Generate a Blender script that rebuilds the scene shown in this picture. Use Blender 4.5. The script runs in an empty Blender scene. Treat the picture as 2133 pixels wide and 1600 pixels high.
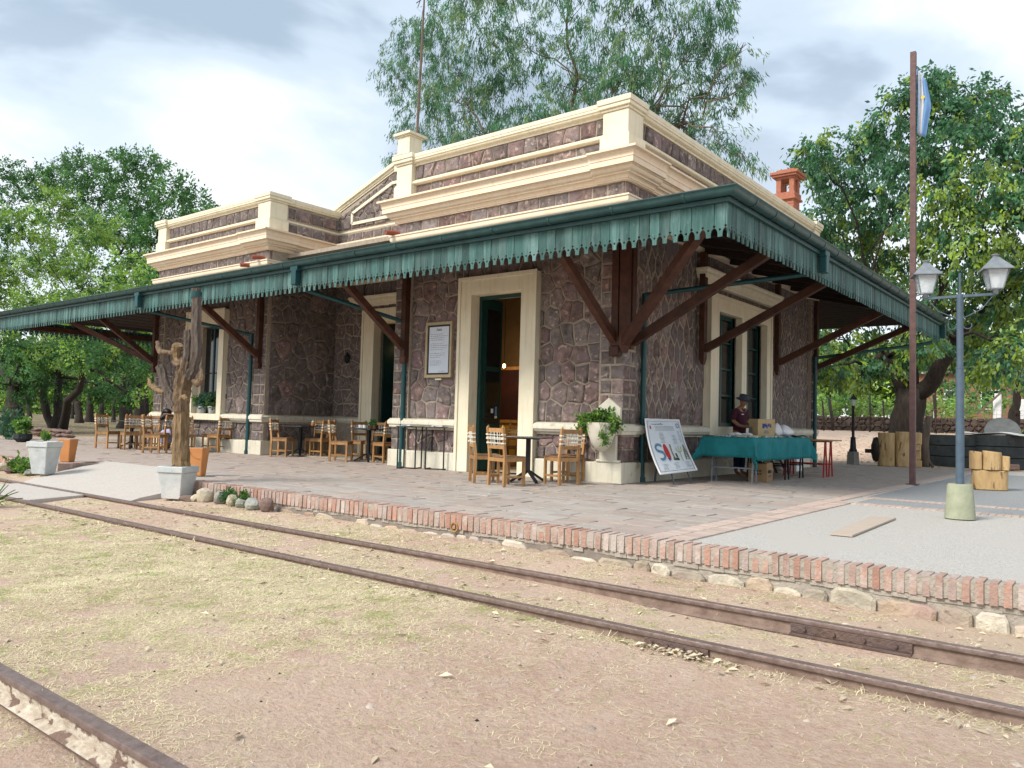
import bpy, bmesh, math, random
import numpy as np
from mathutils import Vector, Matrix, Euler
from mathutils.geometry import tessellate_polygon

R = random.Random(7)
NR = np.random.default_rng(11)
PI = math.pi
rad = math.radians
scene = bpy.context.scene
COL = scene.collection

# ------------------------------------------------------------------ camera
CAMC = Vector((7.0701, -12.0747, 1.05))
FW = Vector((-0.62016839, 0.78300174, 0.04795252)).normalized()
RT = Vector((0.78441835, 0.61966161, 0.02659588)).normalized()
UP = RT.cross(FW).normalized()
FPX = 1632.29
cam_data = bpy.data.cameras.new('camera')
cam = bpy.data.objects.new('camera', cam_data)
COL.objects.link(cam)
M = Matrix((RT, UP, -FW)).transposed().to_4x4()
M.translation = CAMC
cam.matrix_world = M
cam_data.sensor_width = 36
cam_data.sensor_fit = 'HORIZONTAL'
cam_data.lens = 36 * FPX / 2133
cam_data.clip_start = 0.05
cam_data.clip_end = 3000
scene.camera = cam


def at(u, v, ax, val):
    """world point seen at photo pixel (u, v) on the plane ax = val"""
    d = FW + RT * ((u - 1066.5) / FPX) - UP * ((v - 800) / FPX)
    i = 'xyz'.index(ax)
    return CAMC + d * ((val - CAMC[i]) / d[i])


# ------------------------------------------------------------------ world, sun, exposure
SUN_EL, SUN_AZ = rad(44), rad(198)          # azimuth clockwise from +y
world = bpy.data.worlds.new('World')
scene.world = world
world.use_nodes = True
wt = world.node_tree
wt.nodes.clear()


def wn(t, **k):
    n = wt.nodes.new(t)
    for a, b in k.items():
        setattr(n, a, b)
    return n


sky = wn('ShaderNodeTexSky', sky_type='NISHITA', sun_disc=False)
sky.sun_elevation = SUN_EL
sky.sun_rotation = SUN_AZ
bg_sky = wn('ShaderNodeBackground')
bg_sky.inputs[1].default_value = 0.12
wt.links.new(sky.outputs[0], bg_sky.inputs[0])
tc = wn('ShaderNodeTexCoord')
sep = wn('ShaderNodeSeparateXYZ')
wt.links.new(tc.outputs['Generated'], sep.inputs[0])
# project the direction on a cloud layer
zz = wn('ShaderNodeMath', operation='ADD')
zz.inputs[1].default_value = 0.22
zabs = wn('ShaderNodeMath', operation='MAXIMUM')
zabs.inputs[1].default_value = 0.0
wt.links.new(sep.outputs[2], zabs.inputs[0])
wt.links.new(zabs.outputs[0], zz.inputs[0])
dv = wn('ShaderNodeVectorMath', operation='DIVIDE')
cmb = wn('ShaderNodeCombineXYZ')
for i in range(3):
    wt.links.new(zz.outputs[0], cmb.inputs[i])
wt.links.new(tc.outputs['Generated'], dv.inputs[0])
wt.links.new(cmb.outputs[0], dv.inputs[1])
mp = wn('ShaderNodeMapping')
mp.inputs['Location'].default_value = (3.2, 1.55, 0.0)
mp.inputs['Scale'].default_value = (1, 1, 0)
wt.links.new(dv.outputs[0], mp.inputs[0])
n1 = wn('ShaderNodeTexNoise')
n1.inputs['Scale'].default_value = 1.15
n1.inputs['Detail'].default_value = 6
n1.inputs['Roughness'].default_value = 0.5
n1.inputs['Distortion'].default_value = 0.25
wt.links.new(mp.outputs[0], n1.inputs['Vector'])
cr = wn('ShaderNodeValToRGB')
cr.color_ramp.interpolation = 'EASE'
e = cr.color_ramp.elements
e[0].position, e[0].color = 0.40, (0.39, 0.475, 0.56, 1)
e[1].position, e[1].color = 0.58, (0.90, 0.94, 0.97, 1)
m_ = cr.color_ramp.elements.new(0.47)
m_.color = (0.60, 0.70, 0.79, 1)
wt.links.new(n1.outputs['Fac'], cr.inputs[0])
# whiter towards the horizon
hz = wn('ShaderNodeMapRange')
hz.inputs['From Min'].default_value = 0.02
hz.inputs['From Max'].default_value = 0.42
hz.inputs['To Min'].default_value = 0.9
hz.inputs['To Max'].default_value = 0.0
wt.links.new(sep.outputs[2], hz.inputs['Value'])
mixh = wn('ShaderNodeMixRGB')
mixh.inputs[2].default_value = (0.90, 0.93, 0.96, 1)
wt.links.new(hz.outputs[0], mixh.inputs[0])
wt.links.new(cr.outputs[0], mixh.inputs[1])
bg_cl = wn('ShaderNodeBackground')
bg_cl.inputs[1].default_value = 0.44
wt.links.new(mixh.outputs[0], bg_cl.inputs[0])
mixs = wn('ShaderNodeMixShader')
mixs.inputs[0].default_value = 0.88
wt.links.new(bg_sky.outputs[0], mixs.inputs[1])
wt.links.new(bg_cl.outputs[0], mixs.inputs[2])
wo = wn('ShaderNodeOutputWorld')
wt.links.new(mixs.outputs[0], wo.inputs[0])

sun_d = bpy.data.lights.new('sun', 'SUN')
sun_d.energy = 1.5
sun_d.angle = rad(20)
sun_d.color = (1.0, 0.95, 0.87)
sun = bpy.data.objects.new('sun', sun_d)
COL.objects.link(sun)
sd = Vector((math.sin(SUN_AZ) * math.cos(SUN_EL), math.cos(SUN_AZ) * math.cos(SUN_EL), math.sin(SUN_EL)))
sun.rotation_euler = sd.to_track_quat('Z', 'Y').to_euler()
sun.location = sd * 60

vs = scene.view_settings
vs.view_transform = 'Standard'
vs.look = 'None'
vs.gamma = 1.0
vs.use_curve_mapping = False
vs.exposure = 1.5
scene.cycles.max_bounces = 6
scene.cycles.diffuse_bounces = 2
scene.cycles.transparent_max_bounces = 8

# ------------------------------------------------------------------ materials
MATS = {}


def mat(name, c1, c2=None, scale=8.0, rough=0.8, bump=0.0, bscale=None, obj_var=0.0, detail=5,
        metal=0.0, spots=None, coords='Object', stretch=(1, 1, 1), spec=0.35, tone=False, hue_var=0.0,
        c3=None, emit=None, trans=0.0, streak=0.0):
    if name in MATS:
        return MATS[name]
    m = bpy.data.materials.new(name)
    m.use_nodes = True
    t = m.node_tree
    b = t.nodes['Principled BSDF']
    b.inputs['Roughness'].default_value = rough
    b.inputs['Metallic'].default_value = metal
    b.inputs['Specular IOR Level'].default_value = spec
    N = t.nodes.new
    L = t.links.new
    if c2 is None:
        c2 = tuple(x * 0.75 for x in c1)
    tcn = N('ShaderNodeTexCoord')
    mpn = N('ShaderNodeMapping')
    mpn.inputs['Scale'].default_value = stretch
    oi = N('ShaderNodeObjectInfo')
    if coords == 'World':
        geo = N('ShaderNodeNewGeometry')
        L(geo.outputs['Position'], mpn.inputs[0])
    else:
        L(tcn.outputs[coords], mpn.inputs[0])
        # shift each object's pattern
        cx = N('ShaderNodeCombineXYZ')
        mu = N('ShaderNodeMath')
        mu.operation = 'MULTIPLY'
        mu.inputs[1].default_value = 37.0
        L(oi.outputs['Random'], mu.inputs[0])
        for i in range(3):
            L(mu.outputs[0], cx.inputs[i])
        L(cx.outputs[0], mpn.inputs['Location'])
    nz = N('ShaderNodeTexNoise')
    nz.inputs['Scale'].default_value = scale
    nz.inputs['Detail'].default_value = detail
    nz.inputs['Roughness'].default_value = 0.6
    L(mpn.outputs[0], nz.inputs['Vector'])
    rp = N('ShaderNodeValToRGB')
    rp.color_ramp.elements[0].position = 0.32
    rp.color_ramp.elements[1].position = 0.68
    rp.color_ramp.elements[0].color = (*c2, 1)
    rp.color_ramp.elements[1].color = (*c1, 1)
    L(nz.outputs['Fac'], rp.inputs[0])
    col = rp.outputs[0]
    if c3 is not None:
        nz3 = N('ShaderNodeTexNoise')
        nz3.inputs['Scale'].default_value = scale * 0.23
        nz3.inputs['Detail'].default_value = 6
        nz3.inputs['Roughness'].default_value = 0.65
        L(mpn.outputs[0], nz3.inputs['Vector'])
        r3 = N('ShaderNodeValToRGB')
        r3.color_ramp.elements[0].position = 0.48
        r3.color_ramp.elements[1].position = 0.62
        L(nz3.outputs['Fac'], r3.inputs[0])
        mx = N('ShaderNodeMixRGB')
        L(r3.outputs[0], mx.inputs[0])
        L(col, mx.inputs[1])
        mx.inputs[2].default_value = (*c3, 1)
        col = mx.outputs[0]
    if spots:
        sc_, th, sc_col = spots
        ns = N('ShaderNodeTexNoise')
        ns.inputs['Scale'].default_value = sc_
        ns.inputs['Detail'].default_value = 3
        L(mpn.outputs[0], ns.inputs['Vector'])
        r2 = N('ShaderNodeValToRGB')
        r2.color_ramp.elements[0].position = th
        r2.color_ramp.elements[1].position = th + 0.06
        L(ns.outputs['Fac'], r2.inputs[0])
        mx = N('ShaderNodeMixRGB')
        L(r2.outputs[0], mx.inputs[0])
        L(col, mx.inputs[1])
        mx.inputs[2].default_value = (*sc_col, 1)
        col = mx.outputs[0]
    if streak:
        mp2 = N('ShaderNodeMapping')
        mp2.inputs['Scale'].default_value = (9, 9, .7)
        ge2 = N('ShaderNodeNewGeometry')
        L(ge2.outputs['Position'], mp2.inputs[0])
        ns2 = N('ShaderNodeTexNoise')
        ns2.inputs['Scale'].default_value = 1.6
        ns2.inputs['Detail'].default_value = 5
        ns2.inputs['Roughness'].default_value = 0.65
        L(mp2.outputs[0], ns2.inputs['Vector'])
        r4 = N('ShaderNodeValToRGB')
        r4.color_ramp.elements[0].position = 0.50
        r4.color_ramp.elements[1].position = 0.72
        r4.color_ramp.elements[1].color = (streak, streak, streak, 1)
        L(ns2.outputs['Fac'], r4.inputs[0])
        mx = N('ShaderNodeMixRGB')
        L(r4.outputs[0], mx.inputs[0])
        L(col, mx.inputs[1])
        mx.inputs[2].default_value = (0.30, 0.25, 0.19, 1)
        col = mx.outputs[0]
    if obj_var or hue_var or tone:
        hs = N('ShaderNodeHueSaturation')
        L(col, hs.inputs['Color'])
        if tone:
            src = N('ShaderNodeAttribute')
            src.attribute_name = 'tone'
            so = src.outputs['Fac']
        else:
            so = oi.outputs['Random']
        mr = N('ShaderNodeMapRange')
        mr.inputs['To Min'].default_value = 1 - obj_var
        mr.inputs['To Max'].default_value = 1 + obj_var
        L(so, mr.inputs['Value'])
        L(mr.outputs[0], hs.inputs['Value'])
        if hue_var:
            m2 = N('ShaderNodeMath')
            m2.operation = 'MULTIPLY'
            m2.inputs[1].default_value = 7.31
            m3 = N('ShaderNodeMath')
            m3.operation = 'FRACT'
            L(so, m2.inputs[0])
            L(m2.outputs[0], m3.inputs[0])
            mh = N('ShaderNodeMapRange')
            mh.inputs['To Min'].default_value = 0.5 - hue_var
            mh.inputs['To Max'].default_value = 0.5 + hue_var
            L(m3.outputs[0], mh.inputs['Value'])
            L(mh.outputs[0], hs.inputs['Hue'])
            ms = N('ShaderNodeMapRange')
            ms.inputs['To Min'].default_value = 1.25
            ms.inputs['To Max'].default_value = 0.7
            L(m3.outputs[0], ms.inputs['Value'])
            L(ms.outputs[0], hs.inputs['Saturation'])
        col = hs.outputs[0]
    L(col, b.inputs['Base Color'])
    if bump:
        bp = N('ShaderNodeBump')
        bp.inputs['Strength'].default_value = bump
        bp.inputs['Distance'].default_value = 0.035
        nb = N('ShaderNodeTexNoise')
        nb.inputs['Scale'].default_value = bscale or scale * 2
        nb.inputs['Detail'].default_value = 8
        nb.inputs['Roughness'].default_value = 0.65
        L(mpn.outputs[0], nb.inputs['Vector'])
        L(nb.outputs['Fac'], bp.inputs['Height'])
        L(bp.outputs[0], b.inputs['Normal'])
    if trans:
        out = t.nodes['Material Output']
        tr = N('ShaderNodeBsdfTranslucent')
        L(col, tr.inputs['Color'])
        mxs = N('ShaderNodeMixShader')
        mxs.inputs[0].default_value = trans
        L(b.outputs[0], mxs.inputs[1])
        L(tr.outputs[0], mxs.inputs[2])
        L(mxs.outputs[0], out.inputs[0])
    if emit:
        b.inputs['Emission Color'].default_value = (*emit[0], 1)
        b.inputs['Emission Strength'].default_value = emit[1]
    MATS[name] = m
    return m


stone = mat('purple_stone', (0.275, 0.205, 0.182), (0.088, 0.066, 0.061), 8, 0.9, 1.0, 11, 0.26, hue_var=0.012, c3=(0.20, 0.155, 0.155), coords='World', spots=(9.0, 0.60, (0.38, 0.29, 0.25)))
mortar = mat('mortar', (0.41, 0.345, 0.27), (0.29, 0.24, 0.185), 12, 0.95, 0.6, coords='World')
cream = mat('cream_paint', (0.78, 0.72, 0.55), (0.72, 0.65, 0.48), 2.5, 0.75, 0.15, 30, coords='World', spots=(3.0, 0.70, (0.66, 0.57, 0.40)), streak=0.28)
cream_lo = mat('cream_plinth_paint', (0.66, 0.63, 0.52), (0.57, 0.53, 0.42), 2.2, 0.8, 0.25, 22, coords='World', spots=(2.4, 0.64, (0.46, 0.41, 0.31)), streak=0.4)
peach = mat('peach_paint', (0.85, 0.70, 0.53), (0.82, 0.63, 0.45), 2.0, 0.75, 0.15, 30, coords='World', spots=(4.5, 0.66, (0.80, 0.70, 0.54)), streak=0.20)
green = mat('weathered_green_board', (0.048, 0.125, 0.112), (0.027, 0.082, 0.075), 9, 0.6, 0.5, 30, 0.35, stretch=(3, 3, 0.35), c3=(0.098, 0.178, 0.168), spots=(30, 0.67, (0.18, 0.25, 0.245)))
gutterm = mat('dark_green_gutter', (0.030, 0.085, 0.085), (0.016, 0.05, 0.052), 4, 0.42, 0.12, 20, coords='World', spots=(24, 0.72, (0.16, 0.24, 0.23)))
greenpipe = mat('green_pipe', (0.012, 0.07, 0.075), (0.008, 0.05, 0.055), 5, 0.4, 0.1, obj_var=0.1)
timber = mat('dark_red_timber', (0.085, 0.032, 0.017), (0.040, 0.014, 0.008), 6, 0.6, 0.3, 20, 0.2, stretch=(1, 1, 1))
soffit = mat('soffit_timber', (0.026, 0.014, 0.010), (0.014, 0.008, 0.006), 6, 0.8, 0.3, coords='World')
roofm = mat('roof_sheet', (0.13, 0.15, 0.14), (0.07, 0.09, 0.085), 5, 0.6, 0.2, coords='World', spots=(14, 0.6, (0.6, 0.6, 0.56)))
brickm = mat('red_brick', (0.47, 0.295, 0.235), (0.36, 0.25, 0.205), 18, 0.92, 0.6, 40, 0.11, hue_var=0.005, c3=(0.49, 0.40, 0.345))
brick_pale = mat('worn_pale_brick', (0.54, 0.42, 0.36), (0.46, 0.365, 0.31), 15, 0.92, 0.5, 40, 0.14, coords='World')
cement = mat('grey_cement', (0.48, 0.43, 0.36), (0.35, 0.31, 0.26), 9, 0.95, 0.8, 26, coords='World')
paver = mat('stone_paver', (0.41, 0.352, 0.305), (0.32, 0.275, 0.238), 5, 0.8, 0.4, 22, 0.08, hue_var=0.012, coords='World', c3=(0.36, 0.31, 0.28))
joint = mat('paver_joint', (0.29, 0.245, 0.21), (0.20, 0.17, 0.145), 12, 0.95, 0.5, coords='World')
aggreg = mat('exposed_aggregate', (0.66, 0.62, 0.565), (0.33, 0.315, 0.29), 60, 0.85, 0.6, 110, coords='World', c3=(0.50, 0.475, 0.44), spots=(0.8, 0.54, (0.50, 0.47, 0.43)))
aggreg_dark = mat('dark_aggregate', (0.36, 0.36, 0.355), (0.22, 0.23, 0.235), 55, 0.85, 0.5, 110, coords='World')
rampm = mat('ramp_concrete', (0.56, 0.52, 0.47), (0.44, 0.41, 0.37), 26, 0.9, 0.5, 60, coords='World', c3=(0.50, 0.44, 0.40))
rubble = mat('foundation_stone', (0.58, 0.49, 0.36), (0.40, 0.33, 0.25), 9, 0.9, 0.9, 18, 0.30, hue_var=0.02, coords='World', c3=(0.46, 0.35, 0.30))
rockm = mat('garden_rock', (0.45, 0.41, 0.34), (0.30, 0.26, 0.21), 8, 0.9, 0.8, 18, 0.28, hue_var=0.02)
rust = mat('rusted_rail_steel', (0.20, 0.135, 0.11), (0.12, 0.08, 0.065), 12, 0.55, 0.5, 40, 0.0, metal=0.35, coords='World', c3=(0.14, 0.10, 0.09))
railtop = mat('worn_rail_head', (0.27, 0.205, 0.185), (0.17, 0.12, 0.105), 20, 0.42, 0.25, 50, metal=0.5, coords='World')
railweb = mat('dusty_rail_web', (0.66, 0.60, 0.50), (0.42, 0.34, 0.26), 14, 0.9, 0.6, 25, coords='World', stretch=(1.0, 1, 1.6), spots=(11, 0.53, (0.20, 0.135, 0.105)))
chairw = mat('varnished_chair_wood', (0.42, 0.235, 0.095), (0.27, 0.135, 0.05), 7, 0.5, 0.2, 25, 0.18, stretch=(1, 1, 0.5))
seatw = mat('seat_plank_wood', (0.27, 0.155, 0.08), (0.17, 0.095, 0.05), 7, 0.45, 0.2, 25, 0.15)
cord = mat('white_cord', (0.78, 0.74, 0.64), (0.62, 0.58, 0.48), 30, 0.9)
blackm = mat('black_metal', (0.015, 0.016, 0.020), (0.010, 0.011, 0.014), 8, 0.45)
tabletop = mat('dark_table_top', (0.045, 0.045, 0.048), (0.03, 0.03, 0.03), 8, 0.35)
terra = mat('terracotta_paint', (0.58, 0.25, 0.085), (0.50, 0.205, 0.07), 5, 0.7, 0.2, 30, spots=(9, 0.68, (0.42, 0.20, 0.10)))
greycon = mat('grey_painted_concrete', (0.55, 0.58, 0.57), (0.43, 0.46, 0.455), 7, 0.85, 0.35, 26, spots=(5, 0.64, (0.38, 0.40, 0.39)), c3=(0.60, 0.60, 0.57))
cactusw = mat('cactus_wood', (0.27, 0.185, 0.11), (0.10, 0.068, 0.045), 11, 0.85, 1.0, 24, stretch=(2.2, 2.2, 0.35))
cactusy = mat('bare_yellow_cactus_wood', (0.37, 0.25, 0.125), (0.12, 0.078, 0.045), 11, 0.8, 1.0, 24, stretch=(2.2, 2.2, 0.3))
cactusg = mat('weathered_grey_cactus_wood', (0.17, 0.135, 0.11), (0.07, 0.055, 0.045), 12, 0.9, 1.0, 26, stretch=(2.2, 2.2, 0.3))
logm = mat('peeled_log', (0.60, 0.43, 0.22), (0.42, 0.27, 0.12), 6, 0.8, 0.9, 12, 0.08, stretch=(1.6, 1.6, .45), c3=(0.48, 0.32, 0.15), spots=(7, 0.61, (0.20, 0.11, 0.05)))
darktank = mat('dark_tank', (0.035, 0.043, 0.045), (0.018, 0.023, 0.025), 6, 0.75, 0.4, 18, spots=(9, 0.68, (0.10, 0.11, 0.11)))
polebrown = mat('red_oxide_pole', (0.145, 0.078, 0.07), (0.09, 0.05, 0.047), 9, 0.6, 0.3)
polegrey = mat('blue_grey_pole', (0.085, 0.125, 0.165), (0.06, 0.09, 0.125), 9, 0.5, 0.15)
lampgrey = mat('lamp_grey_metal', (0.21, 0.235, 0.255), (0.14, 0.16, 0.18), 9, 0.5)
sagec = mat('sage_concrete', (0.35, 0.365, 0.255), (0.27, 0.285, 0.195), 7, 0.85, 0.3, 26)
greypaint = mat('grey_block', (0.27, 0.27, 0.24), (0.2, 0.2, 0.17), 7, 0.85, 0.3)
glassw0 = mat('frosted_glass', (0.66, 0.72, 0.76), (0.60, 0.66, 0.70), 4, 0.15, trans=0.5)
glassw = bpy.data.materials.new('clear_lantern_glass')
glassw.use_nodes = True
t = glassw.node_tree
b = t.nodes['Principled BSDF']
b.inputs['Base Color'].default_value = (.75, .82, .86, 1)
b.inputs['Roughness'].default_value = .12
tr0 = t.nodes.new('ShaderNodeBsdfTransparent')
mx0 = t.nodes.new('ShaderNodeMixShader')
mx0.inputs[0].default_value = .38
t.links.new(tr0.outputs[0], mx0.inputs[1])
t.links.new(b.outputs[0], mx0.inputs[2])
t.links.new(mx0.outputs[0], t.nodes['Material Output'].inputs[0])
bulbm = mat('bulb_white', (0.95, 0.95, 0.95), (0.9, 0.9, 0.9), 4, 0.3, emit=((1, 0.98, 0.95), 0.05))  # lantern bulbs are unlit; slight emission added for their bright reflection
white = mat('white_paint', (0.78, 0.78, 0.77), (0.70, 0.70, 0.69), 5, 0.6, 0.1)
cloth = mat('teal_cloth', (0.015, 0.20, 0.215), (0.010, 0.15, 0.165), 5, 0.85, 0.15, 40)
plastic = mat('white_plastic_bag', (0.78, 0.78, 0.78), (0.66, 0.66, 0.67), 6, 0.4, 0.3, 18)
cardb = mat('cardboard', (0.50, 0.37, 0.20), (0.42, 0.30, 0.155), 6, 0.85, 0.15)
cardbd = mat('brown_cardboard', (0.31, 0.20, 0.10), (0.25, 0.155, 0.075), 6, 0.85, 0.15)
ink = mat('black_ink', (0.02, 0.02, 0.022), (0.03, 0.03, 0.03), 5, 0.8)
blueink = mat('blue_ink', (0.03, 0.06, 0.22), (0.05, 0.08, 0.25), 15, 0.8)
poster = mat('poster_paper', (0.72, 0.76, 0.80), (0.60, 0.65, 0.70), 3, 0.45, 0.15, 6)
redm = mat('red_paint', (0.42, 0.025, 0.02), (0.34, 0.02, 0.018), 6, 0.5)
skin = mat('skin', (0.30, 0.145, 0.09), (0.25, 0.115, 0.07), 6, 0.55)
maroon = mat('maroon_shirt', (0.055, 0.010, 0.020), (0.035, 0.007, 0.014), 6, 0.9)
navy = mat('navy_trousers', (0.012, 0.018, 0.05), (0.008, 0.012, 0.035), 6, 0.9)
hatm = mat('grey_hat', (0.055, 0.062, 0.085), (0.035, 0.040, 0.058), 8, 0.8)
hairm = mat('black_hair', (0.008, 0.007, 0.007), (0.012, 0.011, 0.011), 30, 0.5)
lilac = mat('lilac_trousers', (0.42, 0.42, 0.62), (0.33, 0.33, 0.50), 6, 0.9)
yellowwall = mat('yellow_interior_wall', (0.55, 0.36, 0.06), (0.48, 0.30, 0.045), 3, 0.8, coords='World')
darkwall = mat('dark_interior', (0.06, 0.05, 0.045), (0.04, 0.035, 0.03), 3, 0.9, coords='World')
greendoor = mat('dark_green_joinery', (0.012, 0.055, 0.05), (0.008, 0.04, 0.036), 4, 0.4, 0.1)
paneglass = mat('dark_window_glass', (0.012, 0.014, 0.016), (0.01, 0.012, 0.014), 3, 0.06, spec=0.8)
bark = mat('dark_bark', (0.055, 0.042, 0.034), (0.022, 0.017, 0.014), 5, 0.95, 1.0, 12, stretch=(3, 3, 0.6), coords='World')
bark_pale = mat('pale_bark', (0.19, 0.145, 0.11), (0.09, 0.07, 0.055), 4, 0.9, 0.7, 10, stretch=(3, 3, 0.5), coords='World')
chimbrick = mat('orange_brick', (0.40, 0.155, 0.095), (0.29, 0.11, 0.07), 15, 0.85, 0.4, 0, 0.12)
redpipe = mat('red_clay_pipe', (0.36, 0.10, 0.06), (0.30, 0.08, 0.05), 8, 0.6)
farwall = mat('far_stone_wall', (0.10, 0.075, 0.06), (0.045, 0.033, 0.027), 6, 0.95, 1.0, 9, 0.3, coords='World')
farbrick = mat('far_brick_wall', (0.24, 0.13, 0.08), (0.17, 0.09, 0.055), 4, 0.9, 0.2, coords='World')
flagblue = mat('flag_blue', (0.22, 0.42, 0.72), (0.18, 0.36, 0.64), 6, 0.8, trans=0.3)
flagwhite = mat('flag_white', (0.8, 0.8, 0.8), (0.7, 0.7, 0.7), 6, 0.8, trans=0.3)
flagsun = mat('flag_yellow', (0.75, 0.5, 0.08), (0.7, 0.45, 0.06), 6, 0.8)
potwhite = mat('white_wall_pot', (0.70, 0.66, 0.56), (0.55, 0.50, 0.40), 6, 0.8, 0.2)
straw = mat('straw_grass', (0.86, 0.79, 0.54), (0.74, 0.67, 0.43), 3, 0.8, obj_var=0.22, tone=True, trans=0.25)
greengrass = mat('green_grass', (0.56, 0.60, 0.25), (0.42, 0.49, 0.17), 3, 0.8, obj_var=0.3, tone=True, trans=0.3)
deadleaf = mat('dead_leaf', (0.62, 0.53, 0.38), (0.45, 0.36, 0.24), 8, 0.8, obj_var=0.3, tone=True)
pebblem = mat('pebbles', (0.42, 0.36, 0.30), (0.24, 0.19, 0.16), 20, 0.9, obj_var=0.45, tone=True)
droppings = mat('dark_droppings', (0.03, 0.024, 0.02), (0.02, 0.017, 0.015), 20, 0.9)


def leafmat(name, c, trans=0.4, var=0.38, hue=0.02):
    return mat(name, c, tuple(x * 0.7 for x in c), 0.5, 0.75, tone=True, obj_var=var, hue_var=hue, trans=trans, coords='World', spec=0.10, detail=3)


leaf_euc = leafmat('eucalyptus_leaf', (0.12, 0.27, 0.15))
leaf_euc_b = leafmat('eucalyptus_leaf_bright', (0.23, 0.36, 0.17))
leaf_r = leafmat('broad_tree_leaf', (0.105, 0.245, 0.13))
leaf_ry = leafmat('broad_tree_leaf_yellow', (0.30, 0.44, 0.11))
leaf_l = leafmat('acacia_leaf', (0.15, 0.33, 0.11))
leaf_ly = leafmat('acacia_leaf_light', (0.31, 0.50, 0.12))
leaf_ld = leafmat('acacia_leaf_dark', (0.075, 0.19, 0.065))
leaf_bg = leafmat('woodland_leaf', (0.10, 0.19, 0.04))
leaf_plant = leafmat('pot_plant_leaf', (0.13, 0.27, 0.06))
leaf_blue = leafmat('blue_green_leaf', (0.09, 0.20, 0.13))
agavem = leafmat('agave_leaf', (0.13, 0.26, 0.09), 0.15)

# ground soil
gm = bpy.data.materials.new('dry_soil')
gm.use_nodes = True
t = gm.node_tree
b = t.nodes['Principled BSDF']
b.inputs['Roughness'].default_value = 0.95
b.inputs['Specular IOR Level'].default_value = 0.15
geo = t.nodes.new('ShaderNodeNewGeometry')


def gnoise(s, d=6, r=0.6, dist=0.0):
    n = t.nodes.new('ShaderNodeTexNoise')
    n.inputs['Scale'].default_value = s
    n.inputs['Detail'].default_value = d
    n.inputs['Roughness'].default_value = r
    n.inputs['Distortion'].default_value = dist
    t.links.new(geo.outputs['Position'], n.inputs['Vector'])
    return n.outputs['Fac']


def gramp(src, a, ca, b_, cb):
    n = t.nodes.new('ShaderNodeValToRGB')
    n.color_ramp.elements[0].position = a
    n.color_ramp.elements[1].position = b_
    n.color_ramp.elements[0].color = (*ca, 1)
    n.color_ramp.elements[1].color = (*cb, 1)
    t.links.new(src, n.inputs[0])
    return n.outputs[0]


def gmix(f, a, b_):
    n = t.nodes.new('ShaderNodeMixRGB')
    t.links.new(f, n.inputs[0])
    for i, x in ((1, a), (2, b_)):
        if isinstance(x, tuple):
            n.inputs[i].default_value = (*x, 1)
        else:
            t.links.new(x, n.inputs[i])
    return n.outputs[0]


base = gramp(gnoise(1.1, 8, 0.62, 0.3), 0.34, (0.48, 0.315, 0.235), 0.64, (0.60, 0.43, 0.33))
fine = gramp(gnoise(22, 8, 0.8), 0.36, (0.36, 0.245, 0.185), 0.56, (0.68, 0.54, 0.43))
c_ = gmix(gramp(gnoise(7, 5, 0.6), 0.35, (0.2,) * 3, 0.7, (0.65,) * 3), base, fine)
c_ = gmix(gramp(gnoise(0.55, 5, 0.55, 0.5), 0.47, (0, 0, 0), 0.62, (0.5,) * 3), c_, (0.60, 0.49, 0.36))
c_ = gmix(gramp(gnoise(95, 3, 0.6), 0.66, (0, 0, 0), 0.72, (0.7,) * 3), c_, (0.66, 0.58, 0.50))
c_ = gmix(gramp(gnoise(60, 4, 0.7), 0.63, (0, 0, 0), 0.70, (0.6,) * 3), c_, (0.25, 0.17, 0.125))
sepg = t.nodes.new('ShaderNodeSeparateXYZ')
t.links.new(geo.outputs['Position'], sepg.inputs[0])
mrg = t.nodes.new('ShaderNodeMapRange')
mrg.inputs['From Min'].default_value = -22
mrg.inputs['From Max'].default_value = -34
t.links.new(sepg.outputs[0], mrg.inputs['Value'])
c_ = gmix(mrg.outputs[0], c_, gramp(gnoise(.6, 6, .6), .38, (0.13, 0.105, 0.065), .62, (0.27, 0.22, 0.14)))  # tree shade put into the soil colour as a darker olive zone far left
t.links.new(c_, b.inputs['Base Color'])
bp = t.nodes.new('ShaderNodeBump')
bp.inputs['Strength'].default_value = 1.0
bp.inputs['Distance'].default_value = 0.03
t.links.new(gnoise(34, 9, 0.72), bp.inputs['Height'])
t.links.new(bp.outputs[0], b.inputs['Normal'])
soil = gm
MATS['dry_soil'] = gm


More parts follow.
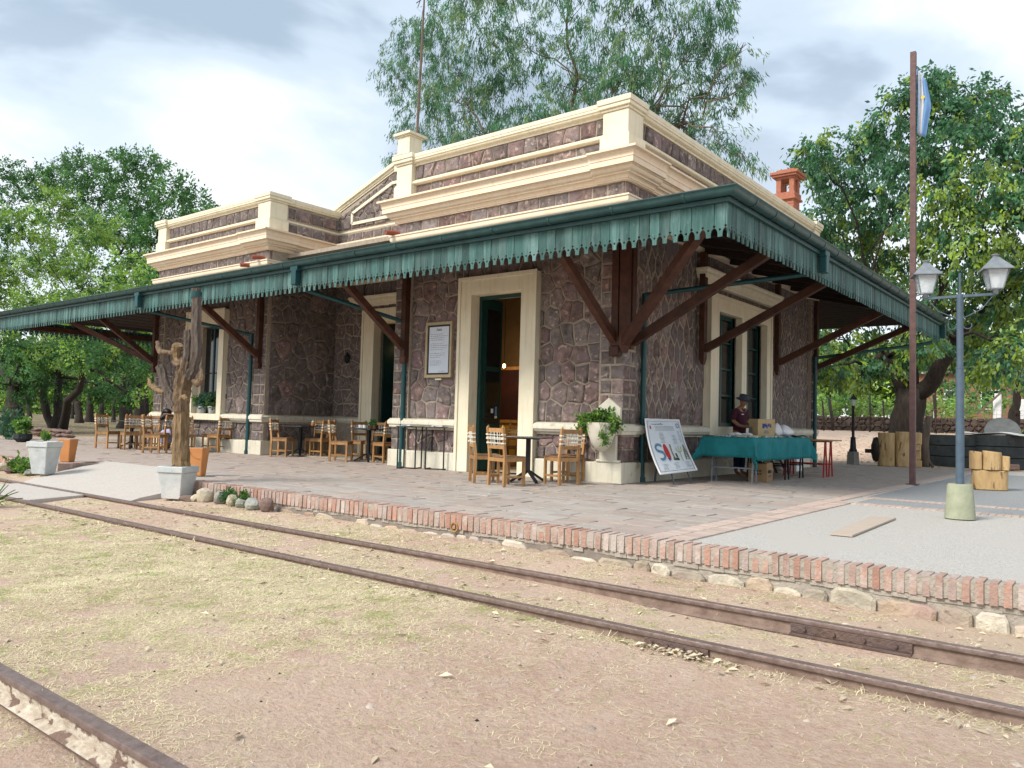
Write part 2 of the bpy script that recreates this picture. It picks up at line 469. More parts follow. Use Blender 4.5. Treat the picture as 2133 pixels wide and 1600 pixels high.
# ------------------------------------------------------------------ mesh helpers
class MB:
    def __init__(self):
        self.v, self.f, self.m = [], [], []

    def add(self, vs, fs, mi=0):
        o = len(self.v)
        self.v.extend([tuple(x) for x in vs])
        for f in fs:
            self.f.append(tuple(i + o for i in f))
            self.m.append(mi)
        return self

    def box(self, x0, x1, y0, y1, z0, z1, mi=0):
        vs = [(x, y, z) for z in (z0, z1) for y in (y0, y1) for x in (x0, x1)]
        return self.add(vs, [(0, 2, 3, 1), (4, 5, 7, 6), (0, 1, 5, 4), (2, 6, 7, 3), (0, 4, 6, 2), (1, 3, 7, 5)], mi)

    def cbox(self, c, s, rz=0.0, mi=0, taper=1.0):
        cx, cy, cz = c
        hx, hy, hz = s[0] / 2, s[1] / 2, s[2] / 2
        ca, sa = math.cos(rz), math.sin(rz)
        vs = []
        for z in (-hz, hz):
            k = 1.0 if z < 0 else taper
            for y in (-hy * k, hy * k):
                for x in (-hx * k, hx * k):
                    vs.append((cx + x * ca - y * sa, cy + x * sa + y * ca, cz + z))
        return self.add(vs, [(0, 2, 3, 1), (4, 5, 7, 6), (0, 1, 5, 4), (2, 6, 7, 3), (0, 4, 6, 2), (1, 3, 7, 5)], mi)

    def beam(self, a, b_, w, h, mi=0, up=(0, 0, 1)):
        a, b_ = Vector(a), Vector(b_)
        d = (b_ - a).normalized()
        u = Vector(up)
        s = d.cross(u)
        if s.length < 1e-4:
            s = d.cross(Vector((1, 0, 0)))
        s.normalize()
        n = s.cross(d).normalized()
        vs = []
        for p in (a, b_):
            for i, j in ((-1, -1), (1, -1), (1, 1), (-1, 1)):
                vs.append(p + s * (w / 2 * i) + n * (h / 2 * j))
        return self.add(vs, [(0, 1, 2, 3), (7, 6, 5, 4), (0, 4, 5, 1), (1, 5, 6, 2), (2, 6, 7, 3), (3, 7, 4, 0)], mi)

    def tube(self, pts, rs, n=8, mi=0, cap=True, jit=0.0, ribs=0.0):
        pts = [Vector(p) for p in pts]
        if not hasattr(rs, '__len__'):
            rs = [rs] * len(pts)
        d0 = (pts[1] - pts[0]).normalized()
        ref = Vector((0, 0, 1)) if abs(d0.z) < 0.9 else Vector((1, 0, 0))
        s = d0.cross(ref).normalized()
        rings = []
        for i, p in enumerate(pts):
            d = (pts[min(i + 1, len(pts) - 1)] - pts[max(i - 1, 0)]).normalized()
            s = (s - d * s.dot(d)).normalized()
            q = d.cross(s)
            ring = []
            for k in range(n):
                a = 2 * PI * k / n
                rr = rs[i] * (1 + jit * (R.random() - 0.5) * 2)
                if ribs and k % 2:
                    rr *= 1 - ribs
                ring.append(p + s * (math.cos(a) * rr) + q * (math.sin(a) * rr))
            rings.append(ring)
        o = len(self.v)
        for r_ in rings:
            self.v.extend([tuple(x) for x in r_])
        for i in range(len(pts) - 1):
            for k in range(n):
                a, b_ = o + i * n + k, o + i * n + (k + 1) % n
                self.f.append((a, b_, b_ + n, a + n))
                self.m.append(mi)
        if cap:
            self.f.append(tuple(o + k for k in reversed(range(n))))
            self.m.append(mi)
            self.f.append(tuple(o + (len(pts) - 1) * n + k for k in range(n)))
            self.m.append(mi)
        return self

    def lathe(self, prof, n=16, mi=0, c=(0, 0, 0), sx=1, sy=1):
        o = len(self.v)
        for r_, z in prof:
            for k in range(n):
                a = 2 * PI * k / n
                self.v.append((c[0] + r_ * math.cos(a) * sx, c[1] + r_ * math.sin(a) * sy, c[2] + z))
        for i in range(len(prof) - 1):
            for k in range(n):
                a, b_ = o + i * n + k, o + i * n + (k + 1) % n
                self.f.append((a, b_, b_ + n, a + n))
                self.m.append(mi)
        self.f.append(tuple(o + k for k in reversed(range(n))))
        self.m.append(mi)
        self.f.append(tuple(o + (len(prof) - 1) * n + k for k in range(n)))
        self.m.append(mi)
        return self

    def prism(self, poly, d, origin=(0, 0, 0), ax=(1, 0, 0), ay=(0, 0, 1), holes=(), mi=0):
        """2D polygon (with holes) in the plane origin + x*ax + y*ay extruded by vector d"""
        O, X, Y, D = Vector(origin), Vector(ax), Vector(ay), Vector(d)
        loops = [list(poly)] + [list(h) for h in holes]
        tri = tessellate_polygon([[Vector((p[0], p[1], 0)) for p in l] for l in loops])
        flat = [p for l in loops for p in l]
        P = [O + X * p[0] + Y * p[1] for p in flat]
        n = len(P)
        fs = []
        if holes:
            for a, b_, c in tri:
                fs.append((a, b_, c))
                fs.append((c + n, b_ + n, a + n))
        else:
            fs.append(tuple(range(n)))
            fs.append(tuple(reversed(range(n, 2 * n))))
        k = 0
        for l in loops:
            for i in range(len(l)):
                a, b_ = k + i, k + (i + 1) % len(l)
                fs.append((a, a + n, b_ + n, b_))
            k += len(l)
        return self.add(P + [p + D for p in P], fs, mi)

    def mesh(self, name, mats):
        me = bpy.data.meshes.new(name)
        me.from_pydata(self.v, [], self.f)
        if not isinstance(mats, (list, tuple)):
            mats = [mats]
        for m in mats:
            me.materials.append(m)
        if len(mats) > 1:
            me.polygons.foreach_set('material_index', self.m)
        me.update()
        return me


def fix_normals(me):
    bm = bmesh.new()
    bm.from_mesh(me)
    bmesh.ops.recalc_face_normals(bm, faces=bm.faces)
    bm.to_mesh(me)
    bm.free()


def obj(name, mb, mats, parent=None, smooth=False, bevel=0.0, loc=None, fix=True):
    me = mb.mesh(name, mats) if isinstance(mb, MB) else mb
    if isinstance(mb, MB) and fix:
        fix_normals(me)
    if smooth:
        me.polygons.foreach_set('use_smooth', [True] * len(me.polygons))
        if smooth != 'all':
            try:
                me.set_sharp_from_angle(angle=rad(40))
            except Exception:
                pass
    o = bpy.data.objects.new(name, me)
    COL.objects.link(o)
    if parent is not None:
        o.parent = parent
        # parts are given in world coordinates unless loc says otherwise
    if loc is not None:
        o.location = loc
    if bevel:
        md = o.modifiers.new('bevel', 'BEVEL')
        md.width = bevel
        md.segments = 2
        md.limit_method = 'ANGLE'
    return o


def tag(o, label=None, cat=None, group=None, kind=None):
    if label:
        o['label'] = label
    if cat:
        o['category'] = cat
    if group:
        o['group'] = group
    if kind:
        o['kind'] = kind
    return o


def thing(name, label, cat, loc=(0, 0, 0), rz=0.0, group=None):
    o = bpy.data.objects.new(name, None)
    o.empty_display_size = 0.2
    COL.objects.link(o)
    o.location = loc
    o.rotation_euler = (0, 0, rz)
    return tag(o, label, cat, group)


def dup(root, loc, rz=None, label=None, sc=None):
    r_ = root.copy()
    COL.objects.link(r_)
    r_.location = loc
    if rz is not None:
        r_.rotation_euler = (0, 0, rz)
    if sc:
        r_.scale = (sc, sc, sc)
    if label:
        r_['label'] = label
    for ch in list(root.children):
        c = ch.copy()
        COL.objects.link(c)
        c.parent = r_
        for g in ch.children:
            d = g.copy()
            COL.objects.link(d)
            d.parent = c
    return r_


def fast(name, V, F, mats, midx=None, tone=None, parent=None, smooth=False):
    V = np.asarray(V, dtype=np.float32)
    F = np.asarray(F, dtype=np.int32)
    k = F.shape[1]
    me = bpy.data.meshes.new(name)
    me.vertices.add(len(V))
    me.vertices.foreach_set('co', V.ravel())
    me.loops.add(F.size)
    me.loops.foreach_set('vertex_index', F.ravel())
    me.polygons.add(len(F))
    me.polygons.foreach_set('loop_start', np.arange(0, F.size, k, dtype=np.int32))
    me.polygons.foreach_set('loop_total', np.full(len(F), k, dtype=np.int32))
    for m in (mats if isinstance(mats, (list, tuple)) else [mats]):
        me.materials.append(m)
    if midx is not None:
        me.polygons.foreach_set('material_index', np.asarray(midx, dtype=np.int32))
    if tone is not None:
        a = me.attributes.new('tone', 'FLOAT', 'FACE')
        a.data.foreach_set('value', np.asarray(tone, dtype=np.float32))
    me.update(calc_edges=True)
    o = bpy.data.objects.new(name, me)
    COL.objects.link(o)
    if parent is not None:
        o.parent = parent
    return o


# ------------------------------------------------------------------ ground
def sstep(a, b_, x):
    t_ = np.clip((x - a) / (b_ - a), 0, 1)
    return t_ * t_ * (3 - 2 * t_)


def vnoise(x, y, s, seed=0):
    """smooth value noise, vectorised"""
    x = np.asarray(x, dtype=float) / s + seed * 13.7
    y = np.asarray(y, dtype=float) / s + seed * 7.3
    xi, yi = np.floor(x).astype(int), np.floor(y).astype(int)
    fx, fy = x - xi, y - yi
    fx, fy = fx * fx * (3 - 2 * fx), fy * fy * (3 - 2 * fy)

    def h(a, b_):
        n = (a * 374761393 + b_ * 668265263 + seed * 982451) & 0x7fffffff
        n = ((n ^ (n >> 13)) * 1274126177) & 0x7fffffff
        return ((n ^ (n >> 16)) & 0xffff) / 65535.0
    return (h(xi, yi) * (1 - fx) + h(xi + 1, yi) * fx) * (1 - fy) + (h(xi, yi + 1) * (1 - fx) + h(xi + 1, yi + 1) * fx) * fy


def gz(x, y):
    x = np.asarray(x, dtype=float)
    y = np.asarray(y, dtype=float)
    z = -0.275 + 0.235 * sstep(-5.2, -3.5, y)
    # bank close to the platform edge
    z = z + 0.02 * np.exp(-((y + 5.75) / 0.25) ** 2) * (x < 7)
    z = z - 0.10 * sstep(-10.53, -10.56, y)
    z = z - 0.045 * sstep(.5, 5.0, x) * sstep(-7.72, -7.5, y) * sstep(-6.45, -6.75, y)
    z = z - 0.03 * sstep(1.0, 5.0, x) * sstep(-6.2, -5.8, y)
    z = z - 0.02 * sstep(2.0, 5.0, x) * sstep(-9.5, -7.8, y)
    # rise behind, towards the right
    far = sstep(15, 45, y) * sstep(-34, -12, x)
    z = z + 1.25 * far + sstep(45, 140, y) * 2.0
    z = z - 0.10 * sstep(-24.5, -32, x) * (1 - far)
    # small relief
    rel = (vnoise(x, y, 0.9, 1) - 0.5) * 0.035 + (vnoise(x, y, 0.3, 2) - 0.5) * 0.012
    mask = 1 - 0.9 * np.exp(-((y + 6.64) / 0.12) ** 2) - 0.9 * np.exp(-((y + 7.65) / 0.12) ** 2) - 0.9 * np.exp(-((y + 10.53) / 0.12) ** 2)
    inside = (y > -5.5) & (y < 16) & (x > -26) & (x < 14)
    z = z + rel * np.clip(mask, 0, 1) * np.where(inside, 0, 1)
    z = np.where(inside, np.minimum(z, -0.05), z)
    return z


def axis_pts(lo, hi, fine_lo, fine_hi, fine, coarse_n):
    a = list(np.arange(fine_lo, fine_hi, fine))
    left = fine_lo - np.geomspace(fine, fine_lo - lo, coarse_n)[::-1]
    right = fine_hi + np.geomspace(fine, hi - fine_hi, coarse_n)
    return np.array(list(left) + a + list(right))


gx_ = axis_pts(-900, 700, -14, 9, 0.10, 60)
gy_ = np.array(sorted(set(list(axis_pts(-300, 1100, -13, -5.0, 0.07, 80)) + [-10.59, -10.57, -10.555, -10.545, -10.535, -10.52, -10.50])))
XX, YY = np.meshgrid(gx_, gy_)
ZZ = gz(XX, YY)
nx, ny = len(gx_), len(gy_)
idx = np.arange(nx * ny).reshape(ny, nx)
Fq = np.stack([idx[:-1, :-1], idx[:-1, 1:], idx[1:, 1:], idx[1:, :-1]], -1).reshape(-1, 4)
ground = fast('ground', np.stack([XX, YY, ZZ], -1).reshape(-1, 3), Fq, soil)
ground.data.polygons.foreach_set('use_smooth', [True] * len(ground.data.polygons))
tag(ground, 'dry reddish soil yard with worn yellow grass', None, None, 'structure')


# ------------------------------------------------------------------ generic stone panels (Voronoi)
def clip(poly, px, py, nx_, ny_):
    """keep the side where (p - P).n <= 0"""
    out = []
    n = len(poly)
    for i in range(n):
        a, b_ = poly[i], poly[(i + 1) % n]
        da = (a[0] - px) * nx_ + (a[1] - py) * ny_
        db = (b_[0] - px) * nx_ + (b_[1] - py) * ny_
        if da <= 0:
            out.append(a)
        if (da < 0 < db) or (db < 0 < da):
            t_ = da / (da - db)
            out.append((a[0] + (b_[0] - a[0]) * t_, a[1] + (b_[1] - a[1]) * t_))
    return out


def inset(poly, d):
    """shrink a convex polygon by d"""
    area = sum(poly[i][0] * poly[(i + 1) % len(poly)][1] - poly[(i + 1) % len(poly)][0] * poly[i][1] for i in range(len(poly)))
    if area < 0:
        poly = poly[::-1]
    out = list(poly)
    n = len(poly)
    for i in range(n):
        a, b_ = poly[i], poly[(i + 1) % n]
        ex, ey = b_[0] - a[0], b_[1] - a[1]
        l = math.hypot(ex, ey)
        if l < 1e-5:
            continue
        nx_, ny_ = ey / l, -ex / l
        out = clip(out, a[0] - nx_ * d, a[1] - ny_ * d, nx_, ny_)
        if len(out) < 3:
            return []
    # drop tiny edges
    res = []
    for p in out:
        if not res or math.hypot(p[0] - res[-1][0], p[1] - res[-1][1]) > 0.012:
            res.append(p)
    return res if len(res) >= 3 else []


def voronoi(w, h, cw, ch, jit=0.38, rnd=R):
    pts = []
    nr = max(1, round(h / ch))
    for r_ in range(nr):
        ncol = max(1, round(w / cw))
        off = 0.5 * (r_ % 2)
        for c in range(-1, ncol + 2):
            x = (c + off + (rnd.random() - 0.5) * 2 * jit) * w / ncol
            y = (r_ + 0.5 + (rnd.random() - 0.5) * 2 * jit * 0.8) * h / nr
            pts.append((x, y))
    cells = []
    for i, p in enumerate(pts):
        poly = [(0, 0), (w, 0), (w, h), (0, h)]
        near = sorted((q for j, q in enumerate(pts) if j != i and abs(q[0] - p[0]) < 3 * cw and abs(q[1] - p[1]) < 3 * ch),
                      key=lambda q: (q[0] - p[0]) ** 2 + (q[1] - p[1]) ** 2)[:14]
        for q in near:
            mx_, my_ = (p[0] + q[0]) / 2, (p[1] + q[1]) / 2
            poly = clip(poly, mx_, my_, q[0] - p[0], q[1] - p[1])
            if len(poly) < 3:
                break
        if len(poly) >= 3:
            cells.append(poly)
    return cells


def courses(w, h, bw, bh, rnd=R):
    cells = []
    nr = max(1, round(h / bh))
    for r_ in range(nr):
        y0, y1 = r_ * h / nr, (r_ + 1) * h / nr
        x = 0
        while x < w - 1e-3:
            l = bw * rnd.uniform(0.7, 1.35)
            if w - x - l < bw * 0.45:
                l = w - x
            cells.append([(x, y0), (x + l, y0), (x + l, y1), (x, y1)])
            x += l
    return cells


STONES = []          # (score, mb, centre)


def stone_mb(poly, origin, ax, ay, nrm, depth=0.035, gap=0.014, rnd=R):
    """one dressed stone: bevelled polygon block standing proud of the mortar"""
    p0 = inset(poly, gap * rnd.uniform(0.5, 1.7))
    if len(p0) < 3:
        return None
    p1 = []
    for i_, a_ in enumerate(p0):
        b1 = p0[(i_ + 1) % len(p0)]
        p1.append(a_)
        L_ = math.hypot(b1[0] - a_[0], b1[1] - a_[1])
        if L_ > .15 and len(p0) < 9:
            f_2 = rnd.uniform(.35, .65)
            o_2 = rnd.uniform(-.004, .013)
            p1.append((a_[0] + (b1[0] - a_[0]) * f_2 - (b1[1] - a_[1]) / L_ * o_2, a_[1] + (b1[1] - a_[1]) * f_2 + (b1[0] - a_[0]) / L_ * o_2))
    p0 = p1
    cx = sum(p[0] for p in p0) / len(p0)
    cy = sum(p[1] for p in p0) / len(p0)
    k = rnd.uniform(0.76, 0.90)
    dp = depth * rnd.uniform(0.6, 1.25)
    n = len(p0)
    O = Vector(origin)
    vs = []
    for p in p0:
        q = (p[0] + rnd.uniform(-.005, .005), p[1] + rnd.uniform(-.005, .005))
        vs.append(O + ax * q[0] + ay * q[1] - nrm * 0.02)
    for p in p0:
        vs.append(O + ax * p[0] + ay * p[1] + nrm * dp * 0.45)
    for p in p0:
        vs.append(O + ax * (cx + (p[0] - cx) * k) + ay * (cy + (p[1] - cy) * k) + nrm * dp * rnd.uniform(0.75, 1.15))
    vs.append(O + ax * (cx + rnd.uniform(-.02, .02)) + ay * (cy + rnd.uniform(-.02, .02)) + nrm * dp * rnd.uniform(0.85, 1.15))
    fs = []
    for i in range(n):
        j = (i + 1) % n
        fs.append((i, j, n + j, n + i))
        fs.append((n + i, n + j, 2 * n + j, 2 * n + i))
        fs.append((2 * n + i, 2 * n + j, 3 * n))
    m = MB()
    m.add(vs, fs)
    area = abs(sum(p0[i][0] * p0[(i + 1) % n][1] - p0[(i + 1) % n][0] * p0[i][1] for i in range(n))) / 2
    c = O + ax * cx + ay * cy
    return m, area, c


def view_score(c, nrm, area):
    d = c - CAMC
    dist = d.length
    z = d.dot(FW)
    if z < 0.5:
        return 0
    u = 1066.5 + FPX * d.dot(RT) / z
    v = 800 - FPX * d.dot(UP) / z
    if not (-10 < u < 2143 and -10 < v < 1610):
        return 0
    f = max(0.0, -(nrm.dot(d.normalized())))
    return area * f / dist ** 2


def panel(origin, ax, nrm, w, h, cells, depth=0.035, gap=0.014, hid=1.0, store=STONES):
    ax, nrm = Vector(ax), Vector(nrm)
    ay = Vector((0, 0, 1))
    for c in cells:
        r_ = stone_mb(c, origin, ax, ay, nrm, depth, gap)
        if r_ is None:
            continue
        m, area, cen = r_
        s = view_score(cen, nrm, area) * hid
        if 4.25 < cen.z < 4.95:
            s *= 0.05
        store.append((s, m, cen))


def emit_pieces(store, name, stuffname, mats, parent, limit=300, base=0):
    store.sort(key=lambda e_: -e_[0])
    rest = MB()
    k = 0
    for s, m, cen in store:
        if k < limit and s > 0:
            m2 = MB()
            m2.v = [(v[0] - cen[0], v[1] - cen[1], v[2] - cen[2]) for v in m.v]
            m2.f, m2.m = m.f, m.m
            obj(name, m2, mats, parent, loc=tuple(cen))
            k += 1
        else:
            rest.add(m.v, m.f)
    if rest.v:
        o = obj(stuffname, rest, mats, parent)
        o['kind'] = 'stuff'
    return k


# ------------------------------------------------------------------ the station building
bld = thing('station_building', 'old railway station of purple stone with cream trim and a green edged canopy', 'building', (0, 0, 0))
XL, XA, XB = -16.65, -10.83, -5.93      # left end, recess left side, recess right side
YB, YR = 10.95, 2.30                    # back, recess back wall
WP = 0.13                               # mortar plane inset


def wallmass(mb, x0, x1, y0, y1, z0, z1):
    mb.box(x0, x1, y0, y1, z0, z1)


T = 0.45
w_ = MB()
# corner block, front wall (openings: door 1)
for a, b_, z0, z1 in ((XB, -3.63, 0, 5.9), (-2.29, -WP, 0, 5.9), (-3.63, -2.29, 3.66, 5.9)):
    w_.box(a, b_, WP, WP + T, z0, z1)
# corner block side wall (openings: two windows)
for a, b_, z0, z1 in ((WP + T, 4.06, 0, 5.9), (5.34, 5.62, 0, 5.9), (6.92, YB, 0, 5.9), (4.06, 5.34, 0, 1.07), (5.62, 6.92, 0, 1.07), (4.06, 5.34, 3.58, 5.9), (5.62, 6.92, 3.58, 5.9)):
    w_.box(-WP - T, -WP, a, b_, z0, z1)
obj('wall', w_, mortar, bld)
w_ = MB()
# recess: left return, back wall (door 2), right return
w_.box(XA - WP - T, XA - .004, WP + .002, YR + T, 0, 5.9)
for a, b_, z0, z1 in ((XA, -9.12, 0, 5.9), (-8.0, XB, 0, 5.9), (-9.12, -8.0, 3.66, 5.9)):
    w_.box(a, b_, YR + 0.003, YR + T, z0, z1)
w_.box(XB + .003, XB + T, WP + T, YR + T, 0, 5.9)
obj('wall', w_, mortar, bld)
w_ = MB()
for a, b_, z0, z1 in ((XL + .1, -14.12, 0, 5.9), (-13.0, XA - .003, 0, 5.9), (-14.12, -13.0, 0, 1.05), (-14.12, -13.0, 3.55, 5.9)):
    w_.box(a, b_, WP, WP + T, z0, z1)
w_.box(XL + .1, XL + .1 + T, WP + T, YB, 0, 5.9)
w_.box(XL + .1, -WP, YB - T, YB - 0.01, 0, 5.9)
w_.box(XL + .6, -WP - T, WP + T, YB - T, 5.3, 5.4)      # roof slab
w_.box(XL + .6, -WP - T - .01, WP + T, YB - T, 0.005, 0.03)   # floor
obj('wall', w_, mortar, bld)

# parapet walls (mortar plane) above the cornice
w_ = MB()
PT = 0.32
w_.box(XB, -0.09, 0.09, 0.09 + PT, 5.9, 6.72)
w_.box(-0.09 - PT, -0.091, 0.09 + PT, YB - .01, 5.9, 6.72)
w_.box(XL + .1, XA, 0.09, 0.09 + PT, 5.9, 6.72)
w_.box(XA - PT, XA - .001, 0.09 + PT, YR, 5.9, 6.72)
w_.box(XB + .001, XB + PT, 0.09 + PT, YR, 5.9, 6.72)
w_.box(XL + .1, XL + .1 + PT, 0.09 + PT, YB, 5.9, 6.72)
GX = -8.30
w_.prism([(XA - .3, 5.9), (XB + .3, 5.9), (XB + .3, 6.80), (GX, 7.80), (XA - .3, 6.80)], (0, PT, 0), (0, YR + .004, 0))
obj('parapet', w_, mortar, bld)

# --- swept trim (closed outline in plan, outward offset profile)
OUT = [(XL, YB), (XL, 0.0), (XA, 0.0), (XA, YR), (XB, YR), (XB, 0.0), (0.0, 0.0), (0.0, YB)]


def offset_path(path, d, closed=True):
    n = len(path)
    out = []
    for i in range(n):
        p = Vector((*path[i], 0))
        a = Vector((*path[(i - 1) % n], 0))
        c = Vector((*path[(i + 1) % n], 0))
        if not closed and i == 0:
            e1 = e2 = (c - p).normalized()
        elif not closed and i == n - 1:
            e1 = e2 = (p - a).normalized()
        else:
            e1, e2 = (p - a).normalized(), (c - p).normalized()
        n1 = Vector((-e1.y, e1.x, 0)) * -1
        n2 = Vector((-e2.y, e2.x, 0)) * -1
        # outline runs with the outside on the right-hand side (n = (dy,-dx))
        b_ = n1 + n2
        b_ = b_ / max(1e-6, b_.dot(n1))
        out.append((p.x + b_.x * d, p.y + b_.y * d))
    return out


def sweep(path, prof, closed=True, mb=None):
    """prof: list of (outward, z), a closed loop"""
    mb = mb or MB()
    rings = [offset_path(path, o_, closed) for o_, z in prof]
    n, k = len(path), len(prof)
    vs = []
    for i in range(n):
        for j in range(k):
            vs.append((rings[j][i][0], rings[j][i][1], prof[j][1]))
    fs = []
    for i in range(n if closed else n - 1):
        i2 = (i + 1) % n
        for j in range(k):
            j2 = (j + 1) % k
            fs.append((i * k + j, i * k + j2, i2 * k + j2, i2 * k + j))
    if not closed:
        fs.append(tuple(range(k)))
        fs.append(tuple((n - 1) * k + j for j in reversed(range(k))))
    return mb.add(vs, fs)


def quarter(o0, z0, o1, z1, n=5, convex=True):
    pts = []
    for i in range(n + 1):
        a = PI / 2 * i / n
        if convex:
            pts.append((o0 + (o1 - o0) * math.sin(a), z0 + (z1 - z0) * (1 - math.cos(a))))
        else:
            pts.append((o0 + (o1 - o0) * (1 - math.cos(a)), z0 + (z1 - z0) * math.sin(a)))
    return pts


def cornice_prof(z0, z1, base, proj):
    h = z1 - z0
    P_ = lambda f: base + proj * f
    Z_ = lambda f: z0 + h * f
    p = [(-0.12, z0), (base + .015, z0), (base + .015, Z_(.05)), (base + .035, Z_(.05))]
    p += quarter(base + .035, Z_(.06), P_(.26), Z_(.19), 4, False)
    p += [(P_(.32), Z_(.19)), (P_(.32), Z_(.25)), (P_(.36), Z_(.25))]
    p += quarter(P_(.36), Z_(.255), P_(.52), Z_(.40), 5)
    p += [(P_(.58), Z_(.41)), (P_(.58), Z_(.44)), (P_(.72), Z_(.44)), (P_(.72), Z_(.66)), (P_(.75), Z_(.66)), (P_(.75), Z_(.71))]
    p += quarter(P_(.75), Z_(.715), P_(.95), Z_(.91), 6, False)
    p += [(P_(1), Z_(.92)), (P_(1), z1), (-0.12, z1 + .03)]
    return p


CP = cornice_prof(5.43, 5.92, 0.0, 0.34)
obj('cornice', sweep(OUT, CP), peach, bld, smooth=True)
# cornice break-outs over the corner pilasters
CP2 = cornice_prof(5.44, 5.915, 0.03, 0.37)


def breakout(path):
    return sweep(path, CP2, closed=False)


for path in ([(-0.62, 0.0), (0.0, 0.0), (0.0, 0.95)], [(XA - 0.95, 0.0), (XA, 0.0), (XA, 0.75)]):
    obj('cornice_return', breakout(path), peach, bld, smooth=True)
# cream band just above the canopy
BP = [(-.12, 4.75), (.03, 4.75), (.03, 4.98), (.05, 5.0)] + quarter(.05, 5.0, .11, 5.06, 3) + [(.11, 5.12), (.13, 5.125), (.13, 5.155), (-.12, 5.17)]
obj('string_course', sweep(OUT, BP), mat('pale_peach_paint', (0.82, 0.70, 0.53), (0.78, 0.63, 0.45), 2.0, 0.75, 0.15, 30, coords='World'), bld, smooth=True)
# parapet string
SP = [(-.2, 6.265), (-.055, 6.265)] + quarter(-.05, 6.27, .005, 6.30, 3) + [(.005, 6.335), (-.02, 6.35), (-.05, 6.375), (-.2, 6.375)]
obj('string_course', sweep(OUT, SP), cream, bld, smooth=True)
# low string (dado cap) and plinth, broken at the doors
DADO = [(-.2, .83), (-.06, .83), (-.06, .86), (-.03, .87)] + quarter(-.03, .87, .03, .93, 3) + [(.05, .935), (.05, 1.0), (.03, 1.03), (-.05, 1.06), (-.2, 1.06)]
PLIN = [(-.3, 0.0), (-.02, 0.0), (-.02, .345), (-.035, .36), (-.3, .365)]
segs = [[(XL, YB), (XL, 0.0), (-14.76, 0.0)], [(-12.76, 0.0), (XA, 0.0), (XA, YR), (-9.56, YR)], [(-7.5, YR), (XB, YR), (XB, 0), (-3.96, 0)], [(-1.93, 0), (0, 0), (0, 3.6)], [(0, 7.2), (0, YB)]]
for s in segs:
    obj('dado_moulding', sweep(s, DADO, False), cream_lo, bld, smooth=True)
for s in ([(XL, YB), (XL, 0.0), (XA, 0.0), (XA, YR), (-9.56, YR)], segs[2], [(-1.93, 0), (0, 0), (0, YB)]):
    obj('plinth', sweep(s, PLIN, False), cream_lo, bld, smooth=True)
# pilaster blocks of the plinth and dado
for (x0, x1, y0, y1) in ((-.56, .03, -.03, .5), (XB - .03, XB + .5, -.03, .42), (XA - .56, XA + .03, -.03, .5), (XL - .03, XL + .48, -.03, .5), (-.3, .03, YB - .5, YB + .03)):
    pm, dm = MB(), MB()
    pm.box(x0, x1, y0, y1, 0.001, .375)
    dm.box(x0 - .015, x1 + .015, y0 - .015, y1, .93, 1.012)
    dm.box(x0 + .01, x1 - .01, y0 + .01, y1, 1.012, 1.058)
    dm.box(x0 + .005, x1 - .005, y0 + .005, y1, .865, .93)
    obj('plinth_block', pm, cream_lo, bld, bevel=.012)
    obj('dado_block', dm, cream_lo, bld, bevel=.012)

# coping
COP = [(-.42, 6.70), (-.05, 6.70), (-.05, 6.735), (-.015, 6.75)] + quarter(-.015, 6.75, .03, 6.80, 3) + [(.05, 6.81), (.05, 6.85), (.06, 6.86), (.06, 6.935), (.0, 6.955), (-.42, 6.955)]
for path in ([(XL, YB), (XL, 0.0), (XA, 0.0), (XA, YR + .1)], [(XB, YR + .1), (XB, 0), (0, 0), (0, YB)]):
    obj('coping', sweep(path, COP, False), cream, bld, smooth=True)
# raking gable coping and its panel moulding
for s in (-1, 1):
    gm_ = MB()
    xe = XA - .35 if s < 0 else XB + .35
    a = Vector((xe, 0, 6.80))
    b_ = Vector((GX, 0, 7.84 if s < 0 else 7.84))
    dx = (b_ - a).normalized()
    nn = Vector((-dx.z, 0, dx.x)) if dx.x > 0 else Vector((dx.z, 0, -dx.x))
    for off, th, pr_ in ((0.0, .05, .02), (.05, .06, .05), (.11, .10, .10)):
        p = [a + nn * off, b_ + nn * off, b_ + nn * (off + th), a + nn * (off + th)]
        gm_.add([(q.x, YR - pr_, q.z) for q in p] + [(q.x, YR + PT + .05, q.z) for q in p], [(0, 1, 2, 3), (7, 6, 5, 4), (0, 4, 5, 1), (1, 5, 6, 2), (2, 6, 7, 3), (3, 7, 4, 0)])
    obj('gable_coping', gm_, cream, bld)
gm_ = MB()
ga, gb, gc = (XA + .62, 6.52), (XA + .62, 6.82), (GX - .3, 7.42)
gd, ge, gf = (XB - .62, 6.52), (XB - .62, 6.82), (GX + .3, 7.42)
for p, q in ((ga, gb), (gb, gc), (gc, gf), (gf, ge), (ge, gd), (ga, gd)):
    gm_.beam((p[0], YR - .02, p[1]), (q[0], YR - .02, q[1]), .08, .09, up=(0, 1, 0))
obj('gable_panel_moulding', gm_, cream, bld)
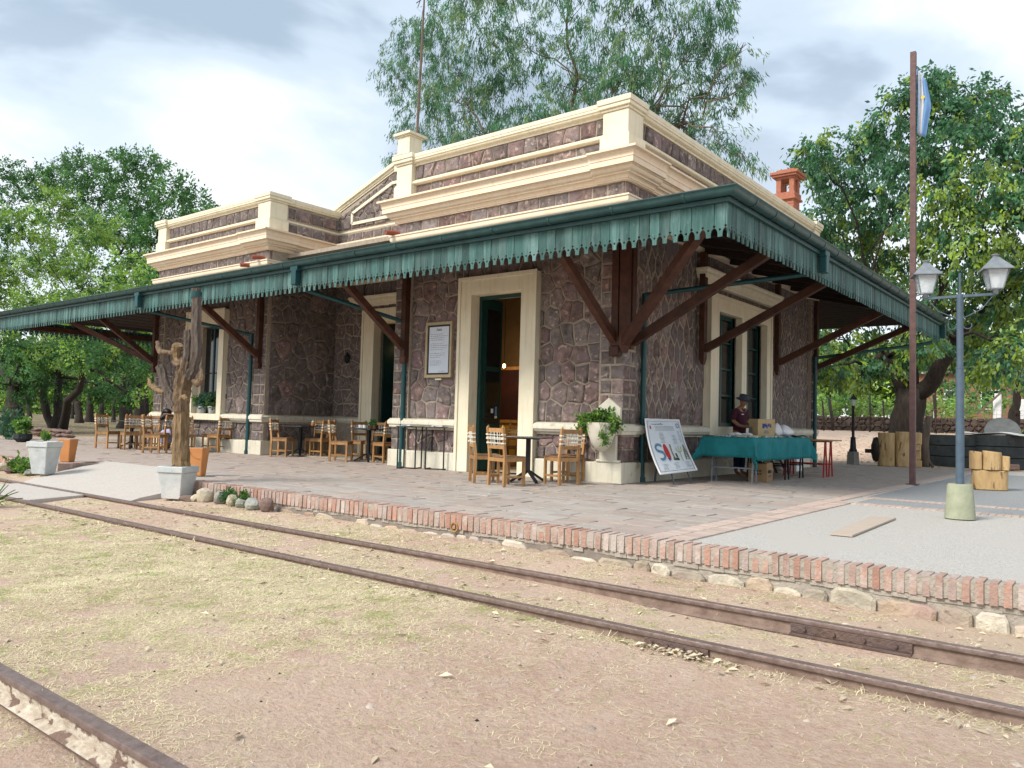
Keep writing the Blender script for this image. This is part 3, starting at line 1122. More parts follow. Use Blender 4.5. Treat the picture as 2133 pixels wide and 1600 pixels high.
# parapet pilasters
for (x0, x1, y0, y1) in ((-.5, .035, -.035, .52), (XB - .03, XB + .45, -.035, .40), (XA - .52, XA + .035, -.035, .52), (XL - .03, XL + .45, -.035, .45), (-.4, .035, YB - .45, YB + .03)):
    pp, pp2 = MB(), MB()
    pp.box(x0, x1, y0, y1, 6.30, 6.74)
    pp.box(x0 - .04, x1 + .04, y0 - .04, y1 + .02, 5.93, 6.27)
    pp.box(x0 - .025, x1 + .025, y0 - .025, y1 + .01, 6.27, 6.30)
    pp2.box(x0 - .03, x1 + .03, y0 - .03, y1 + .02, 6.742, 6.79)
    pp2.box(x0 - .07, x1 + .07, y0 - .07, y1 + .04, 6.79, 6.86)
    pp2.box(x0 - .09, x1 + .09, y0 - .09, y1 + .05, 6.86, 6.965)
    obj('parapet_pilaster', pp, cream, bld, bevel=.012)
    obj('pilaster_cap', pp2, cream, bld, bevel=.012)
# gable pier
gp = MB()
px0, px1 = GX - .16, GX + .30
gp.box(px0, px1, YR - .03, YR + .44, 7.75, 8.62)
gp.box(px0 - .05, px1 + .05, YR - .08, YR + .49, 7.70, 8.12)
gp.box(px0 - .07, px1 + .07, YR - .10, YR + .51, 8.12, 8.16)
gp.box(px0 - .03, px1 + .03, YR - .06, YR + .47, 8.62, 8.66)
gp.box(px0 - .09, px1 + .09, YR - .12, YR + .53, 8.66, 8.73)
gp.add([(px0 - .09, YR - .12, 8.73), (px1 + .09, YR - .12, 8.73), (px1 + .09, YR + .53, 8.73), (px0 - .09, YR + .53, 8.73), ((px0 + px1) / 2, YR + .2, 8.84)], [(0, 1, 4), (1, 2, 4), (2, 3, 4), (3, 0, 4)])
obj('gable_pier', gp, cream, bld, bevel=.01)

# --- stones
X1, Y1, Z1 = Vector((1, 0, 0)), Vector((0, 1, 0)), Vector((0, 0, 1))
NF, NS = Vector((0, -1, 0)), Vector((1, 0, 0))


def poly_panel(o, ax, nrm, w, h, cw, ch, **k):
    panel(o, ax, nrm, w, h, voronoi(w, h, cw, ch, k.pop('jit', .36)), **k)


def course_panel(o, ax, nrm, w, h, bw, bh, **k):
    panel(o, ax, nrm, w, h, courses(w, h, bw, bh), **k)


# front of corner block
for x0, x1 in ((-5.45, -3.97), (-1.92, -.52)):
    poly_panel((x0, WP, 1.06), X1, NF, x1 - x0, 3.72, .36, .36)
    poly_panel((x0, WP, .37), X1, NF, x1 - x0, .47, .36, .25)
poly_panel((-3.97, WP, 4.0), X1, NF, 2.05, .78, .36, .34)
# pilasters: quoin courses
for x0, x1 in ((-.50, -.0), (XB, XB + .48), (XA - .5, XA), (XL, XL + .45)):
    course_panel((x0, .05, 1.06), X1, NF, x1 - x0, 3.7, .26, .27, depth=.022)
    course_panel((x0, .05, .37), X1, NF, x1 - x0, .47, .3, .24, depth=.022)
course_panel((-.03, .03, 1.06), Y1, NS, .47, 3.7, .26, .27, depth=.022)
course_panel((-.03, .03, .37), Y1, NS, .47, .47, .3, .24, depth=.022)
course_panel((-.03, YB - .45, 1.06), Y1, NS, .45, 3.7, .26, .27, depth=.022)
# side facade: tall lozenge stones
def lozenge_panel(y0, w, z0, h):
    cells = [[(px_, 2.1 * py_) for px_, py_ in c] for c in voronoi(w, h / 2.1, .27, .20, .20)]
    panel((-WP, y0, z0), Y1, NS, w, h, cells, depth=.020, gap=.019)


for y0, y1 in ((.50, 3.6), (7.2, YB - .46)):
    lozenge_panel(y0, y1 - y0, 1.06, 3.72)
lozenge_panel(3.6, 3.6, 3.95, .83)
lozenge_panel(.50, YB - .96, .37, .48)
# recess
poly_panel((XA + .001, WP, 1.06), Y1, NS, YR - WP, 3.7, .42, .42, hid=.5)
poly_panel((XA + .001, WP, .37), Y1, NS, YR - WP, .47, .40, .3, hid=.3)
poly_panel((XA, YR, 1.06), X1, NF, 1.27, 3.7, .34, .36, hid=.6)
poly_panel((-7.5, YR, 1.06), X1, NF, 1.5, 3.7, .34, .36, hid=.0)
poly_panel((-9.57, YR, 3.98), X1, NF, 2.1, .8, .34, .36, hid=.2)
# left block front
for x0, x1 in ((XL + .5, -14.77), (-12.75, XA - .52)):
    poly_panel((x0, WP, 1.06), X1, NF, x1 - x0, 3.7, .36, .38)
poly_panel((XL + .5, WP, .37), X1, NF, XA - .52 - XL - .5, .47, .36, .25, hid=.5)
poly_panel((-14.77, WP, 4.0), X1, NF, 2.02, .78, .36, .34)
# quoin backing blocks (mortar) for the pilasters
for x0, x1, y0, y1 in ((-.52, -.03, .05, .5), (XB, XB + .49, .05, .4), (XA - .52, XA, .05, .5), (XL, XL + .47, .05, .5), (-.3, -.03, YB - .47, YB)):
    obj('pilaster', MB().box(x0, x1, y0, y1, .3, 4.8), mortar, bld)
# friezes above the canopy
fz = MB()
FR = [(-.13, 5.13), (-.035, 5.13), (-.035, 5.46), (-.13, 5.46)]
sweep(OUT, FR, True, fz)
obj('frieze_backing', fz, mortar, bld)


def bands(x0, x1, y, z0, z1, bw, bh, poly=False, **k):
    w = x1 - x0
    if poly:
        poly_panel((x0, y, z0), X1, NF, w, z1 - z0, bw, bh, **k)
    else:
        course_panel((x0, y, z0), X1, NF, w, z1 - z0, bw, bh, depth=.022, **k)


def bands_y(y0, y1, x, z0, z1, bw, bh, poly=False, **k):
    w = y1 - y0
    if poly:
        poly_panel((x, y0, z0), Y1, NS, w, z1 - z0, bw, bh, **k)
    else:
        course_panel((x, y0, z0), Y1, NS, w, z1 - z0, bw, bh, depth=.022, **k)


bands(XB, -.03, .035, 5.165, 5.435, .42, .28)
bands(XL, XA - .03, .035, 5.165, 5.435, .42, .28)
bands(XA, XB, YR + .035, 5.165, 5.435, .42, .28)
bands_y(.03, YB, -.035, 5.165, 5.435, .42, .28)
bands_y(.03, YR, XA - .035, 5.165, 5.435, .42, .28)
for x0, x1 in ((XB + .5, -.54), (XL + .5, XA - .56)):
    bands(x0, x1, .09, 5.94, 6.265, .42, .32)
    bands(x0, x1, .09, 6.38, 6.70, .36, .30, True, jit=.3)
bands_y(.56, YB - .5, -.09, 5.94, 6.265, .42, .32)
bands_y(.56, YB - .5, -.09, 6.38, 6.70, .36, .30, True, jit=.3)
bands_y(.56, YR, XA - .001, 5.94, 6.265, .42, .32)
bands_y(.56, YR, XA - .001, 6.38, 6.70, .42, .34, True, jit=.3)
bands(XA, XB, YR, 5.94, 6.265, .42, .32)
# gable stones, clipped under the rake
gc_ = []
for c in voronoi(XB - XA, 1.45, .36, .34, .3):
    c = clip(c, 0, .38, -.385, 0.923)
    if len(c) >= 3:
        c = clip(c, XB - XA, .38, .385, 0.923)
    if len(c) >= 3:
        gc_.append(c)
panel((XA, YR, 6.38), X1, NF, 0, 0, gc_)
emit_pieces(STONES, 'stone', 'stonework', stone, bld, 300)


# --- doors and windows of the building
def frame_front(x0, x1, ox0, ox1, z0, ztop, zo, y=0.0, reveal=.10, sill=None):
    """cream surround on a facade facing -y; opening ox0..ox1"""
    m = MB()
    yb = y + WP + .02
    m.box(x0, ox0, y - .02, yb, z0, ztop)
    m.box(ox1, x1, y - .02, yb, z0, ztop)
    m.box(ox0, ox1, y - .02, yb, zo, ztop)
    # outer raised fillet
    m.box(x0 - .02, x0 + .05, y - .05, y - .02, z0, ztop + .02)
    m.box(x1 - .05, x1 + .02, y - .05, y - .02, z0, ztop + .02)
    m.box(x0 + .05, x1 - .05, y - .05, y - .02, ztop - .06, ztop + .02)
    # reveals
    m.box(ox0 - .12, ox0, yb, yb + reveal, z0, zo)
    m.box(ox1, ox1 + .12, yb, yb + reveal, z0, zo)
    m.box(ox0, ox1, yb, yb + reveal, zo, zo + .1)
    if sill:
        m.box(x0, x1, y - .03, yb + reveal, z0 - .0, sill)
    return m


obj('door_surround', frame_front(-3.94, -1.94, -3.61, -2.31, 0.002, 3.995, 3.64), cream, bld, bevel=.006)
obj('door_surround', frame_front(-9.56, -7.52, -9.10, -8.0, 0.002, 3.995, 3.64, y=YR - .06), cream, bld, bevel=.006)
obj('window_surround', frame_front(-14.76, -12.76, -14.32, -13.02, .87, 3.995, 3.60, sill=1.05), cream, bld, bevel=.006)
# side window pair surround
m = MB()
S0, S1 = 3.60, 7.20
ops = ((4.06, 5.34), (5.62, 6.92))
xs = (-WP - .02, 0.03)
for a, b_, z0, z1 in ((S0, ops[0][0], .87, 3.93), (ops[0][1], ops[1][0], 1.06, 3.58), (ops[1][1], S1, .87, 3.93), (ops[0][0], ops[1][1], 3.58, 3.93), (ops[0][0], ops[1][1], .87, 1.06)):
    m.box(xs[0], xs[1], a, b_, z0, z1)
m.box(.03, .06, S0 - .02, S0 + .05, .87, 3.95)
m.box(.03, .06, S1 - .05, S1 + .02, .87, 3.95)
m.box(.03, .06, S0 + .05, S1 - .05, 3.86, 3.95)
for a, b_ in ops:
    m.box(-.30, xs[0], a - .1, a, 1.06, 3.6)
    m.box(-.30, xs[0], b_, b_ + .1, 1.06, 3.6)
    m.box(-.30, xs[0], a, b_, .96, 1.05)
    m.box(-.30, xs[0], a, b_, 3.59, 3.69)
obj('window_surround', m, cream, bld, bevel=.006)
# hood mouldings
HP = [(-.1, 4.10), (.02, 4.10), (.05, 4.13), (.05, 4.17)] + quarter(.06, 4.18, .12, 4.25, 4) + [(.14, 4.26), (.14, 4.31), (.17, 4.35), (.17, 4.39), (-.1, 4.41)]
obj('hood_moulding', sweep([(-.1, 3.28), (0, 3.28), (0, 7.5), (-.1, 7.5)], HP, False), cream, bld)
obj('hood_moulding', sweep([(-9.95, YR + .1), (-9.95, YR), (-7.2, YR), (-7.2, YR + .1)], HP, False), cream, bld)
# windows on the side: green joinery with panes
for a, b_ in ops:
    fr = MB()
    x = -.235
    z0, z1 = 1.06, 3.58
    for p, q_ in ((a, a + .07), (b_ - .07, b_), ((a + b_) / 2 - .035, (a + b_) / 2 + .035)):
        fr.box(x - .04, x + .03, p, q_, z0, z1)
    for z in (z0, 1.75, 2.35, 2.95, z1 - .09):
        fr.box(x - .035, x + .025, a + .07, b_ - .07, z, z + (.09 if z in (z0, z1 - .09) else .04))
    # shutter leaf folded against the reveal
    fr.box(x + .05, x + .32 - .06, a + .012, a + .05, z0 + .02, z1 - .02)
    f_ = obj('window', fr, greendoor, bld)
    for k in range(2):
        for z in (1.15, 1.79, 2.39, 2.99):
            y0 = a + .07 + k * ((b_ - a) / 2 - .035)
            pn = MB().box(x - .012, x - .004, y0, y0 + (b_ - a) / 2 - .105, z, z + (.54 if z < 2.9 else .48))
            obj('pane', pn, paneglass, f_)
# left window: dark inside, two sill pots
fr = MB()
for a, b_ in ((-14.32, -14.25), (-13.09, -13.02)):
    fr.box(a, b_, .40, .46, 1.05, 3.60)
fr.box(-14.25, -13.09, .40, .46, 3.50, 3.60)
fr.v = [(a, b_ - .17, c) for a, b_, c in fr.v]
fr.box(-13.70, -13.64, .23, .29, 1.05, 3.50)
f_ = obj('window', fr, greendoor, bld)
for a, b_ in ((-14.25, -13.70), (-13.64, -13.09)):
    for z0, z1 in ((1.06, 2.2), (2.23, 3.5)):
        obj('pane', MB().box(a, b_, .255, .265, z0, z1), paneglass, f_)
# door 1: tall leaf opened inward against the left reveal, glazed inner leaf behind it
dl = MB()
dl.cbox((-3.56, .63, 1.82), (.045, .60, 3.60))
lf = obj('door_leaf', dl, greendoor, bld)
for z0, z1 in ((.2, .85), (1.0, 2.1), (2.2, 3.4)):
    obj('door_pane', MB().box(-3.5365, -3.532, .43, .86, z0, z1), paneglass if z0 > .9 else greendoor, lf)
tr_ = MB()
tr_.box(-3.60, -2.32, .25, .31, 3.56, 3.64)
tr_.box(-3.60, -3.54, .25, .31, .0, 3.56)
obj('door_frame', tr_, greendoor, bld)
# door 2
for xx, aa in ((-9.06, -3), (-8.04, 3)):
    dl = MB()
    dl.cbox((xx, YR + .52, 1.82), (.05, .50, 3.60), rad(aa))
    obj('door_leaf', dl, greendoor, bld)
# interior rooms behind the openings
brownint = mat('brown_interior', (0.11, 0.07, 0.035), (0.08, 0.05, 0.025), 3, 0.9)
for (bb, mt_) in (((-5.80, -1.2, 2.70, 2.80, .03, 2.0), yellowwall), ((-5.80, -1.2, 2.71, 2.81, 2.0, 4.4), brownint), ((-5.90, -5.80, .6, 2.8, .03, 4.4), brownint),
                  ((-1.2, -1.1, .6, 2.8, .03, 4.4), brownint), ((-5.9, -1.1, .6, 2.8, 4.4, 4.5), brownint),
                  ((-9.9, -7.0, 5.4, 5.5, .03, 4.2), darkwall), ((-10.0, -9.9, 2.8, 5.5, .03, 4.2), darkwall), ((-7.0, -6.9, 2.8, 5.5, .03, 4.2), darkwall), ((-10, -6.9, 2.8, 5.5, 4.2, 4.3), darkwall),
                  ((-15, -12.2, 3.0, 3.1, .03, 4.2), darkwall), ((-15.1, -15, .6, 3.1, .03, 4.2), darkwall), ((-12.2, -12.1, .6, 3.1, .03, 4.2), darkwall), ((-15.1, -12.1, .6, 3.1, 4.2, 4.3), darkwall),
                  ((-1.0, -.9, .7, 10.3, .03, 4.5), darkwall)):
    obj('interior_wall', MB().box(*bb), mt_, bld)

# spouts of clay pipe above the canopy
for (px, pz_, y_, s) in ((XB + .05, 5.20, .04, 1), (-11.05, 5.22, .04, 1), (-11.55, 5.06, .02, 1)):
    m = MB()
    m.tube([(px, y_ + .1, pz_), (px - .02, y_ - .16, pz_ + .01), (px - .08, y_ - .34, pz_ - .01)], .055, 10, cap=False)
    m.tube([(px - .08, y_ - .34, pz_ - .01), (px, y_ - .1, pz_)], .04, 10)
    obj('drain_spout', m, redpipe, bld, smooth=True)
# broken plaster with exposed brick by the left block corner
m = MB()
for k in range(7):
    m.box(XA - .52 + k * .1, XA - .44 + k * .1, -.06 - .02 * (k % 2), .04, 4.97, 5.05 + .03 * (k % 3))
obj('exposed_bricks', m, chimbrick, bld)
# roof chimney
ch = MB()
cxm, cym = -.62, 10.15
for z in range(18):
    zz0 = 6.3 + z * .085
    ch.box(cxm - .30, cxm + .30, cym - .30, cym + .30, zz0, zz0 + .078)
ch.box(cxm - .287, cxm + .287, cym - .287, cym + .287, 5.4, 7.8)
for a, b_, c, d in ((-.30, -.14, -.30, -.14), (.14, .30, -.30, -.14), (-.30, -.14, .14, .30), (.14, .30, .14, .30)):
    ch.box(cxm + a, cxm + b_, cym + c, cym + d, 7.83, 8.22)
ch.box(cxm - .38, cxm + .38, cym - .38, cym + .38, 7.62, 7.68)
ch.box(cxm - .34, cxm + .34, cym - .34, cym + .34, 7.68, 7.83)
ch.box(cxm - .32, cxm + .32, cym - .32, cym + .32, 8.22, 8.28)
ch.box(cxm - .42, cxm + .42, cym - .42, cym + .42, 8.28, 8.34)
ch.box(cxm - .47, cxm + .47, cym - .47, cym + .47, 8.34, 8.42)
ch.box(cxm - .30, cxm + .30, cym - .30, cym + .30, 8.42, 8.50)
ch.v = [(cxm + (a - cxm) * .84, cym + (b_ - cym) * .84, c - .06) for a, b_, c in ch.v]
obj('chimney', ch, chimbrick, bld, bevel=.008)

# ------------------------------------------------------------------ canopy
CX0, CX1, CY0, CY1 = -23.4, 2.77, -2.06, 13.05
ZB, ZT = 3.645, 4.12
ZW = 4.86
cn = MB()
rf = [(CX0, CY0), (CX1, CY0), (CX1, CY1), (CX0, CY1)]
# roof: sloping sheets from the eaves up to the walls (front, right, left, back)
IN = [(XL, .0), (-.0, .0), (0, YB), (XL, YB)]
OU = [(CX0, CY0), (CX1, CY0), (CX1, CY1), (CX0, CY1)]
IN2 = [(XL, .0), (0, 0), (0, YB), (XL, YB)]
for k in range(4):
    a, b_ = OU[k], OU[(k + 1) % 4]
    c, d = IN2[(k + 1) % 4], IN2[k]
    zo = 4.235
    cn.add([(a[0], a[1], zo), (b_[0], b_[1], zo), (c[0], c[1], ZW), (d[0], d[1], ZW),
            (a[0], a[1], zo + .03), (b_[0], b_[1], zo + .03), (c[0], c[1], ZW + .03), (d[0], d[1], ZW + .03)],
           [(0, 3, 2, 1), (4, 5, 6, 7), (0, 1, 5, 4), (1, 2, 6, 5), (2, 3, 7, 6), (3, 0, 4, 7)])
cn.box(XA, XB, 0.0, YR, ZW, ZW + .03)
canopy = obj('canopy', cn, roofm, bld)
# soffit boards: dark slats beneath
sf = MB()
for k in range(13):
    f = k / 13
    for side in range(4):
        a, b_ = OU[side], OU[(side + 1) % 4]
        c, d = IN2[(side + 1) % 4], IN2[side]
        f0, f1 = f + .004, f + 1 / 13 - .006
        def lp(p, q_, f):
            return (p[0] + (q_[0] - p[0]) * f, p[1] + (q_[1] - p[1]) * f)
        pts = [lp(a, d, f0), lp(b_, c, f0), lp(b_, c, f1), lp(a, d, f1)]
        zs = [4.195 + (ZW - 4.235) * g for g in (f0, f0, f1, f1)]
        sf.add([(p[0], p[1], z) for p, z in zip(pts, zs)] + [(p[0], p[1], z + .025) for p, z in zip(pts, zs)],
               [(3, 2, 1, 0), (4, 5, 6, 7), (0, 1, 5, 4), (2, 3, 7, 6)])
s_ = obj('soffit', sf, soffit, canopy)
# purlins (rafters) under the soffit, and an eaves beam
for y in (.0,):
    pass
x = CX0 + .3
while x < CX1:
    if x < 0 and x > XL:
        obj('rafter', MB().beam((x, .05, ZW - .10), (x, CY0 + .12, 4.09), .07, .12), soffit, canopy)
    x += 1.32
y = .6
while y < YB:
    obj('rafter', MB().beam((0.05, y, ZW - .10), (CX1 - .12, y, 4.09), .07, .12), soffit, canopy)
    y += 1.32
obj('rafter', MB().beam((-.05, .05, ZW - .12), (CX1 - .1, CY0 + .1, 4.06), .1, .16), soffit, canopy)
for bb in ((CX0, CX1 - .05, CY0 + .05, CY0 + .17, 3.83, 3.99), (CX1 - .17, CX1 - .05, CY0 + .17, CY1, 3.83, 3.99), (CX0 + .05, CX0 + .17, CY0 + .17, CY1, 3.83, 3.99)):
    obj('eaves_beam', MB().box(*bb), timber, canopy)
fb = MB()
fb.box(CX0, CX1 + .045, CY0 - .045, CY0 - .022, ZT - .02, 4.18)
fb.box(CX1 + .022, CX1 + .045, CY0 - .022, CY1, ZT - .02, 4.18)
fb.box(CX0, CX1 + .075, CY0 - .075, CY0 - .046, 4.10, 4.16)
fb.box(CX1 + .046, CX1 + .075, CY0 - .046, CY1, 4.10, 4.16)
obj('fascia', fb, gutterm, canopy)


# gutter: ogee profile swept along front and right edge
def gut(o0):
    p = []
    for i in range(9):
        a = PI * i / 8
        p.append((o0 + .085 - .085 * math.cos(a), 4.245 - .085 * math.sin(a) * 1.0))
    p += [(o0 + .19, 4.262), (o0 + .19, 4.275), (o0 + .162, 4.275), (o0 + .158, 4.25)]
    for i in range(7):
        a = PI * (6 - i) / 6
        p.append((o0 + .085 - .073 * math.cos(a), 4.245 - .073 * math.sin(a)))
    p += [(o0, 4.29)]
    return p


gpath = [(CX0, CY0 - .045), (CX1 + .045, CY0 - .045), (CX1 + .045, CY1 + .08)]
gu = sweep(gpath, gut(.0), False)
g_o = obj('gutter', gu, gutterm, canopy, smooth=True)
# joint collars
def collar(along, pos):
    jc = MB()
    for i in range(8):
        a0, a1 = PI * i / 8, PI * (i + 1) / 8
        q4 = [(r_ * math.cos(a), 4.245 - r_ * math.sin(a)) for a, r_ in ((a0, .094), (a1, .094), (a1, .083), (a0, .083))]
        if along == 'x':
            vs = [(xx, CY0 - .13 + c[0], c[1]) for xx in (pos, pos + .045) for c in q4]
        else:
            vs = [(CX1 + .13 - c[0], yy, c[1]) for yy in (pos, pos + .045) for c in q4]
        jc.add(vs, [(0, 1, 2, 3), (7, 6, 5, 4), (0, 4, 5, 1), (1, 5, 6, 2), (2, 6, 7, 3), (3, 7, 4, 0)])
    obj('joint_collar', jc, gutterm, canopy)


x = 2.2
while x > CX0:
    collar('x', x)
    x -= 1.15
y = -1.5
while y < CY1:
    collar('y', y)
    y += .78


# valance boards
def board_mesh(w, variant):
    rr = random.Random(variant)
    h = ZT - ZB
    hw = w / 2 - .003
    t_ = hw * .42                       # half width of tooth tip
    dz = rr.uniform(-.003, .003)
    pts = [(-hw, h), (-hw, .155)]
    # keyhole half round
    for i in range(5):
        a = PI / 2 - PI * i / 4
        pts.append((-hw + .017 * math.cos(a), .145 + .017 * math.sin(a)))
    pts.append((-hw, .122))
    # quarter-round notch
    r_ = hw - t_
    for i in range(1, 6):
        a = PI / 2 * i / 5
        pts.append((-hw + r_ * math.sin(a), .118 - .085 * (1 - math.cos(a))))
    pts += [(-t_, dz)]
    right = [(-x_, y_) for x_, y_ in reversed(pts)]
    poly = pts + right
    hole = [(.017 * math.cos(2 * PI * i / 8), .098 + .017 * math.sin(2 * PI * i / 8)) for i in range(8)]
    m = MB()
    m.prism(poly, (0, .018, 0), (0, 0, 0), (1, 0, 0), (0, 0, 1), holes=[hole])
    me = m.mesh('board', green)
    fix_normals(me)
    return me


BW = .166
bmeshes = [board_mesh(BW, i) for i in range(4)]


def board(x, y, rz):
    o = bpy.data.objects.new('board', R.choice(bmeshes))
    COL.objects.link(o)
    o.parent = canopy
    o.location = (x, y, ZB + R.uniform(-.004, .004) + (.02 if R.random() < .03 else 0))
    o.rotation_euler = (R.uniform(-.012, .012), R.uniform(-.006, .006), rz + R.uniform(-.035, .035))


x = CX1 - BW / 2
while x > CX0:
    board(x, CY0 - .012 + R.uniform(-.003, .003), 0)
    x -= BW
y = CY0 + BW / 2
while y < CY1:
    board(CX1 + .012 + R.uniform(-.003, .003), y, PI / 2)
    y += BW
nleft = 0
y = CY0 + .2
while y < 6.5:
    board(CX0 + .02, y, -PI / 2)
    y += BW

# brackets: wall posts and struts
def bracket(px, py, dirs, z_low=2.3, strut_z=2.72, top_z=4.0, reach=None, post=(.15, .12)):
    m = MB()
    pr_ = Vector((px, py, 0))
    return m


def post(x, y, w, d, z0, z1=4.72):
    m = MB().box(x - w / 2, x + w / 2, y - d / 2, y + d / 2, z0 + .12, z1)
    # chamfered foot
    m.add([(x - w / 2, y - d / 2, z0 + .12), (x + w / 2, y - d / 2, z0 + .12), (x + w / 2, y + d / 2, z0 + .12), (x - w / 2, y + d / 2, z0 + .12), (x - w / 5, y - d / 5, z0), (x + w / 5, y - d / 5, z0), (x + w / 5, y + d / 2, z0), (x - w / 5, y + d / 2, z0)],
          [(4, 5, 6, 7), (0, 4, 7, 3), (1, 2, 6, 5), (0, 1, 5, 4), (2, 3, 7, 6)])
    return obj('bracket_post', m, timber, canopy, bevel=.006)


def strut(a, b_, w=.13, h=.15):
    m = MB().beam(a, b_, w, h)
    return obj('bracket_strut', m, timber, canopy, bevel=.006)


# corner
post(-.13, -.035, .14, .14, 2.40)
post(.055, -.055, .15, .15, 2.32)
post(.05, .17, .14, .14, 2.40)
m = MB()
m.box(-.24, -.04, -.11, .02, 2.26, 2.44)
m.box(-.21, .10, -.12, .02, 2.44, 2.62)
obj('bracket_corbel', m, timber, canopy, bevel=.02)
strut((-.14, -.08, 2.55), (-.16, CY0 + .12, 3.93))
strut((.06, -.06, 2.50), (CX1 - .45, CY0 + .32, 3.93), .14, .16)
strut((.08, .18, 2.52), (CX1 - .12, .20, 3.93))
# front
for bx_, in ((XB + .40,), (XA - .22,), (XL + .10,)):
    post(bx_, -.03, .14, .14, 2.30)
    strut((bx_, -.08, 2.62), (bx_, CY0 + .12, 3.93))
    m = MB().box(bx_ - .09, bx_ + .09, -.10, .02, 2.27, 2.42)
    obj('bracket_corbel', m, timber, canopy, bevel=.02)
# side
for by_, zl in ((3.22, 2.35), (7.62, 2.40), (YB - .25, 2.5)):
    post(.03, by_, .12, .15, zl)
    strut((.08, by_, zl + .32), (CX1 - .12, by_, 3.93))
# far-left free corner
strut((XL, -.05, 2.6), (XL - 2.2, CY0 + .15, 3.93))

# downpipes with their runs under the canopy and outlet boxes
def downpipe(foot, out_pt, wall_z, stub, horiz):
    m = MB()
    f = Vector(foot)
    r_ = .052
    m.tube([(f.x, f.y, 0), (f.x, f.y, wall_z - .08), (f.x, f.y, wall_z)], r_, 10)
    m.tube([(f.x, f.y, 0), (f.x, f.y, .10)], r_ * 1.3, 10)
    for z in (1.15, 2.05, 3.0):
        if z < wall_z:
            m.tube([(f.x, f.y, z), (f.x, f.y, z + .05)], r_ * 1.22, 10)
    m.tube([(f.x, f.y, wall_z - .03), Vector(out_pt)], r_ * .85, 10)
    obj('downpipe', m, greenpipe, canopy, smooth=True)
    s = MB()
    s.cbox(stub, (.16, .13, .30) if horiz else (.13, .16, .30))
    s.cbox((stub[0], stub[1], stub[2] + .19), (.24, .13, .10) if horiz else (.13, .24, .10))
    obj('outlet_box', s, greenpipe, canopy, bevel=.015)


downpipe((-.065 + .04, .80, 0), (CX1 - .05, 1.9, 3.80), 3.50, (CX1 + .11, 1.9, 3.93), False)
downpipe((-5.60 + .05, .0, 0), (-6.60, CY0 + .05, 3.72), 3.22, (-6.62, CY0 - .11, 3.93), True)
downpipe((-11.42, -.02, 0), (-13.4, CY0 + .05, 3.74), 3.22, (-13.35, CY0 - .11, 3.93), True)
downpipe((.07, YB - .42, 0), (CX1 - .05, 12.2, 3.55), 3.1, (CX1 + .10, CY1 - .08, 3.90), False)

# ------------------------------------------------------------------ platform
PY = -5.575
RX0, RX1 = -9.15, -5.00                 # gap in the edge where the ramp runs up
PXL, PXR = -24.5, 9.0
PYB = 14.2
pf = MB()
pf.box(PXL, RX0 - .2, PY + .03, YB + 2.5, -.5, -.022)
pf.box(RX0 - .2, RX1, -4.45, YB + 2.5, -.5, -.022)
pf.prism([(RX1, PY + .03), (RX1, -4.45), (-7.6, -4.45), (-5.12, PY + .03)], (0, 0, -.478), (0, 0, -.022), (1, 0, 0), (0, 1, 0))
pf.box(RX1, 3.42, PY + .03, PYB, -.5, -.022)
platform = obj('platform', pf, joint)
tag(platform, 'raised station platform paved with brown stone slabs', None, None, 'structure')
pl = MB().box(3.425, PXR, PY + .24, 14.6, -.5, -.012)
plaza = obj('plaza', pl, aggreg)
tag(plaza, 'pale exposed aggregate pavement beside the platform', None, None, 'structure')
pd = MB()
pd.box(3.86, PXR, .15, 1.13, -.2, -.006)
pd.box(3.72, PXR, 1.39, 12.2, -.2, -.006)
obj('dark_paving_panel', pd, aggreg_dark, plaza)

def ramp_xl(y):
    f = min(1, max(0, (-4.45 - y) / 2.12))
    return -9.70 + 0.75 * f + .6 * f * f


# edge bricks
EDGE = []


def edge_brick(x, y0, y1, z0, z1, w, store, nrm=NF):
    m = MB()
    jx = R.uniform(-.003, .003)
    a, b_ = x + .004, x + w - .004
    jy = R.uniform(-.008, .006)
    jz = R.uniform(-.006, .004)
    m.box(a, b_, y0 + jy, y1, z0, z1 + jz)
    # knock the front top edge
    k = R.uniform(.004, .012)
    v = m.v
    m.v = [(p[0], p[1] + (k if (p[1] == y0 + jy and p[2] == z1 + jz) else 0), p[2]) for p in v]
    c = Vector(((a + b_) / 2, y0, (z0 + z1) / 2))
    store.append((view_score(c, nrm, w * .15) + view_score(c + Vector((0, .1, .07)), Z1, w * .2), m, Vector((c.x, c.y + .1, c.z))))


x = RX1
while x < PXR:
    wj = .010 + .016 * min(1, max(0, (x - .5) / 4.0))
    edge_brick(x, PY, PY + .215, -.155, .004, .084 - wj, EDGE)
    x += .086
x = PXL
while x < RX0 - .1:
    edge_brick(x, PY, PY + .215, -.155, .004, .078, EDGE)
    x += .086
# end returns by the ramp
for _ in (0,):
    yy = PY + .22
    while yy < -4.45:
        xx = ramp_xl(yy) - .10
        m = MB().box(xx - .1, xx + .10, yy, yy + .074, -.155, .004)
        c = Vector((xx, yy, -.07))
        EDGE.append((view_score(c, NS, .02), m, c))
        yy += .08
emit_pieces(EDGE, 'brick', 'brickwork', brickm, platform, 300)
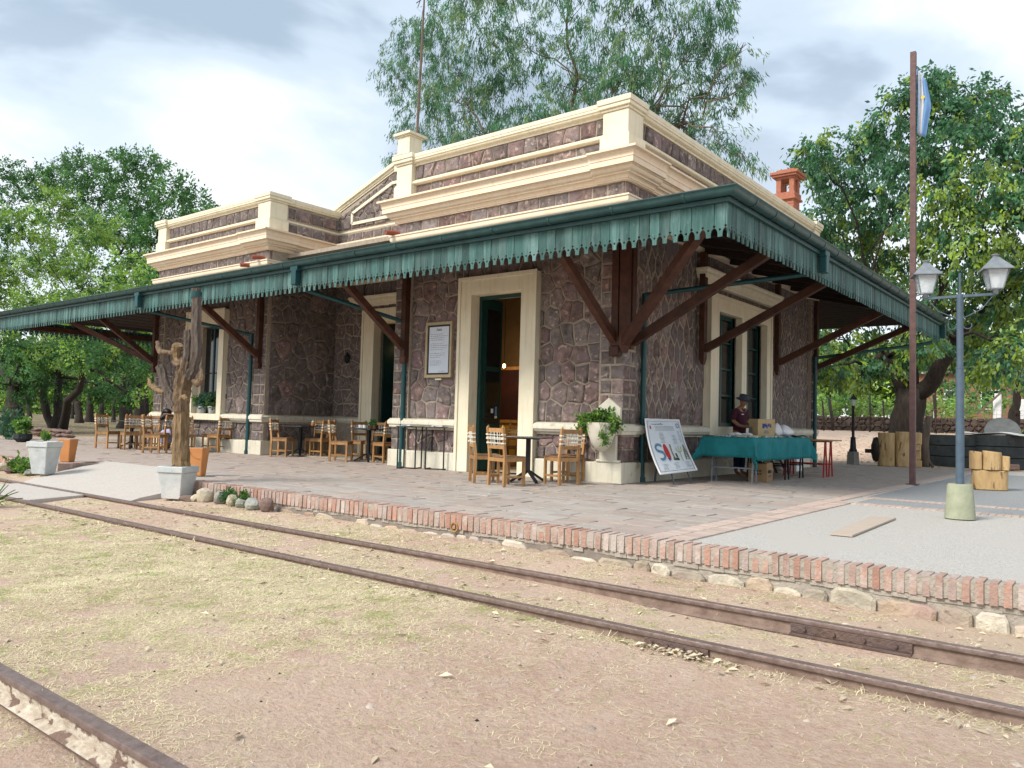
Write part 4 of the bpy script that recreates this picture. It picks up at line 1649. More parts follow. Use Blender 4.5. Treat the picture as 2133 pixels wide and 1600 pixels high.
# bed of mortar and foundation stones
mb_ = MB()
for a, b_ in ((PXL, RX0 - .11), (RX1 + .01, PXR)):
    mb_.box(a, b_, PY + .012, PY + .21, -.15, -.006)
    mb_.box(a, b_, PY + .035, PY + .3, -.5, -.151)
    n = int((b_ - a) / .12)
    for i in range(n):                      # rough squeezed mortar line
        xx = a + (b_ - a) * i / n
        mb_.box(xx + .001, xx + (b_ - a) / n, PY + .012 + R.uniform(0, .02), PY + .04, -.185 - R.uniform(0, .02), -.156)
mb_.box(RX0 - .2, RX0 - .002, PY + .2, -4.7, -.5, -.158)
obj('mortar_bed', mb_, cement, platform)
FST = []
for a, b_ in ((PXL + 8, RX0), (RX1, PXR)):
    cells = []
    xx = 0.0
    while xx < b_ - a:
        l_ = R.uniform(.16, .42)
        hh = R.uniform(.15, .215)
        q_ = [(0, .02), (.25, 0), (.8, .01), (1, .15), (1.0, .7), (.85, .93), (.5, 1.0), (.15, .95), (0, .75)]
        cells.append([(xx + l_ * (p_[0] + R.uniform(-.03, .03)), hh * min(1.04, p_[1] + R.uniform(-.06, .06))) for p_ in q_])
        xx += l_ * 1.02
    panel((a, PY + .028, -.39), X1, NF, b_ - a, .22, cells, depth=.04, gap=.008, store=FST)
emit_pieces(FST, 'foundation_stone', 'foundation_rubble', rubble, platform, 120)

# slab paving
PAV = []


def slab(x0, x1, y0, y1, store, h=.022):
    m = MB()
    g = .006
    z = R.uniform(-.004, .003)
    t1, t2 = R.uniform(-.004, .004), R.uniform(-.004, .004)
    q = [(x0 + g + R.uniform(-.01, .006), y0 + g + R.uniform(-.008, .006)), (x1 - g + R.uniform(-.006, .01), y0 + g + R.uniform(-.008, .006)),
         (x1 - g + R.uniform(-.006, .01), y1 - g + R.uniform(-.006, .008)), (x0 + g + R.uniform(-.01, .006), y1 - g + R.uniform(-.006, .008))]
    zz_ = [z - t1 - t2, z + t1 - t2, z + t1 + t2, z - t1 + t2]
    cxx, cyy = (x0 + x1) / 2, (y0 + y1) / 2
    vs = [(a, b_, -.03) for a, b_ in q] + [(a, b_, c - .004) for (a, b_), c in zip(q, zz_)] + \
         [(a + (cxx - a) * .06, b_ + (cyy - b_) * .06, c) for (a, b_), c in zip(q, zz_)]
    fs = []
    for i in range(4):
        j = (i + 1) % 4
        fs += [(i, j, 4 + j, 4 + i), (4 + i, 4 + j, 8 + j, 8 + i)]
    fs.append((8, 9, 10, 11))
    m.add(vs, fs)
    c = Vector((cxx, cyy, 0))
    store.append((view_score(c, Z1, (x1 - x0) * (y1 - y0)), m, c))


y = PY + .222
row = 0
while y < 14.1:
    d = R.choice((.20, .24, .28, .33))
    segs_ = []
    if y < -4.46:
        segs_ = [(PXL, ramp_xl(y + .12) - .22), (-7.6 + (y + 4.45) / -1.12 * 2.5, 3.42)]
    elif y < -.01:
        segs_ = [(PXL, 3.42)]
    elif y < 2.3:
        segs_ = [(PXL, XL - .02), (XA, XB), (0, 3.42)]
    elif y < YB:
        segs_ = [(0, 3.42)]
    else:
        segs_ = [(-6, 3.42)]
    for a, b_ in segs_:
        x = a - (R.random() * .3 if a > 0 else 0)
        x = a
        while x < b_ - .02:
            l = R.uniform(.30, .72)
            if b_ - x - l < .2:
                l = b_ - x
            slab(x, x + l, y, y + d, PAV)
            x += l
    y += d
    row += 1
emit_pieces(PAV, 'paving_slab', 'slab_paving', paver, platform, 300)
# pale brick strips round the plaza panels
STR = []


def strip_bricks(x0, x1, y0, y1, along):
    if along == 'y':
        yy = y0
        while yy < y1:
            m = MB().box(x0 + .003, x1 - .003, yy + .004, yy + .082, -.03, R.uniform(.0, .004))
            c = Vector(((x0 + x1) / 2, yy + .04, 0))
            STR.append((view_score(c, Z1, .02), m, c))
            yy += .086
    else:
        xx = x0
        while xx < x1:
            m = MB().box(xx + .004, xx + .082, y0 + .003, y1 - .003, -.03, R.uniform(.0, .004))
            c = Vector((xx + .04, (y0 + y1) / 2, 0))
            STR.append((view_score(c, Z1, .02), m, c))
            xx += .086


strip_bricks(3.43, 3.64, PY + .225, 14.2, 'y')
strip_bricks(3.645, 3.855, PY + .225, 0.13, 'y')
strip_bricks(3.86, PXR, -.06, .15, 'x')
strip_bricks(3.72, PXR, 1.14, 1.36, 'x')
emit_pieces(STR, 'strip_brick', 'strip_brickwork', brick_pale, plaza, 150)

# ramp and rail crossing slab
NXr, NYr = 26, 20
V, Fr = [], []
for j in range(NYr + 1):
    f = j / NYr
    y = -4.45 - f * 2.12
    xl = -9.70 + 0.75 * f + .6 * f * f
    xr = -7.3 + (2.6) * min(1, f * 1.9) + .15 * f
    if f > .85:
        xr += (f - .85) * 1.2
    for i in range(NXr + 1):
        g = i / NXr
        x = xl + (xr - xl) * g
        z = .008 - .262 * (f ** 1.05) + .008 * math.sin(7 * x) * f
        edge = min(g, 1 - g)
        z -= .02 * max(0, 1 - edge * 14) * f
        V.append((x, y, z))
for j in range(NYr):
    for i in range(NXr):
        a = j * (NXr + 1) + i
        Fr.append((a, a + NXr + 1, a + NXr + 2, a + 1))
n0 = len(V)
V += [(x, y, -.45) for x, y, z in V]
m = MB().add(V, Fr)
# skirts
for j in range(NYr):
    for i in (0, NXr):
        a = j * (NXr + 1) + i
        m.f.append((a, a + NXr + 1, a + NXr + 1 + n0, a + n0))
        m.m.append(0)
for i in range(NXr):
    a = NYr * (NXr + 1) + i
    m.f.append((a, a + 1, a + 1 + n0, a + n0))
    m.m.append(0)
ramp = obj('ramp', m, rampm, smooth=True)
tag(ramp, 'pale concrete ramp from the platform down to the track', None, None, 'structure')
m = MB()
m.prism([(-8.0, -6.68), (-5.45, -6.68), (-5.15, -7.60), (-7.9, -7.60)], (0, 0, -.15), (0, 0, -.235), (1, 0, 0), (0, 1, 0))
cs = obj('crossing_slab', m, rampm, bevel=.01)
tag(cs, 'concrete slab between the rails at the foot of the ramp', None, None, 'structure')
# strip of paving left of the ramp foot
# ------------------------------------------------------------------ rails
def rail_profile(top, h, hw=.030):
    return [(-hw, top), (hw, top), (hw + .003, top - .008), (hw, top - .03), (.009, top - .04), (.009, top - h + .02), (.055, top - h + .008), (.055, top - h),
            (-.055, top - h), (-.055, top - h + .008), (-.009, top - h + .02), (-.009, top - .04), (-hw, top - .03), (-hw - .003, top - .008)]


dustweb = mat('soil_dusted_rail_web', (0.30, 0.22, 0.175), (0.17, 0.115, 0.09), 9, 0.85, 0.4, 30, coords='World')


def rail(label, y, top, x0, x1, h=.115, splices=(), webm=dustweb, bend=0.0, side=-1):
    t_ = thing('rail', label, 'rail', (0, y, 0))
    prof = rail_profile(top, h)
    xs_ = np.arange(x0, x1 + .01, 1.0)
    vs, fs, ms = [], [], []
    k = len(prof)
    m = MB()
    for i, x_ in enumerate(xs_):
        dy = bend * math.sin(x_ * .8) * .01
        for p in prof:
            vs.append((x_, p[0] + dy, p[1]))
    for i in range(len(xs_) - 1):
        for j in range(k):
            j2 = (j + 1) % k
            fs.append((i * k + j, i * k + j2, (i + 1) * k + j2, (i + 1) * k + j))
            ms.append(1 if j in (0, 1, 2, k - 1, k - 2) else (2 if j in (4, 5, 9, 10, 11) else 0))
    fs.append(tuple(range(k)))
    ms.append(0)
    fs.append(tuple((len(xs_) - 1) * k + j for j in reversed(range(k))))
    ms.append(0)
    m.v, m.f, m.m = vs, fs, ms
    obj('rail_bar', m, [rust, railtop, webm], t_, smooth=True)
    for sx, ln in splices:
        p = MB().box(sx - ln / 2, sx + ln / 2, -.028, -.010, top - .095, top - .034)
        p.box(sx - ln / 2, sx + ln / 2, -.058, -.012, top - .112, top - .095)
        sp = obj('splice_plate', p, rust, t_, bevel=.003)
        for i in range(4):
            bx_ = sx - ln / 2 + ln * (i + .5) / 4
            bo = MB().tube([(bx_, -.026, top - .062), (bx_, -.046, top - .062)], .013, 6)
            obj('bolt', bo, rust, sp)
    return t_


RT_ = -.222
rail('rusty rail nearest the brick platform edge, with bolted splice plates', -6.64, RT_, -60, 30, splices=((5.62, .75), (-1.0, .45)))
rail('rusty rail in the dry grass, second from the platform', -7.655, RT_, -60, 30, splices=((-2.35, .5), (4.9, .42)))
rail('rusty rail with whitish weathered web at the bottom left corner', -10.545, RT_, -45, 20, h=.125, webm=railweb)


# ------------------------------------------------------------------ scattered ground cover
def in_view(x, y, z, mu=60):
    dx, dy, dz = x - CAMC.x, y - CAMC.y, z - CAMC.z
    D = dx * FW.x + dy * FW.y + dz * FW.z
    u = 1066.5 + FPX * (dx * RT.x + dy * RT.y + dz * RT.z) / D
    v = 800 - FPX * (dx * UP.x + dy * UP.y + dz * UP.z) / D
    return (D > .5) & (u > -mu - 200) & (u < 2133 + mu + 200) & (v < 1600 + mu + 150), D


def ground_samples(n, x0, x1, y0, y1):
    x = NR.uniform(x0, x1, n)
    y = NR.uniform(y0, y1, n)
    z = gz(x, y)
    ok, D = in_view(x, y, z)
    return x[ok], y[ok], z[ok], D[ok]


def onrail(y):
    return (np.abs(y + 6.64) < .04) | (np.abs(y + 7.655) < .04) | (np.abs(y + 10.545) < .045)


def oncross(x, y):
    return ((x > -9.4) & (x < -4.55) & (y > -6.62)) | ((x > -8.0) & (x < -5.2) & (y > -7.62) & (y < -6.6))


def grass_field(name, label, n, dens, mats, lmin, lmax, wid, lift, cat, region):
    x, y, z, D = ground_samples(n, *region)
    p = dens(x, y)
    near = np.clip(9.0 / (D + .5), .25, 1.6)
    keep = (NR.random(len(x)) < p * np.clip(near, 0, 1)) & ~onrail(y) & ~oncross(x, y)
    x, y, z, D = x[keep], y[keep], z[keep], D[keep]
    n = len(x)
    a = NR.uniform(0, 2 * PI, n)
    l = NR.uniform(lmin, lmax, n) * (.7 + .6 * NR.random(n))
    w = wid * np.clip(D / 4.5, .8, 2.6)
    el = NR.uniform(.02, lift, n)
    curl = NR.normal(0, 1.0, n)
    V = np.zeros((n, 8, 3), dtype=np.float32)
    P = np.stack([x, y, z + .002], -1)
    ang = a.copy()
    for i in range(4):
        d = np.stack([np.cos(ang), np.sin(ang), np.where(i < 2, el, -el * .9)], -1)
        s = np.stack([-np.sin(ang), np.cos(ang), 0 * ang], -1)
        ww = (w * (1 - .28 * i) / 2)[:, None]
        V[:, 2 * i] = P - s * ww
        V[:, 2 * i + 1] = P + s * ww
        P = P + d * (l / 3)[:, None]
        P[:, 2] = np.maximum(P[:, 2], z + .003)
        ang = ang + curl * .45
    F = []
    base_ = np.arange(n) * 8
    for i in range(3):
        F.append(np.stack([base_ + 2 * i, base_ + 2 * i + 1, base_ + 2 * i + 3, base_ + 2 * i + 2], -1))
    F = np.stack(F, 1).reshape(-1, 4)
    tone = np.repeat(NR.random(n), 3)
    mi = None
    if len(mats) > 1:
        gpatch = vnoise(x, y, .8, 9) * .25 + vnoise(x, y, .13, 5) * .75
        mi = np.repeat(((gpatch + NR.normal(0, .14, n)) > .74).astype(int), 3)
    o = fast(name, V.reshape(-1, 3), F, mats, mi, tone)
    return tag(o, label, cat, None, 'stuff')


def dens_field(x, y):
    p = vnoise(x, y, 1.3, 3) * .30 + vnoise(x, y, .32, 4) * .35 + vnoise(x, y, .11, 14) * .35
    # lush patch in the middle between the tracks, bare soil to the right
    mid = np.exp(-((x - 1.6) / 2.8) ** 2 - ((y + 8.7) / 1.0) ** 2)
    bare = sstep(2.6, 4.4, x + (y + 9) * .35) * (y < -7.8)
    rail1 = np.exp(-((y + 7.78) / .12) ** 2)
    left = sstep(4.2, 1.0, x) * (y < -7.7)
    q = sstep(.40 - .26 * mid - .06 * left, .64 - .2 * mid - .05 * left, p) * (.75 + .9 * mid)
    q = q * (1 - .85 * bare) + .5 * rail1 * vnoise(x, y, .5, 8)
    tr = (y > -7.6)
    q = np.where(tr, q * .6, q)
    return np.clip(q, 0, 1)


grass_field('dry_grass', 'straw coloured and pale green trampled grass over the yard soil', 820000, dens_field, [straw, greengrass], .028, .065, .0036, .25, 'grass', (-12, 8.2, -12.0, -5.62))
# taller tufts hugging rails
grass_field('grass_tufts', 'tufts of dry grass growing along the rails', 60000,
            lambda x, y: np.clip(np.exp(-((y + 7.74) / .05) ** 2) + .7 * np.exp(-((y + 6.55) / .05) ** 2) + .6 * np.exp(-((y + 10.46) / .05) ** 2), 0, 1) * sstep(.4, .65, vnoise(x, y, .6, 12)),
            [straw, greengrass], .05, .10, .0045, .9, 'grass', (-12, 8.5, -12.2, -5.9))


def leaf_litter(name, label, n, dens, mt, l0, l1, asp, cat, region, flat=.25):
    x, y, z, D = ground_samples(n, *region)
    keep = (NR.random(len(x)) < dens(x, y)) & ~onrail(y) & ~oncross(x, y)
    x, y, z = x[keep], y[keep], z[keep]
    n = len(x)
    a = NR.uniform(0, 2 * PI, n)
    l = NR.uniform(l0, l1, n)
    d = np.stack([np.cos(a), np.sin(a), NR.uniform(-.1, flat, n)], -1)
    s = np.stack([-np.sin(a), np.cos(a), NR.uniform(-.3, .3, n)], -1)
    c = np.stack([x, y, z + .006], -1)
    V = np.stack([c, c + d * (l * .5)[:, None] + s * (l * asp)[:, None] + [0, 0, .01], c + d * l[:, None], c + d * (l * .5)[:, None] - s * (l * asp)[:, None] + [0, 0, .004]], 1)
    V[:, :, 2] = np.maximum(V[:, :, 2], (z + .003)[:, None])
    o = fast(name, V.reshape(-1, 3), np.arange(4 * n).reshape(n, 4), mt, None, NR.random(n))
    return tag(o, label, cat, None, 'stuff')


leaf_litter('dead_leaves', 'pale curled dead leaves lying by the rails and platform foot', 9000,
            lambda x, y: np.clip(.25 * (y > -7.6) + 1.0 * np.exp(-((y + 7.85) / .12) ** 2) * (vnoise(x, y, .9, 21) > .5) + .05, 0, 1), deadleaf, .03, .085, .17, 'leaves', (-12, 8.5, -12, -5.65))
leaf_litter('leaf_heap', 'small heap of pale leaves against the near rail', 1500, lambda x, y: np.exp(-(((x - 4.95) / .22) ** 2 + ((y + 7.76) / .07) ** 2)), deadleaf, .03, .07, .2, 'leaves', (4.2, 5.7, -8.1, -7.70), .4)


def pebbles(name, label, n, dens, mt, r0, r1, region, cat):
    x, y, z, D = ground_samples(n, *region)
    keep = (NR.random(len(x)) < dens(x, y)) & ~onrail(y) & ~oncross(x, y)
    x, y, z = x[keep], y[keep], z[keep]
    n = len(x)
    r_ = NR.uniform(r0, r1, n) ** 1.0
    a = NR.uniform(0, PI, n)
    dirs = np.array([[1, 0, 0], [0, 1, 0], [-1, 0, 0], [0, -1, 0], [0, 0, 1]], dtype=float)
    V = np.zeros((n, 5, 3))
    for i, dd in enumerate(dirs):
        ca, sa = np.cos(a), np.sin(a)
        k = NR.uniform(.7, 1.3, n) * r_
        V[:, i, 0] = x + (dd[0] * ca - dd[1] * sa) * k
        V[:, i, 1] = y + (dd[0] * sa + dd[1] * ca) * k
        V[:, i, 2] = z - .002 + dd[2] * k * .75
    base_ = np.arange(n)[:, None] * 5
    F = (base_[:, :, None] + np.array([[0, 1, 4], [1, 2, 4], [2, 3, 4], [3, 0, 4]])[None]).reshape(-1, 3)
    o = fast(name, V.reshape(-1, 3), F, mt, None, np.repeat(NR.random(n), 4))
    return tag(o, label, cat, None, 'stuff')


pebbles('pebbles', 'small pebbles strewn over the soil', 26000, lambda x, y: .25 + .75 * (vnoise(x, y, .7, 31) > .6), pebblem, .003, .011, (-8, 8.5, -12.1, -5.7), 'pebbles')
pebbles('larger_pebbles', 'scattered larger pale pebbles on the soil', 700, lambda x, y: .6 + 0 * x, pebblem, .010, .026, (-8, 8.5, -12.1, -5.7), 'pebbles')
pebbles('goat_droppings', 'dark droppings scattered on the grass', 420, lambda x, y: .5 * (vnoise(x, y, 1.4, 41) > .45), droppings, .007, .015, (-2, 8.0, -12.0, -7.7), 'droppings')
# leaf litter under the back trees
leaf_litter('back_leaf_litter', 'pale fallen leaves on the earth behind the platform', 26000, lambda x, y: .5 + 0 * x, deadleaf, .06, .16, .2, 'leaves', (-14, 12, 14.8, 44))
leaf_litter('left_leaf_litter', 'fallen leaves under the trees left of the station', 9000, lambda x, y: .5 + 0 * x, deadleaf, .06, .14, .2, 'leaves', (-70, -25, -10, 40))


# ------------------------------------------------------------------ rocks
def rock_mesh(seed, sx, sy, sz):
    rr = random.Random(seed)
    bm = bmesh.new()
    bmesh.ops.create_icosphere(bm, subdivisions=2, radius=1)
    for _ in range(7):
        n = Vector((rr.gauss(0, 1), rr.gauss(0, 1), rr.gauss(0, 1))).normalized()
        d = rr.uniform(.62, .85)
        for v in bm.verts:
            k = v.co.dot(n)
            if k > d:
                v.co -= n * (k - d)
    for v in bm.verts:
        v.co *= 1 + rr.uniform(-.04, .04)
        v.co = Vector((v.co.x * sx, v.co.y * sy, v.co.z * sz))
    me = bpy.data.meshes.new('rock')
    bm.to_mesh(me)
    bm.free()
    me.materials.append(rockm)
    return me


rk_pale = mat('pale_rock', (0.56, 0.50, 0.38), (0.38, 0.32, 0.23), 8, 0.9, 0.8, 18, 0.1)
rk_grey = mat('grey_green_rock', (0.40, 0.40, 0.35), (0.26, 0.26, 0.22), 8, 0.9, 0.8, 18, 0.1)
rk_brown = mat('brown_rock', (0.25, 0.17, 0.14), (0.15, 0.10, 0.085), 8, 0.9, 0.8, 18, 0.1)
rocks = [
    (393, 1042, .15, .11, .06, rk_brown, 'flat brown rock right of the cactus planter, lowest of the border'),
    (412, 1024, .13, .10, .07, rk_pale, 'low pale rock between the flat brown rock and the tallest rock'),
    (427, 1042, .14, .12, .15, rk_pale, 'tallest pale rough rock of the border by the platform foot'),
    (459, 1044, .10, .09, .12, rk_grey, 'blue grey upright rock in the border by the platform foot'),
    (482, 1048, .12, .10, .10, rk_pale, 'squarish tan rock in the middle of the platform foot border'),
    (503, 1052, .09, .08, .09, rk_grey, 'small rounded grey rock between two square rocks'),
    (526, 1060, .13, .11, .11, rk_grey, 'pale grey green rock standing in front of the border row'),
    (556, 1054, .13, .11, .12, rk_brown, 'square brown rock at the right end of the border'),
    (340, 1031, .09, .07, .05, rk_brown, 'small pinkish rock at the front foot of the cactus planter'),
    (356, 1036, .08, .06, .045, rk_grey, 'small grey rock touching the cactus planter base'),
    (62, 990, .14, .11, .08, rk_grey, 'bluish rock among the plants left of the empty grey planter'),
    (20, 985, .20, .14, .10, rk_brown, 'dark rounded rock at the far left below the platform edge'),
    (5, 972, .16, .12, .10, rk_pale, 'pale rock at the left picture edge below the platform'),
    (92, 996, .12, .10, .04, rk_brown, 'flat dark stone at the left foot of the empty planter'),
]
for i, (u, v, sx, sy, sz, mt, lab) in enumerate(rocks):
    p = at(u, v, 'z', -.25)
    if p.y > -5.70:
        p = at(u, v, 'y', -5.72)
    o = bpy.data.objects.new('rock', rock_mesh(i + 3, sx, sy, sz))
    o.data.materials[0] = mt
    COL.objects.link(o)
    o.location = (p.x, p.y, gz(p.x, p.y) + sz * .65)
    o.rotation_euler = (0, 0, R.uniform(0, 3))
    tag(o, lab, 'rock', 'rocks along the platform foot')
for (u, v, r_, mt, lab) in ((1288, 1363, .028, pebblem, ''),):
    pass


# ------------------------------------------------------------------ leaves and trees
def leaf_quads(C, Dr, L, W, flat=None):
    n = len(C)
    Dr = Dr / (np.linalg.norm(Dr, axis=1, keepdims=True) + 1e-9)
    rnd = NR.normal(0, 1, (n, 3))
    S = np.cross(Dr, rnd)
    S /= (np.linalg.norm(S, axis=1, keepdims=True) + 1e-9)
    L = L[:, None]
    W = W[:, None]
    V = np.stack([C, C + Dr * L * .45 + S * W, C + Dr * L, C + Dr * L * .45 - S * W], 1)
    return V


def crown(name, clumps, per, lsize, lw, mats, probs, parent, droop=0.3, spray=.35, sprays_per=40, shell=.55, flatz=.75, tight=.22):
    """clumps: (centre, radius). leaves grouped in sprays that hang from short shoots"""
    Cs, Ds, Ls, Ws, Ms, Ts = [], [], [], [], [], []
    for (c, r_), pr_ in zip(clumps, probs):
        c = np.array(c)
        ns = max(6, int(sprays_per * r_ ** 1.6))
        d = NR.normal(0, 1, (ns, 3))
        d /= np.linalg.norm(d, axis=1, keepdims=True)
        rr = r_ * (shell + (1 - shell) * NR.random(ns)) ** .8 * NR.uniform(.45, 1.08, ns) ** .5
        pos = c + d * rr[:, None] * np.array([1, 1, flatz])
        sd = d + NR.normal(0, .5, (ns, 3))
        sd[:, 2] -= droop
        sd /= np.linalg.norm(sd, axis=1, keepdims=True)
        ssz = spray * NR.uniform(.5, 1.3, ns)
        tone_s = np.clip(NR.normal(.5, .22, ns) , 0, 1)
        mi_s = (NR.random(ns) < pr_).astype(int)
        k = per
        t_ = NR.random((ns, k))
        P = pos[:, None, :] + sd[:, None, :] * (t_ * ssz[:, None])[:, :, None] + NR.normal(0, tight, (ns, k, 3)) * ssz[:, None, None]
        DD = sd[:, None, :] * .8 + NR.normal(0, .6, (ns, k, 3))
        DD[:, :, 2] -= droop
        Cs.append(P.reshape(-1, 3))
        Ds.append(DD.reshape(-1, 3))
        Ls.append(lsize * NR.uniform(.6, 1.3, ns * k))
        Ms.append(np.repeat(mi_s, k))
        Ts.append(np.clip(np.repeat(tone_s, k) + NR.normal(0, .12, ns * k), 0, 1))
    C = np.concatenate(Cs)
    D_ = np.concatenate(Ds)
    L = np.concatenate(Ls)
    V = leaf_quads(C, D_, L, L * lw)
    n = len(C)
    return fast(name, V.reshape(-1, 3), np.arange(4 * n).reshape(n, 4), mats, np.concatenate(Ms), np.concatenate(Ts), parent)


def limb_path(a, b_, n=5, arc=.12, jit=.06):
    a, b_ = Vector(a), Vector(b_)
    L = (b_ - a).length
    out = []
    for i in range(n + 1):
        f = i / n
        p = a.lerp(b_, f)
        p.z += arc * L * math.sin(PI * f)
        if 0 < i < n:
            p += Vector((R.gauss(0, jit), R.gauss(0, jit), R.gauss(0, jit))) * L * .5
        out.append(p)
    return out


def tree(label, base, forks, trunk_r, clumps, mats, prob, barkm, per=26, lsize=.14, lw=.16, droop=.3, spray=.45, sprays_per=30,
         shell=.5, flatz=.8, group=None, name='tree', limb_r=.3, probs=None, twigs=4, arc=.1, cat='tree', trunk_n=10, flare=1.5, fork_at=.55, tight=.22):
    base = Vector(base)
    t_ = thing(name, label, cat, tuple(base), 0, group)
    m = MB()
    forks = [Vector(f) for f in forks]
    nodes = []
    p0 = base + Vector((0, 0, -.3))
    cen = sum(forks, Vector()) / len(forks)
    mid = base.lerp(cen, fork_at)
    if fork_at > 0:
        pts = [p0, base + Vector((0, 0, .15))] + limb_path(base + Vector((0, 0, .5)), mid, 4, 0, .04)
        rs = [trunk_r * flare, trunk_r * (flare * .6 + .4)] + [trunk_r * (1 - .2 * i / 4) for i in range(5)]
        m.tube([p - base for p in pts], rs, trunk_n, jit=.10)
    for f in forks:
        st_ = mid + Vector((f.x - mid.x, f.y - mid.y, 0)) * .08 - Vector((0, 0, .25)) if fork_at > 0 else base + (Vector((f.x - base.x, f.y - base.y, 0)) * .12) - Vector((0, 0, .2))
        pts = limb_path(st_, f, 5, -.04, .06)
        r0_ = trunk_r * (.72 if fork_at > 0 else .62) / max(1, len(forks)) ** .25
        m.tube([p - base for p in pts], [r0_ * (1 - .38 * i / 5) for i in range(6)], trunk_n, jit=.12)
        nodes.append((f, r0_ * .62))
    order = sorted(clumps, key=lambda c: min((Vector(c[0]) - f).length for f in forks))
    for c, r_ in order:
        c = Vector(c)
        best = min(nodes, key=lambda nd: (nd[0] - c).length + .25 * min((nd[0] - f).length for f in forks) + (2.0 if nd[1] < .04 else 0))
        r0 = max(.022, best[1] * .72)
        r1 = max(.012, r0 * .45)
        pts = limb_path(best[0], c, 5, arc * .6, .09)
        rs = [r0 + (r1 - r0) * i / 5 for i in range(6)]
        m.tube([p - base for p in pts], rs, 6, jit=.06)
        for i in (2, 3, 4, 5):
            nodes.append((pts[i], rs[i]))
        for _ in range(twigs):
            d = Vector((R.gauss(0, 1), R.gauss(0, 1), R.gauss(.2, .8))).normalized()
            st = pts[R.choice((3, 4, 5))]
            en = c + d * r_ * R.uniform(.6, 1.0)
            tp = limb_path(st, en, 3, .05, .1)
            m.tube([p - base for p in tp], [r1 * .7, r1 * .5, r1 * .35, .006], 4, cap=False)
    obj('trunk', m, barkm, t_, smooth='all', fix=False)
    cl = [((Vector(c) - base)[:], r_) for c, r_ in clumps]
    crown('crown', cl, per, lsize, lw, mats, probs or [prob] * len(cl), t_, droop, spray, sprays_per, shell, flatz, tight)
    return t_


def px_clumps(lst, y0, spread):
    """(u, v, r_px[, dy]) seen in the photo -> world clumps spread in depth round the plane y = y0"""
    out = []
    for q in lst:
        u, v, rp = q[:3]
        yy = y0 + (q[3] if len(q) > 3 else R.uniform(-spread, spread))
        p = at(u, v, 'y', yy)
        D = (p - CAMC).dot(FW)
        out.append((tuple(p), rp * D / FPX))
    return out


# big eucalyptus behind the station
EY = 21.0
euc = px_clumps([(850, 90, 62), (828, 160, 48), (885, 210, 62), (850, 270, 38), (935, 130, 72), (965, 215, 80), (1000, 60, 80), (905, 40, 48),
                 (1480, 90, 60), (1535, 155, 38), (1500, 205, 40), (1405, 60, 80), (1430, 170, 70), (1335, 120, 80), (1250, 60, 80), (1200, 160, 85),
                 (1100, 100, 80), (1050, 200, 80), (1130, 250, 80), (1010, 285, 62), (930, 300, 46), (1250, 240, 75), (1350, 235, 62), (1420, 260, 48),
                 (1500, 305, 48), (1552, 335, 30), (1180, -60, 110), (1040, -50, 90), (1340, -40, 95), (822, 330, 20), (1290, 170, 70), (1480, 10, 60), (960, -10, 60),
                 (1450, 300, 50), (1160, 300, 70), (1080, 320, 60), (1250, 320, 60), (1380, 320, 55), (1545, 100, 22), (1560, 170, 18)], EY, 3.2)
eb_ = at(1190, 905, 'y', EY)
tree('huge feathery eucalyptus with drooping leaves towering behind the station roof', (eb_.x, EY, -.05),
     [at(1050, 330, 'y', EY)[:], at(1190, 260, 'y', EY + 1)[:], at(1330, 300, 'y', EY - .5)[:]], .62, euc, [leaf_euc, leaf_euc_b], .28, bark_pale,
     fork_at=.5, tight=.15, per=44, lsize=.27, lw=.085, droop=1.3, spray=.85, sprays_per=23, shell=.3, flatz=.9, name='eucalyptus_tree', twigs=13, arc=.15, limb_r=.2)

# broad tree right
RY = 17.0
rc = px_clumps([(1700, 320, 45), (1690, 365, 40), (1745, 380, 60), (1800, 300, 55), (1855, 260, 60), (1905, 205, 50), (1950, 180, 42), (2020, 225, 60), (2080, 265, 55),
                (2125, 330, 70), (1985, 300, 75), (1905, 340, 80), (1825, 420, 75), (1770, 500, 60), (1850, 520, 80), (1950, 430, 85), (2050, 390, 85), (2100, 480, 90),
                (2000, 530, 90), (1900, 620, 75), (1825, 620, 50), (2010, 640, 85), (2100, 620, 90), (1765, 715, 55), (1850, 740, 50), (2060, 730, 80), (2120, 740, 70),
                (1735, 770, 40), (1790, 780, 45), (2190, 420, 90), (2200, 560, 90), (2190, 250, 70), (1980, 730, 55), (1930, 700, 50), (1960, 240, 50), (1720, 450, 45), (1740, 590, 45), (1690, 690, 35)], RY, 3.0)
rprob = [.12 if q[0][2] > 8.5 else .62 for q in rc]
rc += px_clumps([(1935, 175, 30), (1960, 160, 25), (2050, 205, 40), (1670, 345, 25), (1715, 520, 40), (1700, 620, 35)], RY, 1.5)
rprob += [.1] * 6
tb = at(1880, 967, 'y', RY)
tree('large spreading tree with dark forked trunk behind the flagpole', (tb.x, RY, -.02),
     [at(1845, 740, 'y', RY)[:], at(1895, 690, 'y', RY + .6)[:], at(1990, 700, 'y', RY - .4)[:]], .56, rc, [leaf_r, leaf_ry], .4, bark,
     per=30, lsize=.17, lw=.24, fork_at=.6, tight=.18, droop=.85, spray=.50, sprays_per=58, shell=.4, flatz=.85, name='broad_tree', probs=rprob, twigs=5, flare=1.25)
# second tree at the right frame edge
R2 = 33.0
rc2 = px_clumps([(2110, 700, 60), (2150, 640, 70), (2060, 760, 40), (2130, 780, 40), (2200, 700, 80), (2170, 560, 80), (2090, 600, 70)], R2, 3)
tb = at(2108, 893, 'y', R2)
tree('leaning tree with grey trunk at the right edge of the picture', (tb.x, R2, gz(tb.x, R2)), [at(2120, 800, 'y', R2)[:]], .30, rc2, [leaf_r, leaf_ry], .3, bark,
     per=24, lsize=.24, lw=.24, spray=.5, sprays_per=16, name='broad_tree', twigs=3)

